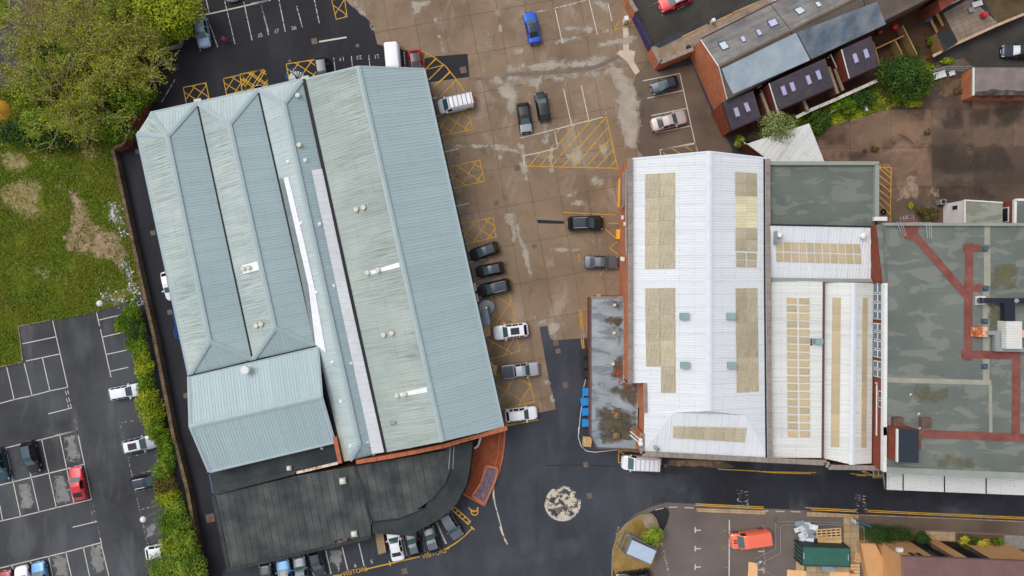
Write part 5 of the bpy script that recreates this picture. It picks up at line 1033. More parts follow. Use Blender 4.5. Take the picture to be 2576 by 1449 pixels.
for s in ('1222 110 1318 300', '1318 305 1395 460'):
    W = Wz(P('a3', s), 2.2)
    for k in range(14):
        p = W[0].lerp(W[1], (k + .5) / 14); b = B(); b.box((p.x, p.y, 1.15), .08, .08, 2.1); b.build('gate_bar', GATE, gt)
    for z in (.3, 1.2, 2.15): b = B(); b.bar(Vector((W[0].x, W[0].y, z)), Vector((W[1].x, W[1].y, z)), .1, .1); b.build('gate_rail', GATE, gt)
    b = B(); b.bar(Vector((W[0].x, W[0].y, 1.15)), Vector((W[1].x, W[1].y, 1.15)), .03, 1.9); b.build('gate_sheet', GATE, gt)
fp = structure(sheet('terrace_pavement', Wz(P('a3', '1440 480 1560 415 2576 -55 2700 -110 2700 20 2576 35 1860 385 1780 470 1500 590'), .07), JOINT))
slabs(fp, Wz(P('a3', '1440 480 1560 415 2576 -55 2700 -110 2700 20 2576 35 1860 385 1780 470 1500 590'), 0), math.radians(24.3), .95, .95, .025, SLABG, 'paving_slab', .10)
kerb(fp, Wz(P('a3', '1440 480 2000 222 2576 -55'), 0), .15, .12, 2.0)
b = B(); p = at(*t('a3', 1738, 462), 1.3); b.lathe(p, [(.05, 0), (.3, .12), (.34, .4), (.2, .62), (.05, .68)], 16); o = b.build('chimney_cowl', plain('dark_steel', s_(56, 56, 60), .25, .6, .5), smooth=True); tag(o, 'dark steel ball ornament on the raised bed by gable', 'ornament')
b = B(); p = at(*t('a3', 1130, 215), 0); b.box(p + Vector((0, 0, .75)), .45, .5, 1.5, .2); b.box(p + Vector((0, 0, 1.52)), .52, .58, .06, .2); o = b.build('utility_cabinet', WHITE); tag(o, 'pale grey utility cabinet inside yellow lines near gate', 'cabinet')
for tl, x, y in (('a3', 1965, 218), ('a3', 2560, 30)): b = B(); p = at(*t(tl, x, y), 0); b.box(p + Vector((0, 0, .5)), .4, .4, 1.0, .4); b.box(p + Vector((0, 0, 1.02)), .46, .46, .05, .4); o = b.build('rubbish_bag_bin', WHITE); tag(o, 'small white bin on the kerb beside yellow line' if x < 2000 else 'small white bin on pavement at top edge by slate roof', 'bin')
# ------------------------------------------------------------------ sheds and small buildings on the east side
sd_ = thing('corrugated_shed', 'white corrugated shed roof beneath pale tree beside derelict yard', 'shed', base_at(P('a4', '300 1400')))
W = Wz(P('a3', '2290 1385') + P('a4', '515 1185') + P('b4', '662 178 140 175 -120 -20'), 3.0); roof_plane(sd_, W, (W[4], W[3]), WR2, 1.2, .25, .1, .05); prism('wall', [p - Vector((0, 0, .05)) for p in W], 0, BRICKD, sd_, cap=False)
bb_ = thing('brick_workshop', 'orange brick workshop with grey felt roof at right edge', 'building', base_at(P('a4', '2350 780')))
W = Wz(P('a4', '2095 648 2800 648 2800 918 2092 918'), 2.5); prism('wall', [p - Vector((0, 0, .03)) for p in W], 0, BRICK, bb_, cap=False); PLANES.append(W); sheet('flat_roof', W, mat_noise('felt_grey', s_(112, 102, 98), s_(136, 126, 120), .7, .3, .7, .8, .2, .14, detail=8), bb_)
wall_run(bb_, [W[3] + Vector((0, 0, .06)), W[0] + Vector((0, 0, .06))], .16, 2.3, WHITE, 'white_fascia'); wall_run(bb_, [W[3] + Vector((0, 0, .05)), W[2] + Vector((0, 0, .05))], .14, 2.3, GUT, 'gutter')
sheet('roof_stain', ragged([p + Vector((0, 0, .012)) for p in Wz(P('a4', '2110 880 2300 860 2576 870 2576 915 2110 912'), 2.5)], .15, .3), mat_noise('roof_soot', s_(54, 48, 48), s_(76, 70, 70), 1, .3, .7, .8, .2, .2, alpha=(.9, .30, .7)), bb_)
for k in range(3): a = at(*t('a4', 2180 + k * 130, 930), 1.6); b = B(); b.box(a, 1.4, .1, .8); o = b.build('window', WHITE, bb_); b = B(); b.box(a - Vector((0, .06, 0)), 1.15, .06, .55); b.build('pane', GLASSD, o)
rl = thing('mesh_fence', 'bent galvanised mesh fence against the brick workshop', 'fence', base_at(P('a4', '1900 650'))); b = B()
W = Wz(P('a4', '1700 680 1840 635 2090 640'), 2.0)
for k in range(24):
    p = W[0].lerp(W[1], k / 9) if k < 9 else W[1].lerp(W[2], (k - 9) / 15); b = B(); b.tube([p, Vector((p.x, p.y, .05))], .025, 4); b.build('fence_wire', GREYM, rl)
for z in (.2, 1.1, 2.0): b = B(); b.tube([Vector((p.x, p.y, z)) for p in W], .04, 5); b.build('fence_rail', GREYM, rl)
wc = thing('white_cabin', 'white clad cabin with mossy flat roof in derelict yard', 'cabin', base_at(P('b4', '2050 660')))
W = Wz(P('b4', '2008 548 2372 572 2372 778 2008 778'), 4.4); prism('wall', W, 0, WHITE, wc, cap=False); sheet('flat_roof', [p + Vector((0, 0, .0)) for p in W], membrane('cabin_roof', s_(136, 142, 130), s_(150, 154, 142), s_(92, 94, 66)), wc)
wall_run(wc, [W[0] + Vector((0, 0, .08)), W[1] + Vector((0, 0, .08))], .16, 4.0, WHITE, 'roof_trim'); wall_run(wc, [W[3] + Vector((0, 0, .08)), W[0] + Vector((0, 0, .08))], .16, 4.0, WHITE, 'roof_trim')
for k in range(17): z = .25 + k * .235; b = B(); b.bar(Vector((W[0].x - .03, W[0].y, z)), Vector((W[3].x - .03, W[3].y, z)), .07, .16); b.build('cladding_board', WHITE, wc)
p = at(*t('b4', 1955, 620), 2.6); b = B(); b.box((W[0].x - .07, p.y, 2.7), .1, .75, 1.2); o = b.build('window', WHITE, wc); b = B(); b.box((W[0].x - .13, p.y, 2.7), .06, .5, .95); b.build('pane', GLASSD, o)
rc = thing('brick_kiosk', 'small brick kiosk with white roof edge and dark window at right edge', 'kiosk', base_at(P('b4', '2470 660')))
W = Wz(P('b4', '2495 545 2800 540 2800 780 2490 780'), 4.8); prism('wall', W, 0, BRICKR, rc, cap=False); sheet('flat_roof', W, MEM2, rc); wall_run(rc, [W[3] + Vector((0, 0, .08)), W[0] + Vector((0, 0, .08))], .3, 4.5, WHITE, 'roof_trim'); wall_run(rc, [W[0] + Vector((0, 0, .08)), W[1] + Vector((0, 0, .08))], .3, 4.5, WHITE, 'roof_trim')
p = at(*t('b4', 2450, 690), 3); b = B(); b.box((W[0].x - .05, p.y, 2.9), .12, 2.0, 1.7); o = b.build('window', WHITE, rc); b = B(); b.box((W[0].x - .12, p.y, 2.9), .06, 1.7, 1.4); b.build('pane', GLASSD, o)
b = B(); p = at(*t('b4', 1760, 572), 0); b.box(p + Vector((0, 0, .5)), .8, .65, 1.0, .1); o = b.build('air_conditioning_unit', GREYM); tag(o, 'grey air conditioning unit outside the white cabin', 'unit'); b = B(); b.lathe(p + Vector((0, 0, 1.0)), [(.26, 0), (.26, .05), (.1, .06)], 12); b.build('fan_grille', BLACK, o)
# ------------------------------------------------------------------ orange rendered house (south-east corner)
oh = thing('rendered_house', 'orange rendered house with purple brown roof in bottom right corner', 'house', base_at(P('d5', '1900 1350')))
OZ = 6.6
W = Wz(P('d5', '1403 1237 2800 1292 2800 1800 1440 1800'), OZ)
wallp = [Vector((p.x, p.y, OZ - .1)) for p in (W[0] + Vector((.35, -.35, 0)), W[1] + Vector((0, -.35, 0)), W[2], W[3] + Vector((.35, 0, 0)))]
prism('wall', wallp, 0, RENDER, oh, cap=False); a = W[0].lerp(W[3], .5) + Vector((4, 0, 2.2)); c = W[1].lerp(W[2], .5) + Vector((0, 0, 2.2))
roof_plane(oh, [W[0], W[1], c, a], (W[0], W[1]), PURP, 2.0, .35, .04, .02); roof_plane(oh, [W[3], W[0], a], (W[3], W[0]), PURP, 2.0, .35, .04, .02)
strip(oh, W[0], W[1], .16, plain('gutter_purple', s_(92, 70, 72))); strip(oh, W[0], W[3], .16, plain('gutter_mauve', s_(130, 104, 98)))
for x0, x1, zz in ((1640, 1860, 0), (1905, 2330, 0)): pass
def on_wall(fx, z, w_, h_, mat, name, d=.06):
    p = wallp[0].lerp(wallp[1], fx); dr = (wallp[1] - wallp[0]); an = math.atan2(dr.y, dr.x); b = B(); b.box((p.x, p.y + d, z), w_, .12, h_, an); return b.build(name, mat, oh)
for fx in (.10, .15): on_wall(fx, 5.2, .5, .9, GLASSD, 'window')
on_wall(.30, 3.4, 2.2, 6.4, GLASSD, 'stair_window'); on_wall(.52, 3.4, 4.2, 6.4, GLASSD, 'stair_window')
for k in range(4): on_wall(.285 + k * .012, 3.4, .08, 6.5, BLACK, 'mullion', .14)
for k in range(5): on_wall(.48 + k * .022, 3.4, .08, 6.5, BLACK, 'mullion', .14)
on_wall(.41, 3.3, 1.4, 6.6, RENDER, 'pilaster', .3); b = B(); p = wallp[0].lerp(wallp[1], .035); b.box((p.x, p.y + .3, 4.4), .7, .5, .5); b.build('security_lamp', WHITE, oh)
# bungalow-like low annex in front (west part)
an = P('d5', '1000 1110 1230 1115 1640 1160 1640 1300 1090 1300')
prism('low_annex', Wz(P('d5', '1010 1120 1150 1118 1320 1460 1090 1500'), 1.2), 0, RENDER, oh)
# ------------------------------------------------------------------ substation island with kerb
isl_px = P('d4', '480 832 530 835 570 880 600 960 640 1000 640 1090 580 1180 560 1300 520 1350 180 1420 150 1330 160 1180 205 1020 290 930 400 855')
isl = structure(prism('traffic_island', Wz(isl_px, .14), 0, mat_noise('island_turf', s_(118, 92, 44), s_(164, 136, 86), .5, .3, .7, .95, .1, .25, 4, detail=8)))
kerb(isl, Wz(P('d4', '150 1432 150 1330 160 1180 205 1020 290 930 400 855 480 832 530 835 570 880 600 960 625 1020'), 0), .2, .18, 1.0)
slabs(isl, Wz(P('d4', '430 850 530 840 590 940 560 1000 470 960'), 0), .6, .9, .9, .05, SLABG, 'paving_slab', .17)
structure(sheet('asphalt_crossing', Wz(P('d4', '505 825 560 795 640 765 690 785 705 830 680 930 640 1000 600 960 570 880 530 835'), Z2), ASPH2))
sb = thing('substation', 'pale blue roofed substation cabinet inside grey railings on traffic island', 'substation', base_at(P('d4', '430 1190')))
W = Wz(P('d4', '345 1085 575 1190 525 1315 290 1215'), 2.3); prism('cabinet', W, .14, GREYM, sb); sheet('roof', [p + Vector((0, 0, .03)) for p in W], plain('roof_pale_blue', s_(176, 192, 212), .5), sb)
W = Wz(P('d4', '285 1038 345 1050 575 1175 585 1195 520 1322 255 1215 232 1180'), 1.9); W.append(W[0])
for a, b_ in zip(W, W[1:]):
    n = max(2, round((b_ - a).length / .22))
    for k in range(n): p = a.lerp(b_, k / n); b = B(); b.box((p.x, p.y, 1.0), .05, .05, 1.8); b.build('railing_bar', GREYM, sb)
    for z in (.35, 1.85): b = B(); b.bar(Vector((a.x, a.y, z)), Vector((b_.x, b_.y, z)), .06, .06); b.build('railing_rail', GREYM, sb)
for tl, s in (('d4', '955 775 1615 800 1630 812 1615 838 965 812'), ('d5', '485 820 500 812 985 840 985 868 490 855')):
    rf = structure(prism('pedestrian_refuge', Wz(P(tl, s), .12), 0, JOINT)); slabs(rf, Wz(P(tl, s), 0), math.radians(-2.2), .85, .62, .03, SLAB, 'paving_slab', .145)
pth = structure(sheet('tiled_path', Wz(P('d5', '842 868 985 868 990 960 990 1190 1000 1432 1010 1600 480 1600 490 1340 910 1340 910 1165 845 1120'), .02), JOINT)); slabs(pth, Wz(P('d5', '842 868 985 868 990 960 990 1190 1000 1432 1010 1600 480 1600 490 1340 910 1340 910 1165 845 1120'), 0), 0, .92, .92, .03, SLAB, 'paving_slab', .05)
pt2 = structure(sheet('garden_path', Wz(P('d5', '1630 1000 1915 1010 1915 1150 1690 1145'), .02), JOINT)); slabs(pt2, Wz(P('d5', '1630 1000 1915 1010 1915 1150 1690 1145'), 0), 0, .8, .8, .03, SLAB, 'paving_slab', .05)
structure(sheet('garden_bed', Wz(P('d5', '985 955 1480 985 1640 1000 1690 1145 1100 1140 1000 1100'), .03), EARTH)); structure(sheet('shrub_bed', Wz(P('d5', '1920 1020 2380 1040 2400 1170 1940 1160'), .03), EARTH))
structure(sheet('gravel_drive', Wz(P('d5', '2390 1040 2700 1050 2700 1170 2390 1170'), .03), mat_noise('grey_gravel', s_(120, 114, 108), s_(146, 140, 134), 2, .3, .7, .9, .2, .25)))
# ------------------------------------------------------------------ brown boundary wall along the drive
W = Wz(P('b1', '1080 60 1110 180 1380 1430') + P('c1', '1480 480 1665 1432') + P('d1', '1800 600 1910 1240 1960 1500'), 1.1)
rw = thing('retaining_wall', 'long brown boundary wall between hedge and warehouse drive', 'wall', base_at(P('c1', '1470 700')))
WALLB = mat_noise('wall_rough_brown', s_(84, 70, 54), s_(122, 104, 82), .9, .3, .7, .95, .1, .35, 4, rand=.10, detail=8)
wall_run(rw, W, .34, 0, WALLB, 'wall_panel'); coping_run(rw, [p + Vector((0, 0, .05)) for p in W], .46, WALLB, 1.0)
W = Wz(P('a1', '1430 850 1180 1385 1085 1425'), 1.8); r2w = thing('brick_retaining_wall', 'dark red brick wall under the trees at warehouse corner', 'wall', base_at(P('a1', '1300 1120'))); wall_run(r2w, W, .35, 0, BRICKR, 'wall_panel'); coping_run(r2w, [p + Vector((0, 0, .05)) for p in W], .42, WALLB, 1.0)
W = Wz(P('a1', '1730 380 1720 432 1520 478'), .7); r3w = thing('low_concrete_wall', 'short pale concrete wall at the edge of the trees', 'wall', base_at(P('a1', '1650 440'))); wall_run(r3w, W, .3, 0, COPE, 'wall_panel')
# ------------------------------------------------------------------ vehicles
def paint(name, c, metal=0.25):
    m = NT(name); m.b.inputs['Coat Weight'].default_value = 0.6; m.b.inputs['Coat Roughness'].default_value = 0.08
    return m.done(c, 0.35, 0.5, metal)
PAINT = {k: paint('paint_' + k, s_(*c), mt) for k, c, mt in (('white', (232, 233, 238), 0), ('silver', (176, 180, 188), .5), ('black', (22, 24, 28), .1), ('red', (206, 34, 52), .1), ('darkred', (150, 26, 36), .1), ('blue', (28, 88, 196), .3), ('skyblue', (98, 150, 200), .3), ('paleblue', (150, 172, 196), .4),
         ('navy', (36, 46, 62), .3), ('grey', (104, 114, 122), .4), ('darkgrey', (62, 68, 76), .4), ('champagne', (206, 194, 190), .4), ('orange', (236, 112, 84), .0), ('teal', (40, 72, 84), .3))}
CGL = NT('car_glass'); CGL = CGL.done(s_(66, 92, 92), 0.05, 0.9)
CGLB = NT('car_glass_black'); CGLB = CGLB.done(s_(20, 24, 30), 0.05, 0.8)
TYRE = plain('tyre_rubber', s_(24, 24, 25), .85, .2); RIM = plain('alloy_rim', s_(150, 152, 156), .35, .5, .6)
HLMP = plain('headlamp_lens', s_(216, 220, 226), .1, .8); TLMP = plain('tail_lamp_lens', s_(168, 22, 26), .2, .6); PLW = plain('plate_white', s_(226, 226, 220)); PLY_ = plain('plate_yellow', s_(226, 186, 60)); TRIM = plain('car_trim', s_(34, 36, 40), .6, .3)
CH = plain('rail_chrome', s_(186, 190, 196), .3, .6, .5)
# profile points: (x fraction, height); ws windscreen, rw rear window, sw side window ranges as fractions of length
TYPES = {
 'hatch': dict(L=4.15, Wd=1.76, Hh=1.47, prof=((0, .52), (.02, .66), (.07, .75), (.27, .96), (.44, 1.38), (.56, 1.47), (.82, 1.40), (.93, 1.02), (.985, .86), (1, .55)), ws=(.27, .44), rw=(.82, .93), sw=((.40, .60), (.62, .82)), belt=.93),
 'sedan': dict(L=4.75, Wd=1.82, Hh=1.44, prof=((0, .50), (.02, .64), (.07, .74), (.29, .95), (.43, 1.36), (.54, 1.44), (.70, 1.36), (.84, 1.03), (.97, .95), (1, .58)), ws=(.29, .43), rw=(.70, .84), sw=((.39, .55), (.57, .72)), belt=.93),
 'coupe': dict(L=4.5, Wd=1.78, Hh=1.36, prof=((0, .48), (.02, .6), (.07, .70), (.30, .90), (.44, 1.28), (.55, 1.36), (.74, 1.26), (.90, .98), (.975, .90), (1, .55)), ws=(.30, .44), rw=(.74, .90), sw=((.41, .66),), belt=.88),
 'estate': dict(L=4.65, Wd=1.80, Hh=1.50, prof=((0, .50), (.02, .64), (.07, .74), (.27, .96), (.41, 1.40), (.52, 1.50), (.88, 1.44), (.96, 1.04), (.99, .88), (1, .55)), ws=(.27, .41), rw=(.88, .96), sw=((.38, .54), (.56, .72), (.74, .87)), belt=.94),
 'suv': dict(L=4.6, Wd=1.88, Hh=1.68, prof=((0, .58), (.02, .80), (.07, .92), (.27, 1.10), (.41, 1.56), (.52, 1.68), (.87, 1.60), (.95, 1.18), (.99, 1.0), (1, .6)), ws=(.27, .41), rw=(.87, .95), sw=((.38, .54), (.56, .72), (.74, .85)), belt=1.07),
 'van': dict(L=5.2, Wd=1.98, Hh=1.98, prof=((0, .6), (.015, .9), (.05, 1.02), (.15, 1.18), (.28, 1.82), (.36, 1.96), (.6, 1.98), (.96, 1.95), (.995, 1.2), (1, .5)), ws=(.15, .28), rw=None, sw=((.22, .36),), belt=1.15),
 'pickup': dict(L=5.3, Wd=1.88, Hh=1.78, prof=((0, .62), (.02, .88), (.06, .98), (.25, 1.10), (.36, 1.62), (.44, 1.78), (.60, 1.74), (.64, 1.2), (.66, 1.14), (.98, 1.12), (1, .6)), ws=(.25, .36), rw=(.60, .64), sw=((.33, .46), (.48, .60)), belt=1.08),
}
def interp(pr, x):
    for (a, za), (b, zb) in zip(pr, pr[1:]):
        if a <= x <= b:
            f = (x - a) / (b - a) if b > a else 0
            return za + (zb - za) * f
    return pr[-1][1]
def car(name, label, kind, col, front, rear, cat='car', roof=None, rails=False, sun=False, rack=False, tailcol=None, stripes=False, group=None, hood=None):
    T = TYPES[kind]; a, b = at(*front, .7), at(*rear, .7); d = a - b; Lr = d.length; root = thing(name, label, cat, (0, 0, 0), group)
    L = T['L'] * min(1.12, max(.82, Lr / T['L'])); Wd = T['Wd'] * min(1.06, max(.95, Lr / T['L'])); pm = PAINT[col]
    ks = {0, 1, .005, .02, .045, .07, .93, .955, .98, .995}
    for p, _ in T['prof']: ks.add(p)
    for rg in [T['ws']] + ([T['rw']] if T['rw'] else []) + list(T['sw']): ks.update(rg)
    k = 0.0
    while k < 1: ks.add(round(k, 3)); k += 0.045
    X = sorted(ks); X2 = [X[0]]
    for x in X[1:]:
        if x - X2[-1] > .004: X2.append(x)
    X = X2; zmax = T['Hh']; belt0 = T['belt']; rows = []
    def plan(x):
        if x < .12: return .74 + .26 * math.sin(min(1, x / .12) * math.pi / 2) ** .8
        if x > .90: return .80 + .20 * math.sin(min(1, (1 - x) / .10) * math.pi / 2) ** .8
        return 1.0
    for x in X:
        zt = interp(T['prof'], x); zb = min(belt0, zt - .05); c = max(0, min(1, (zt - zb - .05) / (zmax - belt0 - .05))); wb = Wd / 2 * plan(x)
        if kind == 'van': wbelt = wb * .99; wr = Wd / 2 * .86
        else: wbelt = wb * .94; wr = Wd / 2 * .70
        wt = wbelt * .93 * (1 - c) + wr * c
        rows.append([(0, zt + .02), (wt * .5, zt + .014), (wt * .86, zt - .005), (wt, zt - .045), (wbelt, zb - .02), (wb, zb - .12), (wb, .48), (wb * .985, .28), (wb * .9, .2)])
    n = 9; parts = {}
    def put(key, quad):
        parts.setdefault(key, []).append(quad)
    for i in range(len(X) - 1):
        xm = (X[i] + X[i + 1]) / 2
        for s in (1, -1):
            for j in range(n - 1):
                q = [(L / 2 - X[i] * L, s * rows[i][j][0], rows[i][j][1]), (L / 2 - X[i + 1] * L, s * rows[i + 1][j][0], rows[i + 1][j][1]), (L / 2 - X[i + 1] * L, s * rows[i + 1][j + 1][0], rows[i + 1][j + 1][1]), (L / 2 - X[i] * L, s * rows[i][j + 1][0], rows[i][j + 1][1])]
                if s < 0: q = q[::-1]
                key = 'body'
                inr = lambda r: r and r[0] <= xm <= r[1]
                if inr(T['ws']) and j < 2: key = 'windscreen'
                elif inr(T['rw']) and j < 2: key = 'rear_window'
                elif j == 3 and any(inr(r) for r in T['sw']): key = 'side_window|%d|%d' % (s, [inr(r) for r in T['sw']].index(True))
                elif xm < .07 and j in (3, 4) and xm > .004: key = 'headlight|%d' % s
                elif xm > .955 and j in ((3, 4) if kind != 'van' else (4, 5)): key = 'tail_light|%d' % s
                elif .05 < xm < T['ws'][0] and j < 3: key = 'bonnet'
                elif kind == 'pickup' and xm > .665 and j < 3: key = 'bed_cover'
                elif T['ws'][1] < xm < (T['rw'][0] if T['rw'] else .96) and j < 2: key = 'roof'
                elif j >= 7: key = 'sill'
                elif tailcol and xm > .94: key = 'rear_panel'
                put(key, q)
    mats = {'body': pm, 'windscreen': CGL, 'rear_window': CGLB, 'side_window': CGLB, 'headlight': HLMP, 'tail_light': TLMP, 'bonnet': PAINT[hood] if hood else pm, 'roof': PAINT[roof] if roof else pm, 'sill': TRIM, 'bed_cover': PAINT['darkgrey'], 'rear_panel': PAINT[tailcol] if tailcol else pm}
    for key, qs in parts.items():
        nm = key.split('|')[0]; V = []; idx = {}; fs = []
        for q in qs:
            f = []
            for p in q:
                kk = (round(p[0], 4), round(p[1], 4), round(p[2], 4))
                if kk not in idx: idx[kk] = len(V); V.append(p)
                if idx[kk] not in f: f.append(idx[kk])
            if len(f) > 2: fs.append(tuple(f))
        mk(nm, V, fs, mats[nm], root, smooth=nm in ('body', 'bonnet', 'roof'))
    # end panels
    for i, x, s in ((0, L / 2, 1), (-1, -L / 2, -1)):
        r = rows[i]; V = [(x, y, z) for y, z in r] + [(x, -y, z) for y, z in r[::-1]]
        mk('front_bumper' if s > 0 else 'rear_bumper', V, [tuple(range(len(V)))], pm if s > 0 or not tailcol else PAINT[tailcol], root)
        b_ = B(); b_.box((x + s * .012, 0, .42), .02, .52, .11); b_.build('number_plate', PLW if s > 0 else PLY_, root)
    b_ = B(); b_.box((0, 0, .17), L * .9, Wd * .86, .14); b_.build('underbody_light_block', TRIM, root)  # dark box added to block light under the car and deepen its contact shade
    # wheels
    wr_ = .33 if kind not in ('suv', 'pickup', 'van') else .36; fx = .19 if kind != 'van' else .17
    for x in (L / 2 - fx * L, L / 2 - .80 * L):
        for s in (1, -1):
            y = s * (Wd / 2 - .09); w_ = B(); w_.tube([(x, y - .1, wr_), (x, y + .1, wr_)], wr_, 16); o = w_.build('wheel', TYRE, root)
            w_ = B(); w_.tube([(x, y + s * .085, wr_), (x, y + s * .106, wr_)], wr_ * .66, 12); w_.build('rim', RIM, o)
    mx = L / 2 - (T['ws'][0] + .07) * L
    for s in (1, -1): b_ = B(); b_.box((mx, s * (Wd / 2 + .08), belt0 + .06), .14, .22, .14, -s * .25); b_.build('wing_mirror', pm if kind != 'pickup' else CH, root)
    x0, x1 = L / 2 - (T['ws'][1] + .04) * L, L / 2 - ((T['rw'][0] if T['rw'] else .94) - .03) * L
    if rails:
        for s in (1, -1): b_ = B(); b_.tube([(x0, s * Wd * .33, zmax - .06), (x0 - .2, s * Wd * .335, zmax + .05), (x1 + .2, s * Wd * .335, zmax + .03), (x1, s * Wd * .33, zmax - .12)], .035, 6); b_.build('roof_rail', CH, root)
    if sun:
        b_ = B(); zz = zmax + .012; b_.box(((x0 + x1) / 2 + .15, 0, zz), (x0 - x1) * .62, Wd * .46, .03); b_.build('sunroof', CGLB, root)
    if rack:
        for k in range(6): xx = x0 + (x1 - x0) * k / 5; b_ = B(); b_.tube([(xx, -Wd * .42, zmax + .12), (xx, Wd * .42, zmax + .12)], .03, 5); b_.build('roof_bar', GUT if rack == 'dark' else GREYM, root)
        for s in (1, -1): b_ = B(); b_.tube([(x0, s * Wd * .40, zmax + .09), (x1, s * Wd * .40, zmax + .09)], .03, 5); b_.build('rack_rail', GREYM, root)
    if stripes:
        for y in (-.16, .16): b_ = B(); b_.quad((L / 2 - .06 * L, y - .09, interp(T['prof'], .06) + .035), (L / 2 - .06 * L, y + .09, interp(T['prof'], .06) + .035), (L / 2 - .14 * L, y + .09, interp(T['prof'], .14) + .035), (L / 2 - .14 * L, y - .09, interp(T['prof'], .14) + .035)); b_.build('bonnet_stripe', BLACK, root)
    if kind == 'pickup':
        for k in range(7): b_ = B(); b_.box((-L / 2 + .12 + k * .23, 0, 1.17), .05, Wd * .8, .03); b_.build('cover_rib', TRIM, root)
    root.rotation_euler = (0, 0, math.atan2(d.y, d.x)); c = (a + b) / 2; root.location = (c.x, c.y, 0.03)
    return root
def V(tile, s): return P(tile, s)
def cc(label, kind, col, tile, s, **k):
    f, r = P(tile, s); return car(k.pop('name', 'parked_car'), label, kind, col, f, r, **k)
def c2(label, kind, col, f, r, **k): return car(k.pop('name', 'parked_car'), label, kind, col, t(*f), t(*r), **k)
gN, gY, gP, gV = 'cars in the northern bays', 'cars in the concrete yard', 'cars in the left car park', 'cars in the visitor bays'
cc('pale blue hatchback parked beside the trees at top left', 'hatch', 'paleblue', 'a1', '1965 452 1918 165', group=gN); cc('silver car cut off by the top edge near white bay lines', 'hatch', 'silver', 'a1', '2232 6 2190 -280', group=gN)
cc('white van with red rear tucked under the warehouse north eaves', 'van', 'white', 'a2', '1362 800 1328 420', name='parked_van', cat='van', tailcol='red', group=gN); cc('dark red hatchback with black roof by the warehouse corner', 'hatch', 'red', 'a2', '1585 770 1545 475', roof='black', group=gN)
cc('black car half hidden by warehouse eaves beside yellow box', 'suv', 'black', 'a2', '700 860 650 555', roof='darkgrey', group=gN); cc('white van with red rear doors and dark roof bars in the yard', 'van', 'white', 'a2', '1775 1035 2122 958', name='parked_van', cat='van', tailcol='red', rack='dark', group=gY)
cc('bright blue hatchback alone at the top of the concrete yard', 'sedan', 'blue', 'a3', '208 108 275 418', roof='navy', group=gY); cc('black car with silver bonnet next to the all black hatchback', 'hatch', 'black', 'a3', '190 1278 150 985', hood='silver', group=gY)
cc('all black hatchback beside the car with silver bonnet', 'hatch', 'black', 'a3', '315 882 368 1162', group=gY); cc('dark navy hatchback in the first bay by terrace gable', 'hatch', 'navy', 'a3', '1388 862 1645 775', group=gY)
cc('champagne saloon in the bays below terrace gable', 'sedan', 'champagne', 'a3', '1724 1112 1388 1208', group=gY); cc('red car on the street at the top edge', 'hatch', 'red', 'a3', '1468 62 1765 -55', roof='silver', cat='car')
cc('black hatchback, uppermost of three black cars along warehouse', 'hatch', 'black', 'b2', '2080 1088 2355 990', roof='darkgrey', group=gY); cc('black car, middle of three black cars along warehouse', 'hatch', 'black', 'b2', '2135 1245 2408 1190', roof='darkgrey', group=gY)
cc('black SUV with chrome roof rails by the spiral stair', 'suv', 'black', 'b2', '2155 1428 2468 1355', roof='darkgrey', rails=True, group=gY); cc('black people carrier with silver rails facing the factory', 'suv', 'black', 'b3', '926 765 584 775', rails=True, roof='navy', group=gY)
cc('blue grey saloon nosed up to the factory wall', 'sedan', 'grey', 'b3', '1072 1146 742 1140', group=gY); c2('white SUV with glass sunroof right of the spiral stair', 'suv', 'white', ('c2', 2305, 452), ('c3', 207, 412), sun=True, group=gY)
c2('silver pickup with dark covered bed in the yard', 'pickup', 'silver', ('c3', 312, 788), ('c2', 2372, 828), name='pickup_truck', cat='pickup', group=gY); c2('white SUV on the lowest bay of the concrete yard', 'suv', 'white', ('c3', 292, 1210), ('c2', 2415, 1245), rails=True, group=gY)
c2('white car half hidden under the warehouse west eaves', 'hatch', 'white', ('c1', 1660, 132), ('b1', 1600, 1228)); cc('white estate parked beside the hedge in left car park', 'estate', 'white', 'c1', '1362 985 1050 1042', group=gP)
cc('silver SUV with sunroof beside the hedge', 'suv', 'silver', 'd1', '1508 128 1182 200', sun=True, roof='white', group=gP); cc('black estate with silver rails tucked into the hedge', 'suv', 'black', 'd1', '1560 488 1265 548', rails=True, roof='navy', group=gP)
cc('white car half buried under the bottom hedge trees', 'hatch', 'white', 'd1', '1700 1165 1398 1215', group=gP); cc('black hatchback in the middle rows of the left car park', 'estate', 'black', 'd1', '332 442 258 140', roof='teal', group=gP)
cc('dark teal car at the left edge of the car park', 'hatch', 'teal', 'd1', '30 522 -50 210', group=gP); cc('red coupe near the end of the car park rows', 'coupe', 'red', 'd1', '715 385 775 702', group=gP)
cc('red car cut by the bottom edge in the corner row', 'hatch', 'darkred', 'd1', '35 1385 100 1690', group=gP); cc('white hatchback at the bottom edge next to blue car', 'hatch', 'white', 'd1', '192 1340 262 1640', group=gP); cc('pale blue hatchback at the bottom edge of the car park', 'hatch', 'skyblue', 'd1', '355 1300 425 1600', roof='paleblue', group=gP)
cc('black car in leftmost visitor bay at the bottom edge', 'estate', 'black', 'd2', '820 1318 880 1640', group=gV); cc('bright blue hatchback in the visitor bays at bottom edge', 'hatch', 'skyblue', 'd2', '990 1278 1050 1580', group=gV); cc('grey estate with rails between blue and dark grey cars', 'estate', 'grey', 'd2', '1148 1248 1210 1560', rails=True, group=gV); cc('dark grey car reversed into the visitor bays', 'hatch', 'darkgrey', 'd2', '1358 1432 1295 1165', group=gV)
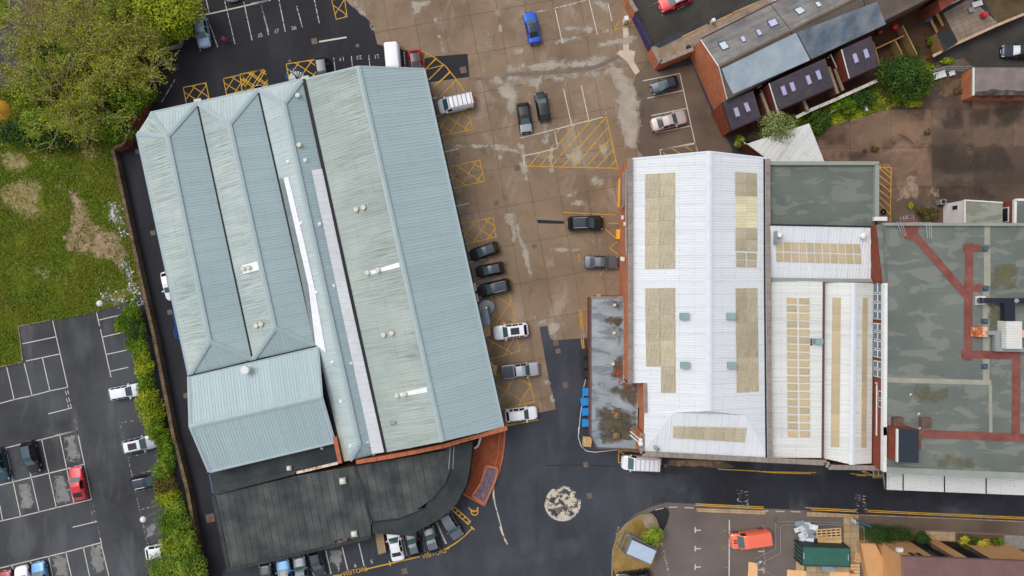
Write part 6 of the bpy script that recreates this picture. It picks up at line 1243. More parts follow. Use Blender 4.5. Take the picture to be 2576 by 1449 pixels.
cc('white saloon beside the stone topped planter', 'sedan', 'white', 'd2', '2042 962 2112 1285', group=gV); cc('small black hatchback right of the white saloon', 'hatch', 'black', 'd2', '2222 1020 2278 1222', roof='grey', group=gV); cc('dark grey hatchback with rails in the curved visitor bays', 'hatch', 'darkgrey', 'd2', '2392 962 2465 1202', rails=True, roof='grey', group=gV)
cc('silver grey estate with roof rails at end of visitor bays', 'estate', 'grey', 'd3', '402 1068 245 815', rails=True, roof='grey', group=gV); cc('white van with ladder rack at the factory corner', 'van', 'white', 'd3', '1960 335 2326 350', name='parked_van', cat='van', rack=True)
cc('orange van with black bonnet stripes in the forecourt', 'van', 'orange', 'd4', '1288 1098 1668 1045', name='parked_van', cat='van', stripes=True); cc('black car below the traffic island at the bottom edge', 'suv', 'black', 'd4', '195 1475 520 1430')
cc('dark navy car at the right edge on the back lane', 'sedan', 'navy', 'a4', '2368 488 2690 498')
# ------------------------------------------------------------------ small things in the yards
def cyl(b, p, r, h, n=12): b.tube([p, p + Vector((0, 0, h))], r, n)
# wheelie bins
def wheelie(tile, x, y, mat, label, ang, group, sx=1.15, sy=1.0):
    p = at(*t(tile, x, y), 1.2); p.z = 0; r = thing('wheeled_bin', label, 'bin', (0, 0, 0), group)
    b = B(); V8 = [Vector((a * sx / 2 * k, c * sy / 2 * k, z)) for z, k in ((.16, .84), (1.15, 1.0)) for a, c in ((-1, -1), (1, -1), (1, 1), (-1, 1))]
    for f in ((0, 1, 5, 4), (1, 2, 6, 5), (2, 3, 7, 6), (3, 0, 4, 7), (3, 2, 1, 0)): b.quad(*[V8[i] for i in f])
    b.build('bin_body', mat, r); b = B(); b.box((0, 0, 1.19), sx + .04, sy + .04, .07); b.box((0, 0, 1.25), sx * .8, sy * .8, .06); o = b.build('lid', mat, r); b = B(); b.tube([(-sx / 2 - .06, -sy * .35, 1.15), (-sx / 2 - .06, sy * .35, 1.15)], .03, 6); b.build('handle', BLACK, o)
    for a in (-1, 1):
        for c in (-1, 1): b = B(); b.tube([(a * sx * .36, c * sy * .36 - .04, .09), (a * sx * .36, c * sy * .36 + .04, .09)], .09, 8); b.build('wheel', TYRE, r)
    r.location = p; r.rotation_euler = (0, 0, ang)
BINB = plain('bin_blue', s_(30, 140, 214), .5); BINK = plain('bin_black', s_(34, 36, 44), .5)
for i, (x, y, a) in enumerate(((752, 642, .02), (757, 752, .03), (765, 845, .02))): wheelie('c3', x, y, BINK, ('uppermost', 'middle', 'lowest')[i] + ' of three black wheeled bins against the lean-to', a, 'black wheeled bins')
for i, (x, y, a) in enumerate(((768, 1015, .04), (752, 1110, .16), (764, 1205, .03), (764, 1312, .02))): wheelie('c3', x, y, BINB, ('topmost', 'second from top', 'third from top', 'lowest')[i] + ' of four blue wheeled bins against the lean-to', a, 'blue wheeled bins')
# pallets
def pallet(p, ang, label, group=None, mat=None, tilt=0.0, lx=1.2, ly=1.0):
    r = thing('pallet', label, 'pallet', (0, 0, 0), group); m = mat or WOOD
    for k in range(7): b = B(); b.box((0, -ly / 2 + .05 + k * (ly - .1) / 6, .135), lx, .1, .02); b.build('deck_board', m, r)
    for k in range(3): b = B(); b.box((-lx / 2 + .05 + k * (lx - .1) / 2, 0, .07), .1, ly, .1); b.build('bearer', m, r)
    for k in range(3): b = B(); b.box((0, -ly / 2 + .05 + k * (ly - .1) / 2, .01), lx, .1, .02); b.build('base_board', m, r)
    r.location = p; r.rotation_euler = (tilt, 0, ang); return r
gp_ = 'loose pallets'
for i, (tl, x, y, a, z, lb) in enumerate((('d3', 1622, 135, 1.5, 0, 'bottom pallet leaning pile below the blue bins'), ('d3', 1635, 145, 1.45, .16, 'top pallet of the pile below the blue bins'), ('c2', 2228, 415, .2, 0, 'upper broken pallet against warehouse near white SUV'), ('c2', 2226, 450, .3, .16, 'lower broken pallet against warehouse near white SUV'),
        ('c2', 2300, 800, 1.4, .02, 'pallet stood at warehouse wall beside pickup'), ('d5', 425, 1335, 1.55, 0, 'pallet at the west end of green container'), ('d5', 985, 1250, 1.3, 0, 'pallet leaning on orange house corner'))):
    p = at(*t(tl, x, y), z); pallet(p, a, lb, gp_)
b = B(); b.box(at(*t('c3', 880, 90), .35), .55, .35, .7); o = b.build('timber_crate', WOOD); tag(o, 'small timber crate at the north end of lean-to', 'crate'); b = B(); b.box(at(*t('c3', 880, 90), .72), .5, .06, .05); b.build('slat', FENCEW, o)
# big frame pallets stacked beside the container
def crate_frame(c, lx, ly, nx, ny, ang, label, mat=WOOD, h=.18, tilt=0.0):
    r = thing('timber_crate', label, 'timber frame', (0, 0, 0), 'timber frames stacked by the container')
    for k in range(ny): b = B(); b.box((0, -ly / 2 + ly * k / (ny - 1), h), lx, .12, .1); b.build('long_batten', mat, r)
    for k in range(nx): b = B(); b.box((-lx / 2 + lx * k / (nx - 1), 0, h / 2), .1, ly, .1); b.build('cross_batten', mat, r)
    r.location = c; r.rotation_euler = (tilt, 0, ang); return r
crate_frame(at(*t('d5', 700, 1015), 1.1), 3.2, 1.1, 6, 4, math.radians(4), 'uppermost timber frame on the stack by the container'); crate_frame(at(*t('d5', 708, 1075), .6), 3.1, .75, 3, 6, math.radians(-2), 'densely slatted timber frame in the middle of the stack'); crate_frame(at(*t('d5', 715, 1110), .05), 3.3, .7, 8, 3, math.radians(-3), 'lowest timber frame half under the others by the container')
# heap of white scrap sheets and ducts
PALE = plain('scrap_white', s_(222, 224, 230), .5); SCR = plain('scrap_grey', s_(168, 178, 186), .4, .5, .3)
random.seed(21)
for i in range(13):
    x, y = random.uniform(395, 555), 925 + i * 14; p = at(*t('d5', x, y), .25 + .5 * math.sin(i / 12 * 3.14)); r = B()
    ax = Matrix.Rotation(random.uniform(-.5, .5), 3, 'Z') @ Matrix.Rotation(random.uniform(-.35, .35), 3, 'X') @ Matrix.Rotation(random.uniform(-.3, .3), 3, 'Y')
    r.box(p, random.uniform(1.0, 2.0), random.uniform(.3, .8), random.uniform(.05, .3), ax=ax); o = r.build('scrap_panel', PALE if i % 3 else SCR)
    nth = ('first', 'second', 'third', 'fourth', 'fifth', 'sixth', 'seventh', 'eighth', 'ninth', 'tenth', 'eleventh', 'twelfth', 'last')[i]
    tag(o, '%s scrap panel from the top of the white heap by the container' % nth, 'scrap', 'white scrap heap beside the container')
    q = B(); q.box(p + Vector((0, 0, .14)), .5, .12, .06, ax=ax); q.build('folded_edge', SCR, o)
# container
ct = thing('shipping_container', 'green shipping container beside the scrap heap at bottom right', 'container', base_at(P('d5', '640 1220')))
CGRN = mat_noise('container_green', s_(46, 92, 82), s_(58, 106, 94), .6, .3, .7, .55, .4, .08); CGRD = mat_noise('container_green_dark', s_(34, 58, 50), s_(46, 72, 62), .8, .3, .7, .6, .4, .12)
W = Wz(P('d5', '452 1150 905 1165 905 1342 448 1325'), 2.6); prism('body', [p - Vector((0, 0, .04)) for p in W], 0.05, CGRD, ct); roof_plane(ct, W, (W[0], W[1]), CGRN, 6.5, .26, .14, .04, 'roof_panel')
for i, j in ((0, 1), (1, 2), (2, 3), (3, 0)): b = B(); b.bar(W[i] + Vector((0, 0, .02)), W[j] + Vector((0, 0, .02)), .12, .14); b.build('top_rail', CGRD, ct)
for p in W: b = B(); b.bar(Vector((p.x, p.y, 0.02)), Vector((p.x, p.y, 2.62)), .16, .16); b.build('corner_post', CGRD, ct)
for k in range(4): f = (k + .6) / 4.4; p = W[0].lerp(W[3], f); b = B(); b.tube([Vector((p.x - .08, p.y, .2)), Vector((p.x - .08, p.y, 2.4))], .03, 6); b.build('door_bar', GREYM, ct)
for f, hgt in ((.03, .75), (.965, .6)):
    for k in range(5): q = W[0].lerp(W[1], f).lerp(W[3].lerp(W[2], f), .35 + k * .07); b = B(); b.box(q + Vector((0, 0, .055)), .1, .09, .008); b.build('roof_code_mark', WHITE, ct)
b = B(); b.box(at(*t('d5', 698, 1358), .5), 1.6, .55, 1.0); o = b.build('grey_locker', plain('locker_grey', s_(150, 158, 170))); tag(o, 'grey metal locker behind the green container', 'locker'); b = B(); b.box(at(*t('d5', 698, 1358), 1.02), 1.65, .6, .05); b.build('locker_top', bpy.data.materials['locker_grey'], o)
for s, lb in (('305 1370 488 1385 488 1600 300 1600', 'plywood sheet at the bottom edge left of the locker'), ('715 1382 905 1398 905 1600 715 1600', 'plywood sheet at the bottom edge right of the locker'), ('-65 1295 20 1310 20 1600 -80 1600', 'plywood hoarding panel near the barrier frames')):
    W = Wz(P('d5', s), .12); o = prism('plywood_sheet', W, .06, PLY); tag(o, lb, 'plywood', 'plywood sheets')
stp = thing('timber_steps', 'pale timber steps at the end of the green container', 'steps', base_at(P('d5', '950 1370')))
for k in range(4): b = B(); b.box(at(*t('d5', 955, 1328 + k * 30), .5 - k * .1), 1.25, .34, .12); b.build('tread', WOOD, stp)
b = B(); b.box(at(*t('d5', 925, 1393), .35), .4, .34, .3); o = b.build('fuel_can', PAINT['red']); tag(o, 'red fuel can beside the timber steps', 'can'); b = B(); b.tube([at(*t('d5', 925, 1393), .5), at(*t('d5', 925, 1393), .58)], .05, 8); b.build('cap', BLACK, o)
# site barrier frames (scaffold tube)
bf = thing('site_barrier', 'galvanised tube barrier frame round the scrap heap', 'barrier', base_at(P('d5', '500 930'))); b = B()
for s in ('215 912 470 905 840 922 985 945', '245 945 460 935 780 940 1035 960', '195 920 195 1165', '240 950 240 1215', '1040 960 1050 1210', '990 950 990 1185', '245 1215 0 1330', '195 1170 0 1265', '0 1320 180 1432'):
    b = B(); b.tube(Wz(P('d5', s), 1.1), .028, 5); b.build('rail', GREYM, bf)
for x, y in ((215, 912), (245, 945), (460, 935), (715, 900), (985, 945), (1035, 960), (195, 1165), (240, 1215), (1050, 1210)): p = at(*t('d5', x, y), 1.1); b = B(); b.tube([p, Vector((p.x, p.y, .02))], .03, 5); b.build('post', GREYM, bf)
b = B(); W = Wz(P('d5', '935 880 945 918'), 1.5); b.bar(W[0], W[1], .06, 1.2); o = b.build('site_sign', WHITE); tag(o, 'white and blue sign board standing on the tiled path', 'sign'); b = B(); b.bar(*Wz(P('d5', '960 890 1080 942'), 1.3), .05, 1.6); b.build('blue_panel', plain('sign_blue', s_(40, 140, 190)), o)
b = B(); b.bar(*Wz(P('d5', '25 1308 62 1285'), .9), .3, .3); o = b.build('warning_lamp', GREYM); tag(o, 'small grey lamp box on the barrier near the plywood', 'lamp'); b = B(); b.box(at(*t('d5', 45, 1296), 1.08), .2, .16, .08); b.build('lens', WHITE, o)
# grit bin, wall cabinets, gas boxes
b = B(); p = at(*t('b3', 1073, 880), 0); V8 = [p + Vector((a * .42 * k, c * .62 * k, z)) for z, k in ((0, .86), (.75, 1)) for a, c in ((-1, -1), (1, -1), (1, 1), (-1, 1))]
for f in ((0, 1, 5, 4), (1, 2, 6, 5), (2, 3, 7, 6), (3, 0, 4, 7)): b.quad(*[V8[i] for i in f])
o = b.build('grit_bin', ORNG); tag(o, 'yellow grit bin standing against the factory wall', 'grit bin'); q = B(); q.box(p + Vector((0, 0, .8)), .9, 1.3, .12); q.lathe(p + Vector((0, 0, .86)), [(.18, 0), (.16, .05), (.05, .06)], 12); q.build('lid', ORNG, o)
for tl, x, y, lb in (('b2', 2122, 1382, 'upper white wall box beside black SUV nose'), ('c2', 2143, 112, 'lower white wall box above the spiral stair'), ('c2', 2282, 742, 'small white wall box beside the pickup'), ('b2', 2015, 950, 'small white wall box above the topmost black car')):
    big = y in (1382, 112); b = B(); p = at(*t(tl, x, y), 0); b.box(p + Vector((0, 0, .8)), .5 if big else .3, 1.0 if big else .5, 1.6, .2); o = b.build('wall_cabinet', WHITE); tag(o, lb, 'cabinet'); q = B(); q.box(p + Vector((0, 0, 1.63)), .54 if big else .34, 1.06 if big else .54, .06, .2); q.build('cabinet_top', CREAMV, o)
b = B(); p = at(*t('b2', 1815, 65), 0); b.box(p + Vector((0, 0, 1.0)), .5, 1.3, 2.0, .2); o = b.build('meter_cabinet', GREYM); tag(o, 'grey meter cabinet on the warehouse east wall', 'cabinet'); q = B(); q.box(p + Vector((0, 0, 2.03)), .56, 1.36, .06, .2); q.build('cabinet_top', GREYM, o)
# spiral stair and landing on the east side
sp = thing('spiral_stair', 'blue edged steel spiral stair with grey landing against warehouse', 'staircase', base_at(P('c2', '2240 205')))
c = at(*t('c2', 2240, 205), 2.6); c.z = 0; R = 1.02
b = B(); cyl(b, c, .09, 4.0); b.build('centre_pole', WHITE, sp)
for k in range(17):
    a0 = math.radians(-60 + k * 19); z = .25 + k * .19; b = B(); d0 = Vector((math.cos(a0), math.sin(a0), 0)); d1 = Vector((math.cos(a0 + .26), math.sin(a0 + .26), 0)); q0, q1 = c + d0 * .1, c + d1 * .1
    b.quad(*[Vector((p.x, p.y, z)) for p in (q0, c + d0 * R, c + d1 * R, q1)]); b.quad(*[Vector((p.x, p.y, z - .05)) for p in (q1, c + d1 * R, c + d0 * R, q0)]); b.build('tread', GREYM, sp)
    b = B(); p = c + d0 * R; b.tube([Vector((p.x, p.y, z)), Vector((p.x, p.y, z + .95))], .02, 4); b.build('baluster', BLUEP, sp)
b = B(); b.tube([c + Vector((math.cos(math.radians(-60 + k * 19)) * R, math.sin(math.radians(-60 + k * 19)) * R, 1.2 + k * .19)) for k in range(17)], .035, 5); b.build('handrail', BLUEP, sp)
W = Wz(P('c2', '2168 232 2250 210 2278 365 2195 385'), 3.5); prism('landing', W, 3.4, plain('landing_grey', s_(110, 122, 130), .6), sp); b = B(); b.tube([p + Vector((0, 0, 1)) for p in (W[1], W[2], W[3])], .035, 5); b.build('landing_rail', BLUEP, sp)
for p in W[1:]: b = B(); b.tube([Vector((p.x, p.y, 0)), p + Vector((0, 0, 1))], .05, 6); b.build('post', BLUEP, sp)
s2 = thing('fire_escape', 'blue railed round stair top at the warehouse north wall', 'staircase', base_at(P('a2', '410 735'))); c = at(*t('a2', 410, 735), 1.5); c.z = 0
for k in range(14): a0 = math.radians(20 + k * 20); z = .2 + k * .18; b = B(); d0 = Vector((math.cos(a0), math.sin(a0), 0)); d1 = Vector((math.cos(a0 + .28), math.sin(a0 + .28), 0)); b.quad(*[Vector((p.x, p.y, z)) for p in (c + d0 * .1, c + d0 * .95, c + d1 * .95, c + d1 * .1)]); b.build('tread', GREYM, s2)
b = B(); b.tube([c + Vector((math.cos(math.radians(20 + k * 20)) * 1.0, math.sin(math.radians(20 + k * 20)) * 1.0, 1.1 + k * .18)) for k in range(15)], .04, 5); b.build('handrail', plain('rail_blue_light', s_(60, 120, 190)), s2); b = B(); cyl(b, c, .08, 3.6); b.build('centre_pole', GREYM, s2)
s3_ = thing('blue_railing', 'bright blue railing with curved end below warehouse west eaves', 'railing', base_at(P('c1', '1690 380'))); RBL = plain('rail_blue_bright', s_(30, 110, 200))
W = Wz(P('c1', '1660 252 1672 310 1690 385 1672 440 1685 490 1735 512'), 1.1)
for z in (.1, .6, 1.1): b = B(); b.tube([Vector((p.x, p.y, z)) for p in W], .04, 5); b.build('rail', RBL, s3_)
for k in range(12): f = k / 11 * 5; i = min(4, int(f)); p = W[i].lerp(W[i + 1], f - i); b = B(); b.tube([Vector((p.x, p.y, 0)), p], .03, 5); b.build('baluster', RBL, s3_)
for tl, x, y in (('a1', 1900, 965), ('a1', 2475, 835), ('a2', 45, 838), ('a2', 500, 745)):
    p = at(*t(tl, x, y), E - .4); b = B(); b.box(p, .95, .34, .3, math.radians(12)); o = b.build('wall_floodlight', GREYM, wh)
# lamp columns with globes
def lamp(tile, gx, gy, s, label):
    W = Wz(P(tile, s), 5.0); g = at(*t(tile, gx, gy), 5.2); r = thing('lamp_post', label, 'lamp post', (W[0].x, W[0].y, 0), 'globe lamp posts')
    b = B(); b.tube([Vector((W[-1].x, W[-1].y, 0)), Vector((W[-1].x, W[-1].y, 4.6)), W[-1]], .07, 8, .05); b.build('column', plain('post_green', s_(150, 172, 164)) if 'post_green' not in bpy.data.materials else bpy.data.materials['post_green'], r)
    b = B(); b.tube(W + [g], .045, 6); b.build('arm', bpy.data.materials['post_green'], r); b = B(); b.lathe(g - Vector((0, 0, .3)), [(.05, -.0), (.28, .1), (.4, .28), (.4, .36), (.28, .54), (.05, .62)], 18); b.build('globe', WHITE, r, smooth=True)
def lamp2(tile, gx, gy, bx, by, label):
    """straight column; its foot is at (bx,by) on the ground, the globe on top"""
    g = at(*t(tile, gx, gy), 6.15); f = Vector((g.x, g.y, 0))
    r = thing('lamp_post', label, 'lamp post', (f.x, f.y, 0), 'globe lamp posts'); m = bpy.data.materials.get('post_green') or plain('post_green', s_(150, 172, 164))
    b = B(); b.tube([f, Vector((f.x, f.y, .9))], .1, 8); b.build('base', m, r); b = B(); b.tube([Vector((f.x, f.y, .9)), g - Vector((0, 0, .3))], .06, 8); b.build('column', m, r)
    b = B(); b.lathe(g - Vector((0, 0, .3)), [(.05, 0), (.28, .1), (.4, .28), (.4, .36), (.28, .54), (.05, .62)], 18); b.build('globe', WHITE, r, smooth=True)
lamp2('c1', 958, 165, 1225, 150, 'white globe lamp post at the top of the car park'); lamp2('d1', 1375, 888, 1610, 780, 'white globe lamp post beside the lower hedge')
# tyre, garden clutter
b = B(); p = at(*t('b4', 1230, 660), .1)
seg = [p + Vector((math.cos(a) * .3, math.sin(a) * .3, 0)) for a in [2 * math.pi * k / 16 for k in range(17)]]; b.tube(seg, .12, 8); o = b.build('old_tyre', TYRE, smooth=True); tag(o, 'old black tyre lying on the yellow hatching', 'tyre')
random.seed(5)
for tl, x, y, sx, sy, m, nm, lb, ct_ in (('a4', 1750, 728, 1.7, .9, WHITE, 'discarded_board', 'white discarded board left of the brick workshop', 'board'), ('a4', 1868, 712, .8, .6, WHITE, 'discarded_box', 'small white discarded box near mesh fence', 'box'), ('a4', 1048, 1045, .35, .75, WHITE, 'white_carton', 'small white carton by the green shrubs', 'carton'),
        ('a4', 1745, 425, .9, 1.0, WHITE, 'garden_table', 'white square table in the garden next to shed', 'table'), ('a4', 2110, 48, 1.4, .7, WHITE, 'garden_bench', 'white slatted garden bench on the paved garden', 'bench'), ('a4', 2052, 105, .7, .6, GREYM, 'garden_chair', 'grey garden chair beside the white bench', 'chair')):
    p = at(*t(tl, x, y), 0); b = B(); b.box(p + Vector((0, 0, .42)), sx, sy, .06, .3); o = b.build(nm, m); tag(o, lb, ct_)
    for a in (-1, 1):
        for c_ in (-1, 1): q = B(); d = Matrix.Rotation(.3, 3, 'Z') @ Vector((a * sx * .42, c_ * sy * .4, 0)); q.box(p + d + Vector((0, 0, .2)), .06, .06, .4); q.build('leg', m, o)
def pot(tile, x, y, mat, label, r=.4, h=.9, cat='barrel'):
    b = B(); p = at(*t(tile, x, y), 0); b.lathe(p, [(r * .8, 0), (r, h * .3), (r, h * .7), (r * .85, h), (r * .6, h + .02)], 14); o = b.build('garden_' + cat, mat, smooth=False); tag(o, label, cat); q = B(); q.lathe(p + Vector((0, 0, h + .02)), [(r * .6, 0), (r * .5, .05), (.05, .08)], 12); q.build('lid', mat, o)
pot('a4', 2168, 158, PAINT['red'], 'red barrel on the paved garden'); pot('a4', 1318, 275, PAINT['red'], 'red tub in the small fenced yard', .42, .8, 'tub'); pot('a4', 1160, 332, PAINT['darkred'], 'red and white gas bottle by extension roof', .3, 1.1, 'bottle')
BT = plain('tarpaulin_blue', s_(50, 110, 170), .5)
for i, (x, y, m, lb) in enumerate(((1635, 190, BT, 'blue plastic tub in the cluttered back garden'), (1640, 130, plain('tub_violet', s_(90, 80, 130)), 'violet storage tub in the cluttered back garden'))):
    b = B(); p = at(*t('a4', x, y), 0); b.box(p + Vector((0, 0, .3)), .9, .8, .6, .4); o = b.build('storage_tub', m); tag(o, lb, 'tub'); q = B(); q.box(p + Vector((0, 0, .62)), .95, .85, .05, .4); q.build('lid', m, o)
gs = thing('garden_shed', 'dark felt roofed garden shed in the terrace gardens', 'shed', base_at(P('a4', '1840 380'))); W = Wz(P('a4', '1740 320 1860 280 1940 405 1815 490'), 2.2); prism('wall', [p - Vector((0, 0, .05)) for p in W], 0, FENCEW, gs, cap=False); roof_plane(gs, W, (W[0], W[1]), FELT2, .9, 0, name='felt_strip', step=.02)
for s, lb in (('1410 245 1550 525', 'tall timber fence between the terrace gardens'), ('1150 470 1420 345', 'short timber fence across the small fenced yard'), ('1340 385 1418 545', 'timber fence dividing the small fenced yard'), ('1130 400 1195 640', 'timber fence beside the third extension')):
    W = Wz(P('a4', s), 1.5); r = thing('timber_fence', lb, 'fence', base_at(P('a4', s)), 'timber garden fences'); n = max(4, round((W[1] - W[0]).length / .3))
    for k in range(n): p, q = W[0].lerp(W[1], (k + .03) / n), W[0].lerp(W[1], (k + .97) / n); b = B(); b.bar(Vector((p.x, p.y, .75)), Vector((q.x, q.y, .75)), .07, 1.5); b.build('fence_board', FENCEW, r)
    b = B(); b.bar(W[0] + Vector((0, 0, .03)), W[1] + Vector((0, 0, .03)), .16, .06); b.build('top_rail', FENCEW, r)
b = B(); b.tube(Wz(P('a4', '715 1082 1080 905'), 1.2), .06, 6); o = b.build('handrail_pole', plain('pole_green_grey', s_(140, 168, 160))); tag(o, 'long grey green pole lying across the shrubs', 'pole')
for x, y, lb in ((1685, 255, 'leaning timber plank pile left of garden path'), (1740, 190, 'second timber plank leaning beside garden path')):
    b = B(); b.bar(at(*t('a4', x, y - 60), .9), at(*t('a4', x + 60, y + 60), .1), .4, .06); o = b.build('timber_plank', FENCEW); tag(o, lb, 'plank')
# rubble and litter along the brown wall
random.seed(3)
LM = [plain('litter_white', s_(206, 210, 212)), plain('litter_grey', s_(150, 152, 152)), plain('litter_teal', s_(70, 140, 150)), plain('litter_tan', s_(180, 150, 120))]
for mi, m in enumerate(LM):
    b = B()
    for k in range((110, 110, 22, 40)[mi]):
        f = random.random(); tl, x0, y0, x1, y1, sp_ = random.choice((('b1', 1080, 560, 1200, 900, 90), ('b1', 1190, 1100, 1300, 1430, 50), ('c1', 1250, 0, 1350, 160, 60), ('c1', 950, 60, 1200, 130, 120), ('c1', 1320, 200, 1420, 500, 20)))
        x, y = x0 + (x1 - x0) * f + random.gauss(0, sp_ * .5), y0 + (y1 - y0) * f + random.gauss(0, 30)
        s = random.uniform(.07, .26); b.box(at(*t(tl, x, y), .06 + s * .2), s, s * random.uniform(.4, 1), s * .4, random.random() * 3)
    o = b.build('litter', m); o['kind'] = 'stuff'; o['label'] = 'scattered %s litter and rubble along the brown wall' % ('white', 'grey', 'teal', 'tan')[mi]; o['category'] = 'litter'
# barrier hose line on the yard by the lean-to
b = B(); b.tube(Wz(P('c3', '760 890 740 960 725 1100 705 1250 690 1420') + P('d3', '1550 0 1545 100 1570 180 1620 230 1700 243 1930 218'), .05), .05, 5); o = b.build('hose', WHITE); tag(o, 'white hose trailing round the lean-to corner', 'hose')
b = B(); W = Wz(P('d3', '2110 232 1932 228 1932 340 1952 340'), .05)
lines(yard, YEL2, .12, 'd3', '2110 232 1932 228 1932 342 1952 342;1935 232 1990 265;2050 232 2120 240;2340 290 2340 360 2322 360', ZA, 'yellow_box_marking')
# traffic cone pieces of kerb on island, red stones
for x, y in ((205, 985), (195, 1020), (215, 965)):
    b = B(); p = at(*t('d4', x, y), .12); b.box(p, .28, .2, .24, x * .1); o = b.build('loose_kerb_block', KERB); tag(o, {205: 'middle', 195: 'lower', 215: 'upper'}[x] + ' loose stone block on the island kerb', 'block')
# sand heap at left edge, orange
hp = P('a1', '-60 1020 0 960 40 985 60 1060 55 1120 0 1160 -60 1140'); W = Wz(hp, 0); c = sum(W, Vector()) / len(W)
V_ = []; fs = []; n = 20
for r in range(6):
    for k in range(n):
        a = 2 * math.pi * k / n; rr = 1.5 * (1 - r / 6) * (1 + .12 * mnoise.noise(Vector((math.cos(a) * 2, math.sin(a) * 2, r * .3)))); V_.append((c.x + math.cos(a) * rr, c.y + math.sin(a) * rr, .02 + 1.0 * math.sin(r / 5 * math.pi / 2)))
for r in range(5):
    for k in range(n): fs.append((r * n + k, r * n + (k + 1) % n, (r + 1) * n + (k + 1) % n, (r + 1) * n + k))
fs.append(tuple(5 * n + k for k in range(n)))
o = mk('sand_heap', V_, fs, mat_noise('sand_orange', s_(176, 128, 40), s_(204, 158, 70), .8, .3, .7, .9, .1, .25)); tag(o, 'orange sand heap at the left edge below the trees', 'heap')
# person
def person(tile, x, y):
    p = at(*t(tile, x, y), .9); p.z = 0; r = thing('person', 'person in a red coat walking across the northern bays', 'person', (0, 0, 0))
    me = bpy.data.meshes.new('body'); J = [(0, 0, .95), (0, 0, 1.2), (0, 0, 1.42), (0, .02, 1.52), (0, .03, 1.68), (.1, 0, .9), (.12, .12, .5), (.12, .2, .06), (.12, .32, .03), (-.1, 0, .9), (-.12, -.08, .5), (-.12, -.22, .1), (-.12, -.1, .03), (.2, 0, 1.40), (.27, -.1, 1.12), (.26, 0, .88), (-.2, 0, 1.40), (-.27, .1, 1.12), (-.26, .22, .92)]
    Ed = [(0, 1), (1, 2), (2, 3), (3, 4), (0, 5), (5, 6), (6, 7), (7, 8), (0, 9), (9, 10), (10, 11), (11, 12), (2, 13), (13, 14), (14, 15), (2, 16), (16, 17), (17, 18)]
    me.from_pydata(J, Ed, []); me.materials.append(plain('skin_and_trousers', s_(60, 56, 62))); o = bpy.data.objects.new('body', me); link(o, r); md = o.modifiers.new('Skin', 'SKIN'); rad = [.15, .15, .16, .06, .11, .1, .075, .05, .045, .1, .075, .05, .045, .08, .055, .04, .08, .055, .04]
    for v, q in zip(me.skin_vertices[0].data, rad): v.radius = (q, q)
    me.skin_vertices[0].data[0].use_root = True; o.modifiers.new('Sub', 'SUBSURF').levels = 1
    b = B(); b.lathe((0, 0, 0), [(.24, .62), (.23, .9), (.2, 1.15), (.25, 1.38), (.2, 1.5), (.08, 1.55)], 12); b.build('coat', paint('coat_red', s_(210, 40, 56), 0), r, smooth=True)
    for s in (1, -1): b = B(); b.tube([(s * .2, 0, 1.42), (s * .3, -s * .1, 1.12), (s * .28, -s * .02, .93)], .085, 8, .06); b.build('sleeve', bpy.data.materials['coat_red'], r)
    b = B(); b.lathe((0, .03, 1.66), [(.11, -.06), (.125, .02), (.1, .1), (.03, .13)], 12); b.build('hair', plain('hair_dark', s_(60, 40, 30)), r, smooth=True); b = B(); b.box((0, .14, 1.66), .05, .05, .06); b.build('nose', plain('skin', s_(200, 150, 124)), r)
    r.location = p; r.rotation_euler = (0, 0, 2.4); r.scale = (1.0,) * 3
person('a1', 2155, 382)
# ------------------------------------------------------------------ vegetation
import numpy as np
rng = np.random.default_rng(11)
def leaf_mat(name, c1, c2, c3=None, sc_=0.6):
    m = NT(name); v = m.co()
    c = m.mix(m.island(0, 1), c1, c2)
    if c3: c = m.mix(m.math('MULTIPLY', m.ramp(m.noise(v, sc_, 4), .42, .6), .8), c, c3)
    m.b.inputs['Subsurface Weight'].default_value = 0
    return m.done(c, .7, .2)
LF = {'olive': leaf_mat('leaves_olive', s_(122, 140, 16), s_(178, 184, 46), s_(98, 120, 14)), 'green': leaf_mat('leaves_green', s_(66, 102, 8), s_(128, 154, 30), s_(54, 88, 8)), 'dark': leaf_mat('leaves_dark', s_(42, 74, 22), s_(82, 110, 36), s_(36, 62, 20)),
      'bright': leaf_mat('leaves_bright', s_(96, 128, 28), s_(160, 174, 62), s_(74, 106, 24)), 'yellow': leaf_mat('leaves_yellow', s_(160, 150, 30), s_(206, 192, 70), s_(120, 124, 30)), 'pale': leaf_mat('leaves_pale', s_(120, 134, 70), s_(172, 176, 120), s_(92, 112, 52)),
      'bud': leaf_mat('leaves_budding', s_(148, 154, 34), s_(192, 194, 68), s_(124, 138, 26)), 'moss': leaf_mat('leaves_moss', s_(84, 74, 36), s_(122, 104, 56), s_(62, 66, 24)), 'hedge': leaf_mat('leaves_hedge', s_(34, 62, 24), s_(62, 92, 36))}
BARK = mat_noise('bark', s_(128, 114, 86), s_(172, 156, 124), 1.5, .3, .7, .95, .1, .2); TWIG = leaf_mat('twigs', s_(142, 130, 82), s_(206, 192, 140))
def quads_obj(name, C, U, Vv, mat, parent, kind=None):
    n = len(C); me = bpy.data.meshes.new(name); co = np.stack([C - U - Vv, C + U - Vv, C + U + Vv, C - U + Vv], 1).reshape(-1, 3)
    me.vertices.add(4 * n); me.vertices.foreach_set('co', co.astype(np.float32).ravel()); me.loops.add(4 * n); me.loops.foreach_set('vertex_index', np.arange(4 * n, dtype=np.int32))
    me.polygons.add(n); me.polygons.foreach_set('loop_start', np.arange(0, 4 * n, 4, dtype=np.int32)); me.polygons.foreach_set('loop_total', np.full(n, 4, np.int32)); me.update(calc_edges=True); me.validate()
    me.materials.append(mat); o = bpy.data.objects.new(name, me); link(o, parent)
    if kind: o['kind'] = kind
    return o
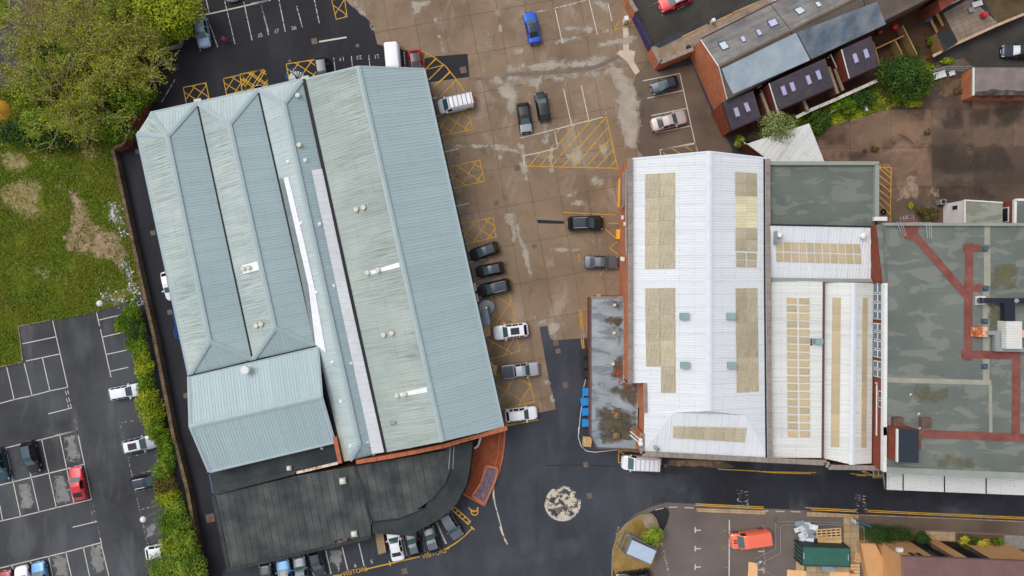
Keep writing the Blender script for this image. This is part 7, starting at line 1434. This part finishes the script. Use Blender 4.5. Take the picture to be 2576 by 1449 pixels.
def leaves(name, cen, rad, n, size, mat, parent, clumps=14, hollow=.35, box=False, flat=.5):
    cen = np.array(cen); rad = np.array(rad)
    d = rng.normal(size=(clumps, 3)); d /= np.linalg.norm(d, axis=1)[:, None]; cc_ = d * rng.uniform(.25, .72, (clumps, 1)); cc_[:, 2] = np.abs(cc_[:, 2]) * .9 - .15
    if box: cc_ = rng.uniform(-.75, .75, (clumps, 3))
    pick = rng.integers(0, clumps, n); e = rng.normal(size=(n, 3)); e /= np.linalg.norm(e, axis=1)[:, None]
    cr = rng.uniform(.28, .5, clumps) if not box else np.full(clumps, .35)
    p = cc_[pick] + e * (cr[pick] * rng.uniform(hollow, 1.05, n) ** .6)[:, None]
    if box: p = np.clip(p, -1, 1)
    C = cen + p * rad; C[:, 2] = np.maximum(C[:, 2], .06)
    nrm = e + np.array([0, 0, flat]) + rng.normal(size=(n, 3)) * .5; nrm /= np.linalg.norm(nrm, axis=1)[:, None]
    a = np.cross(nrm, rng.normal(size=(n, 3))); a /= np.linalg.norm(a, axis=1)[:, None] + 1e-9; b = np.cross(nrm, a); s = size * rng.uniform(.6, 1.3, (n, 1))
    return quads_obj(name, C, a * s * .5, b * s * .34, mat, parent)
def stems(parent, base, cen, rad, k=5, r=.07):
    b = B(); top = Vector(cen)
    b.tube([base, base.lerp(top, .5)], r * 1.4, 6, r)
    for i in range(k):
        a = 2 * math.pi * i / k + .4; q = top + Vector((math.cos(a) * rad[0] * .6, math.sin(a) * rad[1] * .6, rad[2] * .3)); b.tube([base.lerp(top, .4), base.lerp(top, .5).lerp(q, .5) + Vector((0, 0, .1)), q], r, 5, r * .3)
    b.build('trunk', BARK, parent)
def shrub(tile, x, y, rx, ry, h, mat, label, n=1500, size=.2, name='shrub', cat='shrub', group=None, **kw):
    z = h * .6; c = at(*t(tile, x, y), z); k = F / S; R = (rx * k, ry * k, h * .55); base = Vector((c.x, c.y, 0)); r = thing(name, label, cat, (c.x, c.y, 0), group)
    leaves('crown', c, R, n, size, LF[mat], r, **kw); stems(r, base, c, R); return r
def bare_tree(tile, x, y, rad, h, label, seed, leafmat='bud', nl=2600, group='leafing trees in the top left wood', up=.55, aim=None):
    rs = random.Random(seed); c = at(*t(tile, x, y), h * .45); base = Vector((c.x, c.y, 0)); R = rad * F / S; r = thing('bare_tree', label, 'tree', base, group)
    tb = B(); tips = []; tw = []; fork = base + Vector((0, 0, h * .25)); tb.tube([base, fork], .34, 8, .26)
    def grow(p, d, L, rr, lev):
        pts = [p]; q = p; dd = d.copy()
        for _ in range(3):
            dd = (dd + Vector((rs.gauss(0, .16), rs.gauss(0, .16), rs.gauss(.03, .1)))).normalized(); q = q + dd * L / 3; pts.append(q)
        if lev < 3: tb.tube(pts, rr, 5 if lev < 2 else 4, rr * .5)
        else:
            for a, b_ in zip(pts, pts[1:]): tw.append((a, b_, rr))
        if lev == 4: tips.append(pts[-1]); tips.append(pts[1]); return
        for k in range((0, 6, 4, 4)[lev] if lev else 8):
            f = rs.uniform(.3, 1.0); i = min(2, int(f * 3)); s = pts[i].lerp(pts[i + 1], f * 3 - i); sp = (.9, .75, .7, .7)[lev]
            nd = (dd + Vector((rs.gauss(0, sp), rs.gauss(0, sp), rs.gauss(.12, .3)))).normalized(); grow(s, nd, L * rs.uniform(.5, .72), rr * .55, lev + 1)
    for k in range(8):
        a = 2 * math.pi * k / 8 + rs.uniform(-.3, .3); d = Vector((math.cos(a), math.sin(a), rs.uniform(.35, up + .25))).normalized(); grow(fork, d, R * rs.uniform(.48, .68), .14, 1)
    tb.build('trunk', BARK, r)
    A = np.array([q[0] for q in tw]); Bq = np.array([q[1] for q in tw]); w_ = np.array([max(.024, q[2] * .9) for q in tw]); C = (A + Bq) / 2; U = (Bq - A) / 2; sd = np.cross(U, rng.normal(size=U.shape)); sd /= np.linalg.norm(sd, axis=1)[:, None] + 1e-9
    quads_obj('twigs', C, U, sd * w_[:, None] * .5, TWIG, r)
    T_ = np.array([tuple(q) for q in tips]); nl = int(nl * 1.5); pk = rng.integers(0, len(T_), nl); C = T_[pk] + rng.normal(size=(nl, 3)) * .22; a = rng.normal(size=(nl, 3)); a /= np.linalg.norm(a, axis=1)[:, None]; b_ = np.cross(a, rng.normal(size=(nl, 3))); b_ /= np.linalg.norm(b_, axis=1)[:, None]; s = rng.uniform(.07, .16, (nl, 1))
    quads_obj('crown', C, a * s * .6, b_ * s * .4, LF[leafmat], r)
# the wood in the top left corner
bare_tree('a1', 560, 400, 560, 8.5, 'bare branched tree at the left of the top left wood', 1); bare_tree('a1', 1070, 430, 620, 9.5, 'largest bare branched tree in the middle of the wood', 2, nl=4000); bare_tree('a1', 620, 930, 560, 8.5, 'olive budding tree low in the wood above the field', 3, 'olive', 4000)
bare_tree('a1', 1220, 200, 420, 9, 'bare tree rising from the dense green crown at the top', 4); bare_tree('a1', 930, 1060, 380, 7, 'small budding tree at the lower edge of wood', 5, 'olive', 2500); bare_tree('a1', 1380, 640, 400, 8, 'bare tree overhanging the northern asphalt bays', 6, 'bud', 3000); bare_tree('a1', 300, 190, 330, 8, 'brown twiggy tree beside the side road at far left', 7, 'bud', 1200)
bare_tree('a1', 820, 150, 380, 8.5, 'bare tree at the top edge of the wood', 8, 'bud', 2500); bare_tree('a1', 130, 640, 260, 6, 'brown twiggy tree by the left edge above sand heap', 9, 'bud', 700)
gw_ = 'leafy crowns in the top left wood'
for i, (x, y, rx, ry, h, m, lb, n) in enumerate(((1520, 90, 430, 270, 7, 'olive', 'broad olive green leafy tree at the top right of the wood', 9000), (1180, 60, 260, 220, 6, 'green', 'green leafy tree at the top middle of the wood', 4000), (650, 620, 300, 200, 4, 'green', 'green understorey tree in the centre left of wood', 4500),
        (1250, 900, 300, 220, 4, 'green', 'green bush above the red brick wall', 4500), (380, 1180, 240, 160, 3.5, 'bright', 'yellow green bush at lower left of the wood', 3000), (1080, 1230, 220, 190, 3.5, 'green', 'green bush beside the brick retaining wall corner', 3000), (500, 1340, 280, 140, 2.5, 'dark', 'dark green low bush above the grass field', 3000),
        (1010, 640, 170, 160, 5, 'yellow', 'yellow flowering bush among the bare branches', 2200), (1220, 500, 220, 170, 4, 'green', 'green bush under the largest bare tree', 2500), (330, 480, 220, 160, 3.5, 'green', 'green bush at left beneath bare branches', 2500), (1620, 270, 230, 150, 5, 'olive', 'olive bush overhanging the pale concrete wall', 3000), (850, 820, 260, 180, 4, 'olive', 'olive bush in the lower middle of the wood', 3000),
        (170, 1290, 260, 160, 2.5, 'dark', 'dark green bush beside the orange sand heap', 2600), (600, 1130, 260, 180, 3, 'olive', 'olive green bush under the budding tree', 2600), (300, 860, 220, 170, 3.2, 'olive', 'olive bush at the left of the budding tree', 2200), (780, 1300, 200, 120, 2.4, 'moss', 'brown bramble patch at the lower edge of wood', 1800), (760, 420, 260, 170, 3.6, 'olive', 'olive bush in the heart of the wood', 2600))):
    shrub('a1', x, y, rx, ry, h, m, lb, n, .22, 'leafy_tree' if h > 4 else 'shrub', 'tree' if h > 4 else 'shrub', gw_, clumps=26)
# hedge row along the brown wall
ORD = ['first', 'second', 'third', 'fourth', 'fifth', 'sixth', 'seventh', 'eighth', 'ninth', 'tenth', 'eleventh', 'twelfth', 'thirteenth', 'fourteenth', 'fifteenth', 'sixteenth', 'seventeenth', 'eighteenth', 'nineteenth', 'twentieth', 'twenty-first', 'twenty-second', 'twenty-third', 'twenty-fourth', 'last']
HB = [('c1', 1275, 265, 95, 90, 2.0, 'green'), ('c1', 1185, 345, 110, 85, 1.8, 'green'), ('c1', 1310, 420, 100, 110, 2.2, 'dark'), ('c1', 1315, 555, 105, 110, 2.0, 'green'), ('c1', 1365, 690, 100, 100, 1.9, 'olive'), ('c1', 1390, 820, 100, 90, 2.0, 'olive'), ('c1', 1400, 940, 90, 90, 2.0, 'green'), ('c1', 1420, 1110, 120, 110, 2.2, 'olive'), ('c1', 1460, 1230, 130, 110, 2.2, 'olive'), ('c1', 1490, 1350, 115, 100, 2.2, 'green'),
      ('d1', 1490, 30, 110, 80, 2.0, 'olive'), ('d1', 1560, 125, 80, 80, 1.9, 'green'), ('d1', 1595, 260, 95, 100, 2.1, 'green'), ('d1', 1565, 395, 110, 100, 2.1, 'bright'), ('d1', 1590, 560, 120, 100, 2.2, 'moss'), ('d1', 1600, 680, 140, 90, 2.2, 'olive'), ('d1', 1680, 820, 120, 110, 2.6, 'bright'), ('d1', 1640, 950, 150, 120, 3.0, 'green'), ('d1', 1760, 1040, 130, 130, 3.2, 'bright'), ('d1', 1640, 1150, 110, 90, 3.0, 'olive'), ('d1', 1760, 1250, 150, 120, 3.4, 'bright'), ('d1', 1600, 1390, 220, 150, 3.6, 'bright'), ('d1', 1850, 1380, 150, 140, 3.4, 'bright')]
for i, (tl, x, y, rx, ry, h, m) in enumerate(HB): shrub(tl, x, y, rx * 1.12, ry * 1.45, h * random.uniform(.85, 1.15), m, '%s hedge shrub from the top along the brown wall' % ORD[i], int(1300 + rx * ry * .2), .15, 'hedge_shrub', 'shrub', 'hedge shrubs along the brown wall', clumps=30)
# right-hand side greenery
shrub('a4', 1420, 760, 290, 250, 4.5, 'dark', 'large dark green leafy tree behind the terrace extensions', 11000, .2, 'leafy_tree', 'tree', clumps=40); shrub('a4', 210, 1215, 200, 190, 4.5, 'pale', 'pale green feathery tree over the white shed roof', 5000, .16, 'feathery_tree', 'tree', clumps=30)
shrub('a4', 620, 1150, 130, 150, 2.2, 'dark', 'dark green shrub right of the feathery tree', 2500, .18, clumps=18); shrub('a4', 850, 1010, 170, 90, 1.8, 'green', 'green shrub below the white topped wall', 2200, .18, clumps=18); shrub('a4', 1030, 930, 150, 110, 2.0, 'dark', 'dark shrub between long pole and large tree', 2200, .18, clumps=18); shrub('a4', 380, 1160, 70, 80, 1.8, 'bright', 'small bright green shrub beside the feathery tree', 900, .16)
shrub('a3', 2235, 1370, 70, 75, 2.0, 'bright', 'bright green bush in the shed corner below extension', 1100, .16); shrub('a3', 2290, 1400, 60, 60, 1.6, 'dark', 'dark bush squeezed behind the white shed', 700, .16); shrub('a4', 1500, 980, 120, 60, 1.2, 'olive', 'low olive bush at the foot of the large dark tree', 900, .16)
shrub('b4', 1660, 660, 130, 95, 1.0, 'moss', 'brown mossy mound of weeds beside white cabin', 2400, .15, 'weed_mound', 'weeds'); shrub('b4', 1150, 55, 50, 42, .6, 'moss', 'small brown weed clump in the derelict yard', 500, .13, 'weed_clump', 'weeds'); shrub('b4', 1050, 70, 22, 20, .4, 'moss', 'tiny brown weed clump left of the larger clump', 160, .12, 'weed_clump', 'weeds'); shrub('a4', 1650, 1265, 42, 40, .5, 'moss', 'brown weed clump on a slab joint in derelict yard', 420, .13, 'weed_clump', 'weeds'); shrub('b4', 1490, 600, 40, 45, .5, 'olive', 'olive weed clump left of the mossy mound', 350, .13, 'weed_clump', 'weeds')
shrub('a4', 1960, 870, 70, 45, .6, 'moss', 'bramble clump against the brick workshop wall', 500, .14, 'weed_clump', 'weeds'); shrub('a4', 1850, 640 - 60, 90, 40, .8, 'olive', 'olive weeds along the back lane fence', 700, .15, 'weed_clump', 'weeds'); shrub('a4', 1680, 395, 60, 45, 1.0, 'green', 'green bush beside the white garden table', 600, .15); shrub('a4', 1540, 470, 55, 45, 1.2, 'dark', 'dark bush at the end of tall garden fence', 600, .15)
shrub('d4', 545, 1040, 110, 105, 2.6, 'bright', 'round yellow green bush on the traffic island', 3000, .15, clumps=26)
shrub('d5', 1270, 1042, 260, 100, 1.6, 'hedge', 'clipped dark green box hedge in front of orange house', 9000, .10, 'clipped_hedge', 'hedge', box=True, clumps=60); shrub('d5', 1600, 1090, 100, 90, 1.8, 'hedge', 'round dark green bush beside the clipped hedge', 2600, .12, clumps=30)
shrub('d5', 2000, 1082, 70, 55, 1.3, 'yellow', 'yellow flowering shrub right of the garden path', 1100, .13); shrub('d5', 2195, 1128, 95, 60, 1.3, 'yellow', 'second yellow shrub in the bed by the orange house', 1300, .13); shrub('d5', 2100, 1110, 75, 55, 1.0, 'dark', 'dark green shrub between the two yellow shrubs', 800, .13); shrub('d5', 2315, 1110, 65, 60, 1.3, 'green', 'green shrub at the right end of the bed', 900, .13)
shrub('a1', 20, 120, 60, 150, .7, 'green', 'low green hedge on the lawn in the top left corner', 1500, .16)
shrub('b3', 1155, 215, 22, 20, 8.0, 'green', 'small buddleia sprouting from the factory parapet corner', 160, .14)
structure(sheet('overgrown_strip', ragged(Wz(P('a3', '2140 1330 2240 1250 2300 1432 2200 1432') + P('a4', '-40 1280 200 1150 520 1060 1165 790 1190 640 1560 520 1700 540 1760 700 1640 920 1290 1045 1000 1135 720 1215 590 1330'), .012), .2, .6), mat_noise('overgrown_earth', s_(66, 70, 34), s_(104, 90, 58), .5, .35, .65, .95, .1, .3, 5, detail=8)))
# grass and weeds on the field
def tufts(name, poly, n, mat, size, label, holes=(), kind='stuff'):
    W = Wz(poly, 0); xs = [p.x for p in W]; ys = [p.y for p in W]; pts = []
    Hs = [Wz(h, 0) for h in holes]
    while len(pts) < n:
        p = Vector((random.uniform(min(xs), max(xs)), random.uniform(min(ys), max(ys)), 0))
        if p.x < -78 or not inside(p, W): continue
        d = mnoise.noise(Vector((p.x * .35, p.y * .35, 1.7))) + .5 * mnoise.noise(Vector((p.x * 1.1, p.y * 1.1, 4.7)))
        if random.random() > .62 + d * .9: continue
        if random.random() < .85 and any(inside(p, h) for h in Hs): continue
        pts.append((p.x, p.y, .05))
    C = np.array(pts); m = len(C); a = rng.normal(size=(m, 3)); a[:, 2] = np.abs(a[:, 2]) * .45 + .12; a /= np.linalg.norm(a, axis=1)[:, None]; b = np.cross(a, np.array([0, 0, 1.0]) + rng.normal(size=(m, 3)) * .3); b /= np.linalg.norm(b, axis=1)[:, None]; s = size * rng.uniform(.5, 1.4, (m, 1))
    C = C + a * s * .5; o = quads_obj(name, C, a * s * .5, b * s * .14, mat, None, kind); o['label'] = label; o['category'] = 'grass'; return o
soil = [P('b1', '640 440 740 460 800 560 880 760 1000 800 1170 900 1200 1010 1230 1180 1160 1240 1060 1120 900 1100 760 1080 640 1010 600 940 660 790 690 640'), P('b1', '0 420 90 380 210 330 380 340 420 480 360 600 420 640 340 740 240 740 100 640 0 600'), P('b1', '0 100 130 70 270 130 290 220 200 290 60 270 0 200')]
tufts('grass', field_px, 60000, leaf_mat('grass_blades', s_(74, 98, 8), s_(106, 126, 22), s_(108, 112, 24), .16), .26, 'rough green grass covering the field left of the wall', soil)
tufts('dry_grass', field_px, 4500, leaf_mat('dry_grass_blades', s_(122, 116, 62), s_(160, 146, 98)), .26, 'straw coloured dead grass scattered through the field'); 
tufts('weeds', P('a4', '590 1330 720 1210 1000 1130 1290 1040 1640 915 1760 700 1700 560 1190 650 1165 800 520 1070 200 1160 -40 1290'), 5000, LF['olive'], .3, 'rough weeds on the strip behind the terrace')
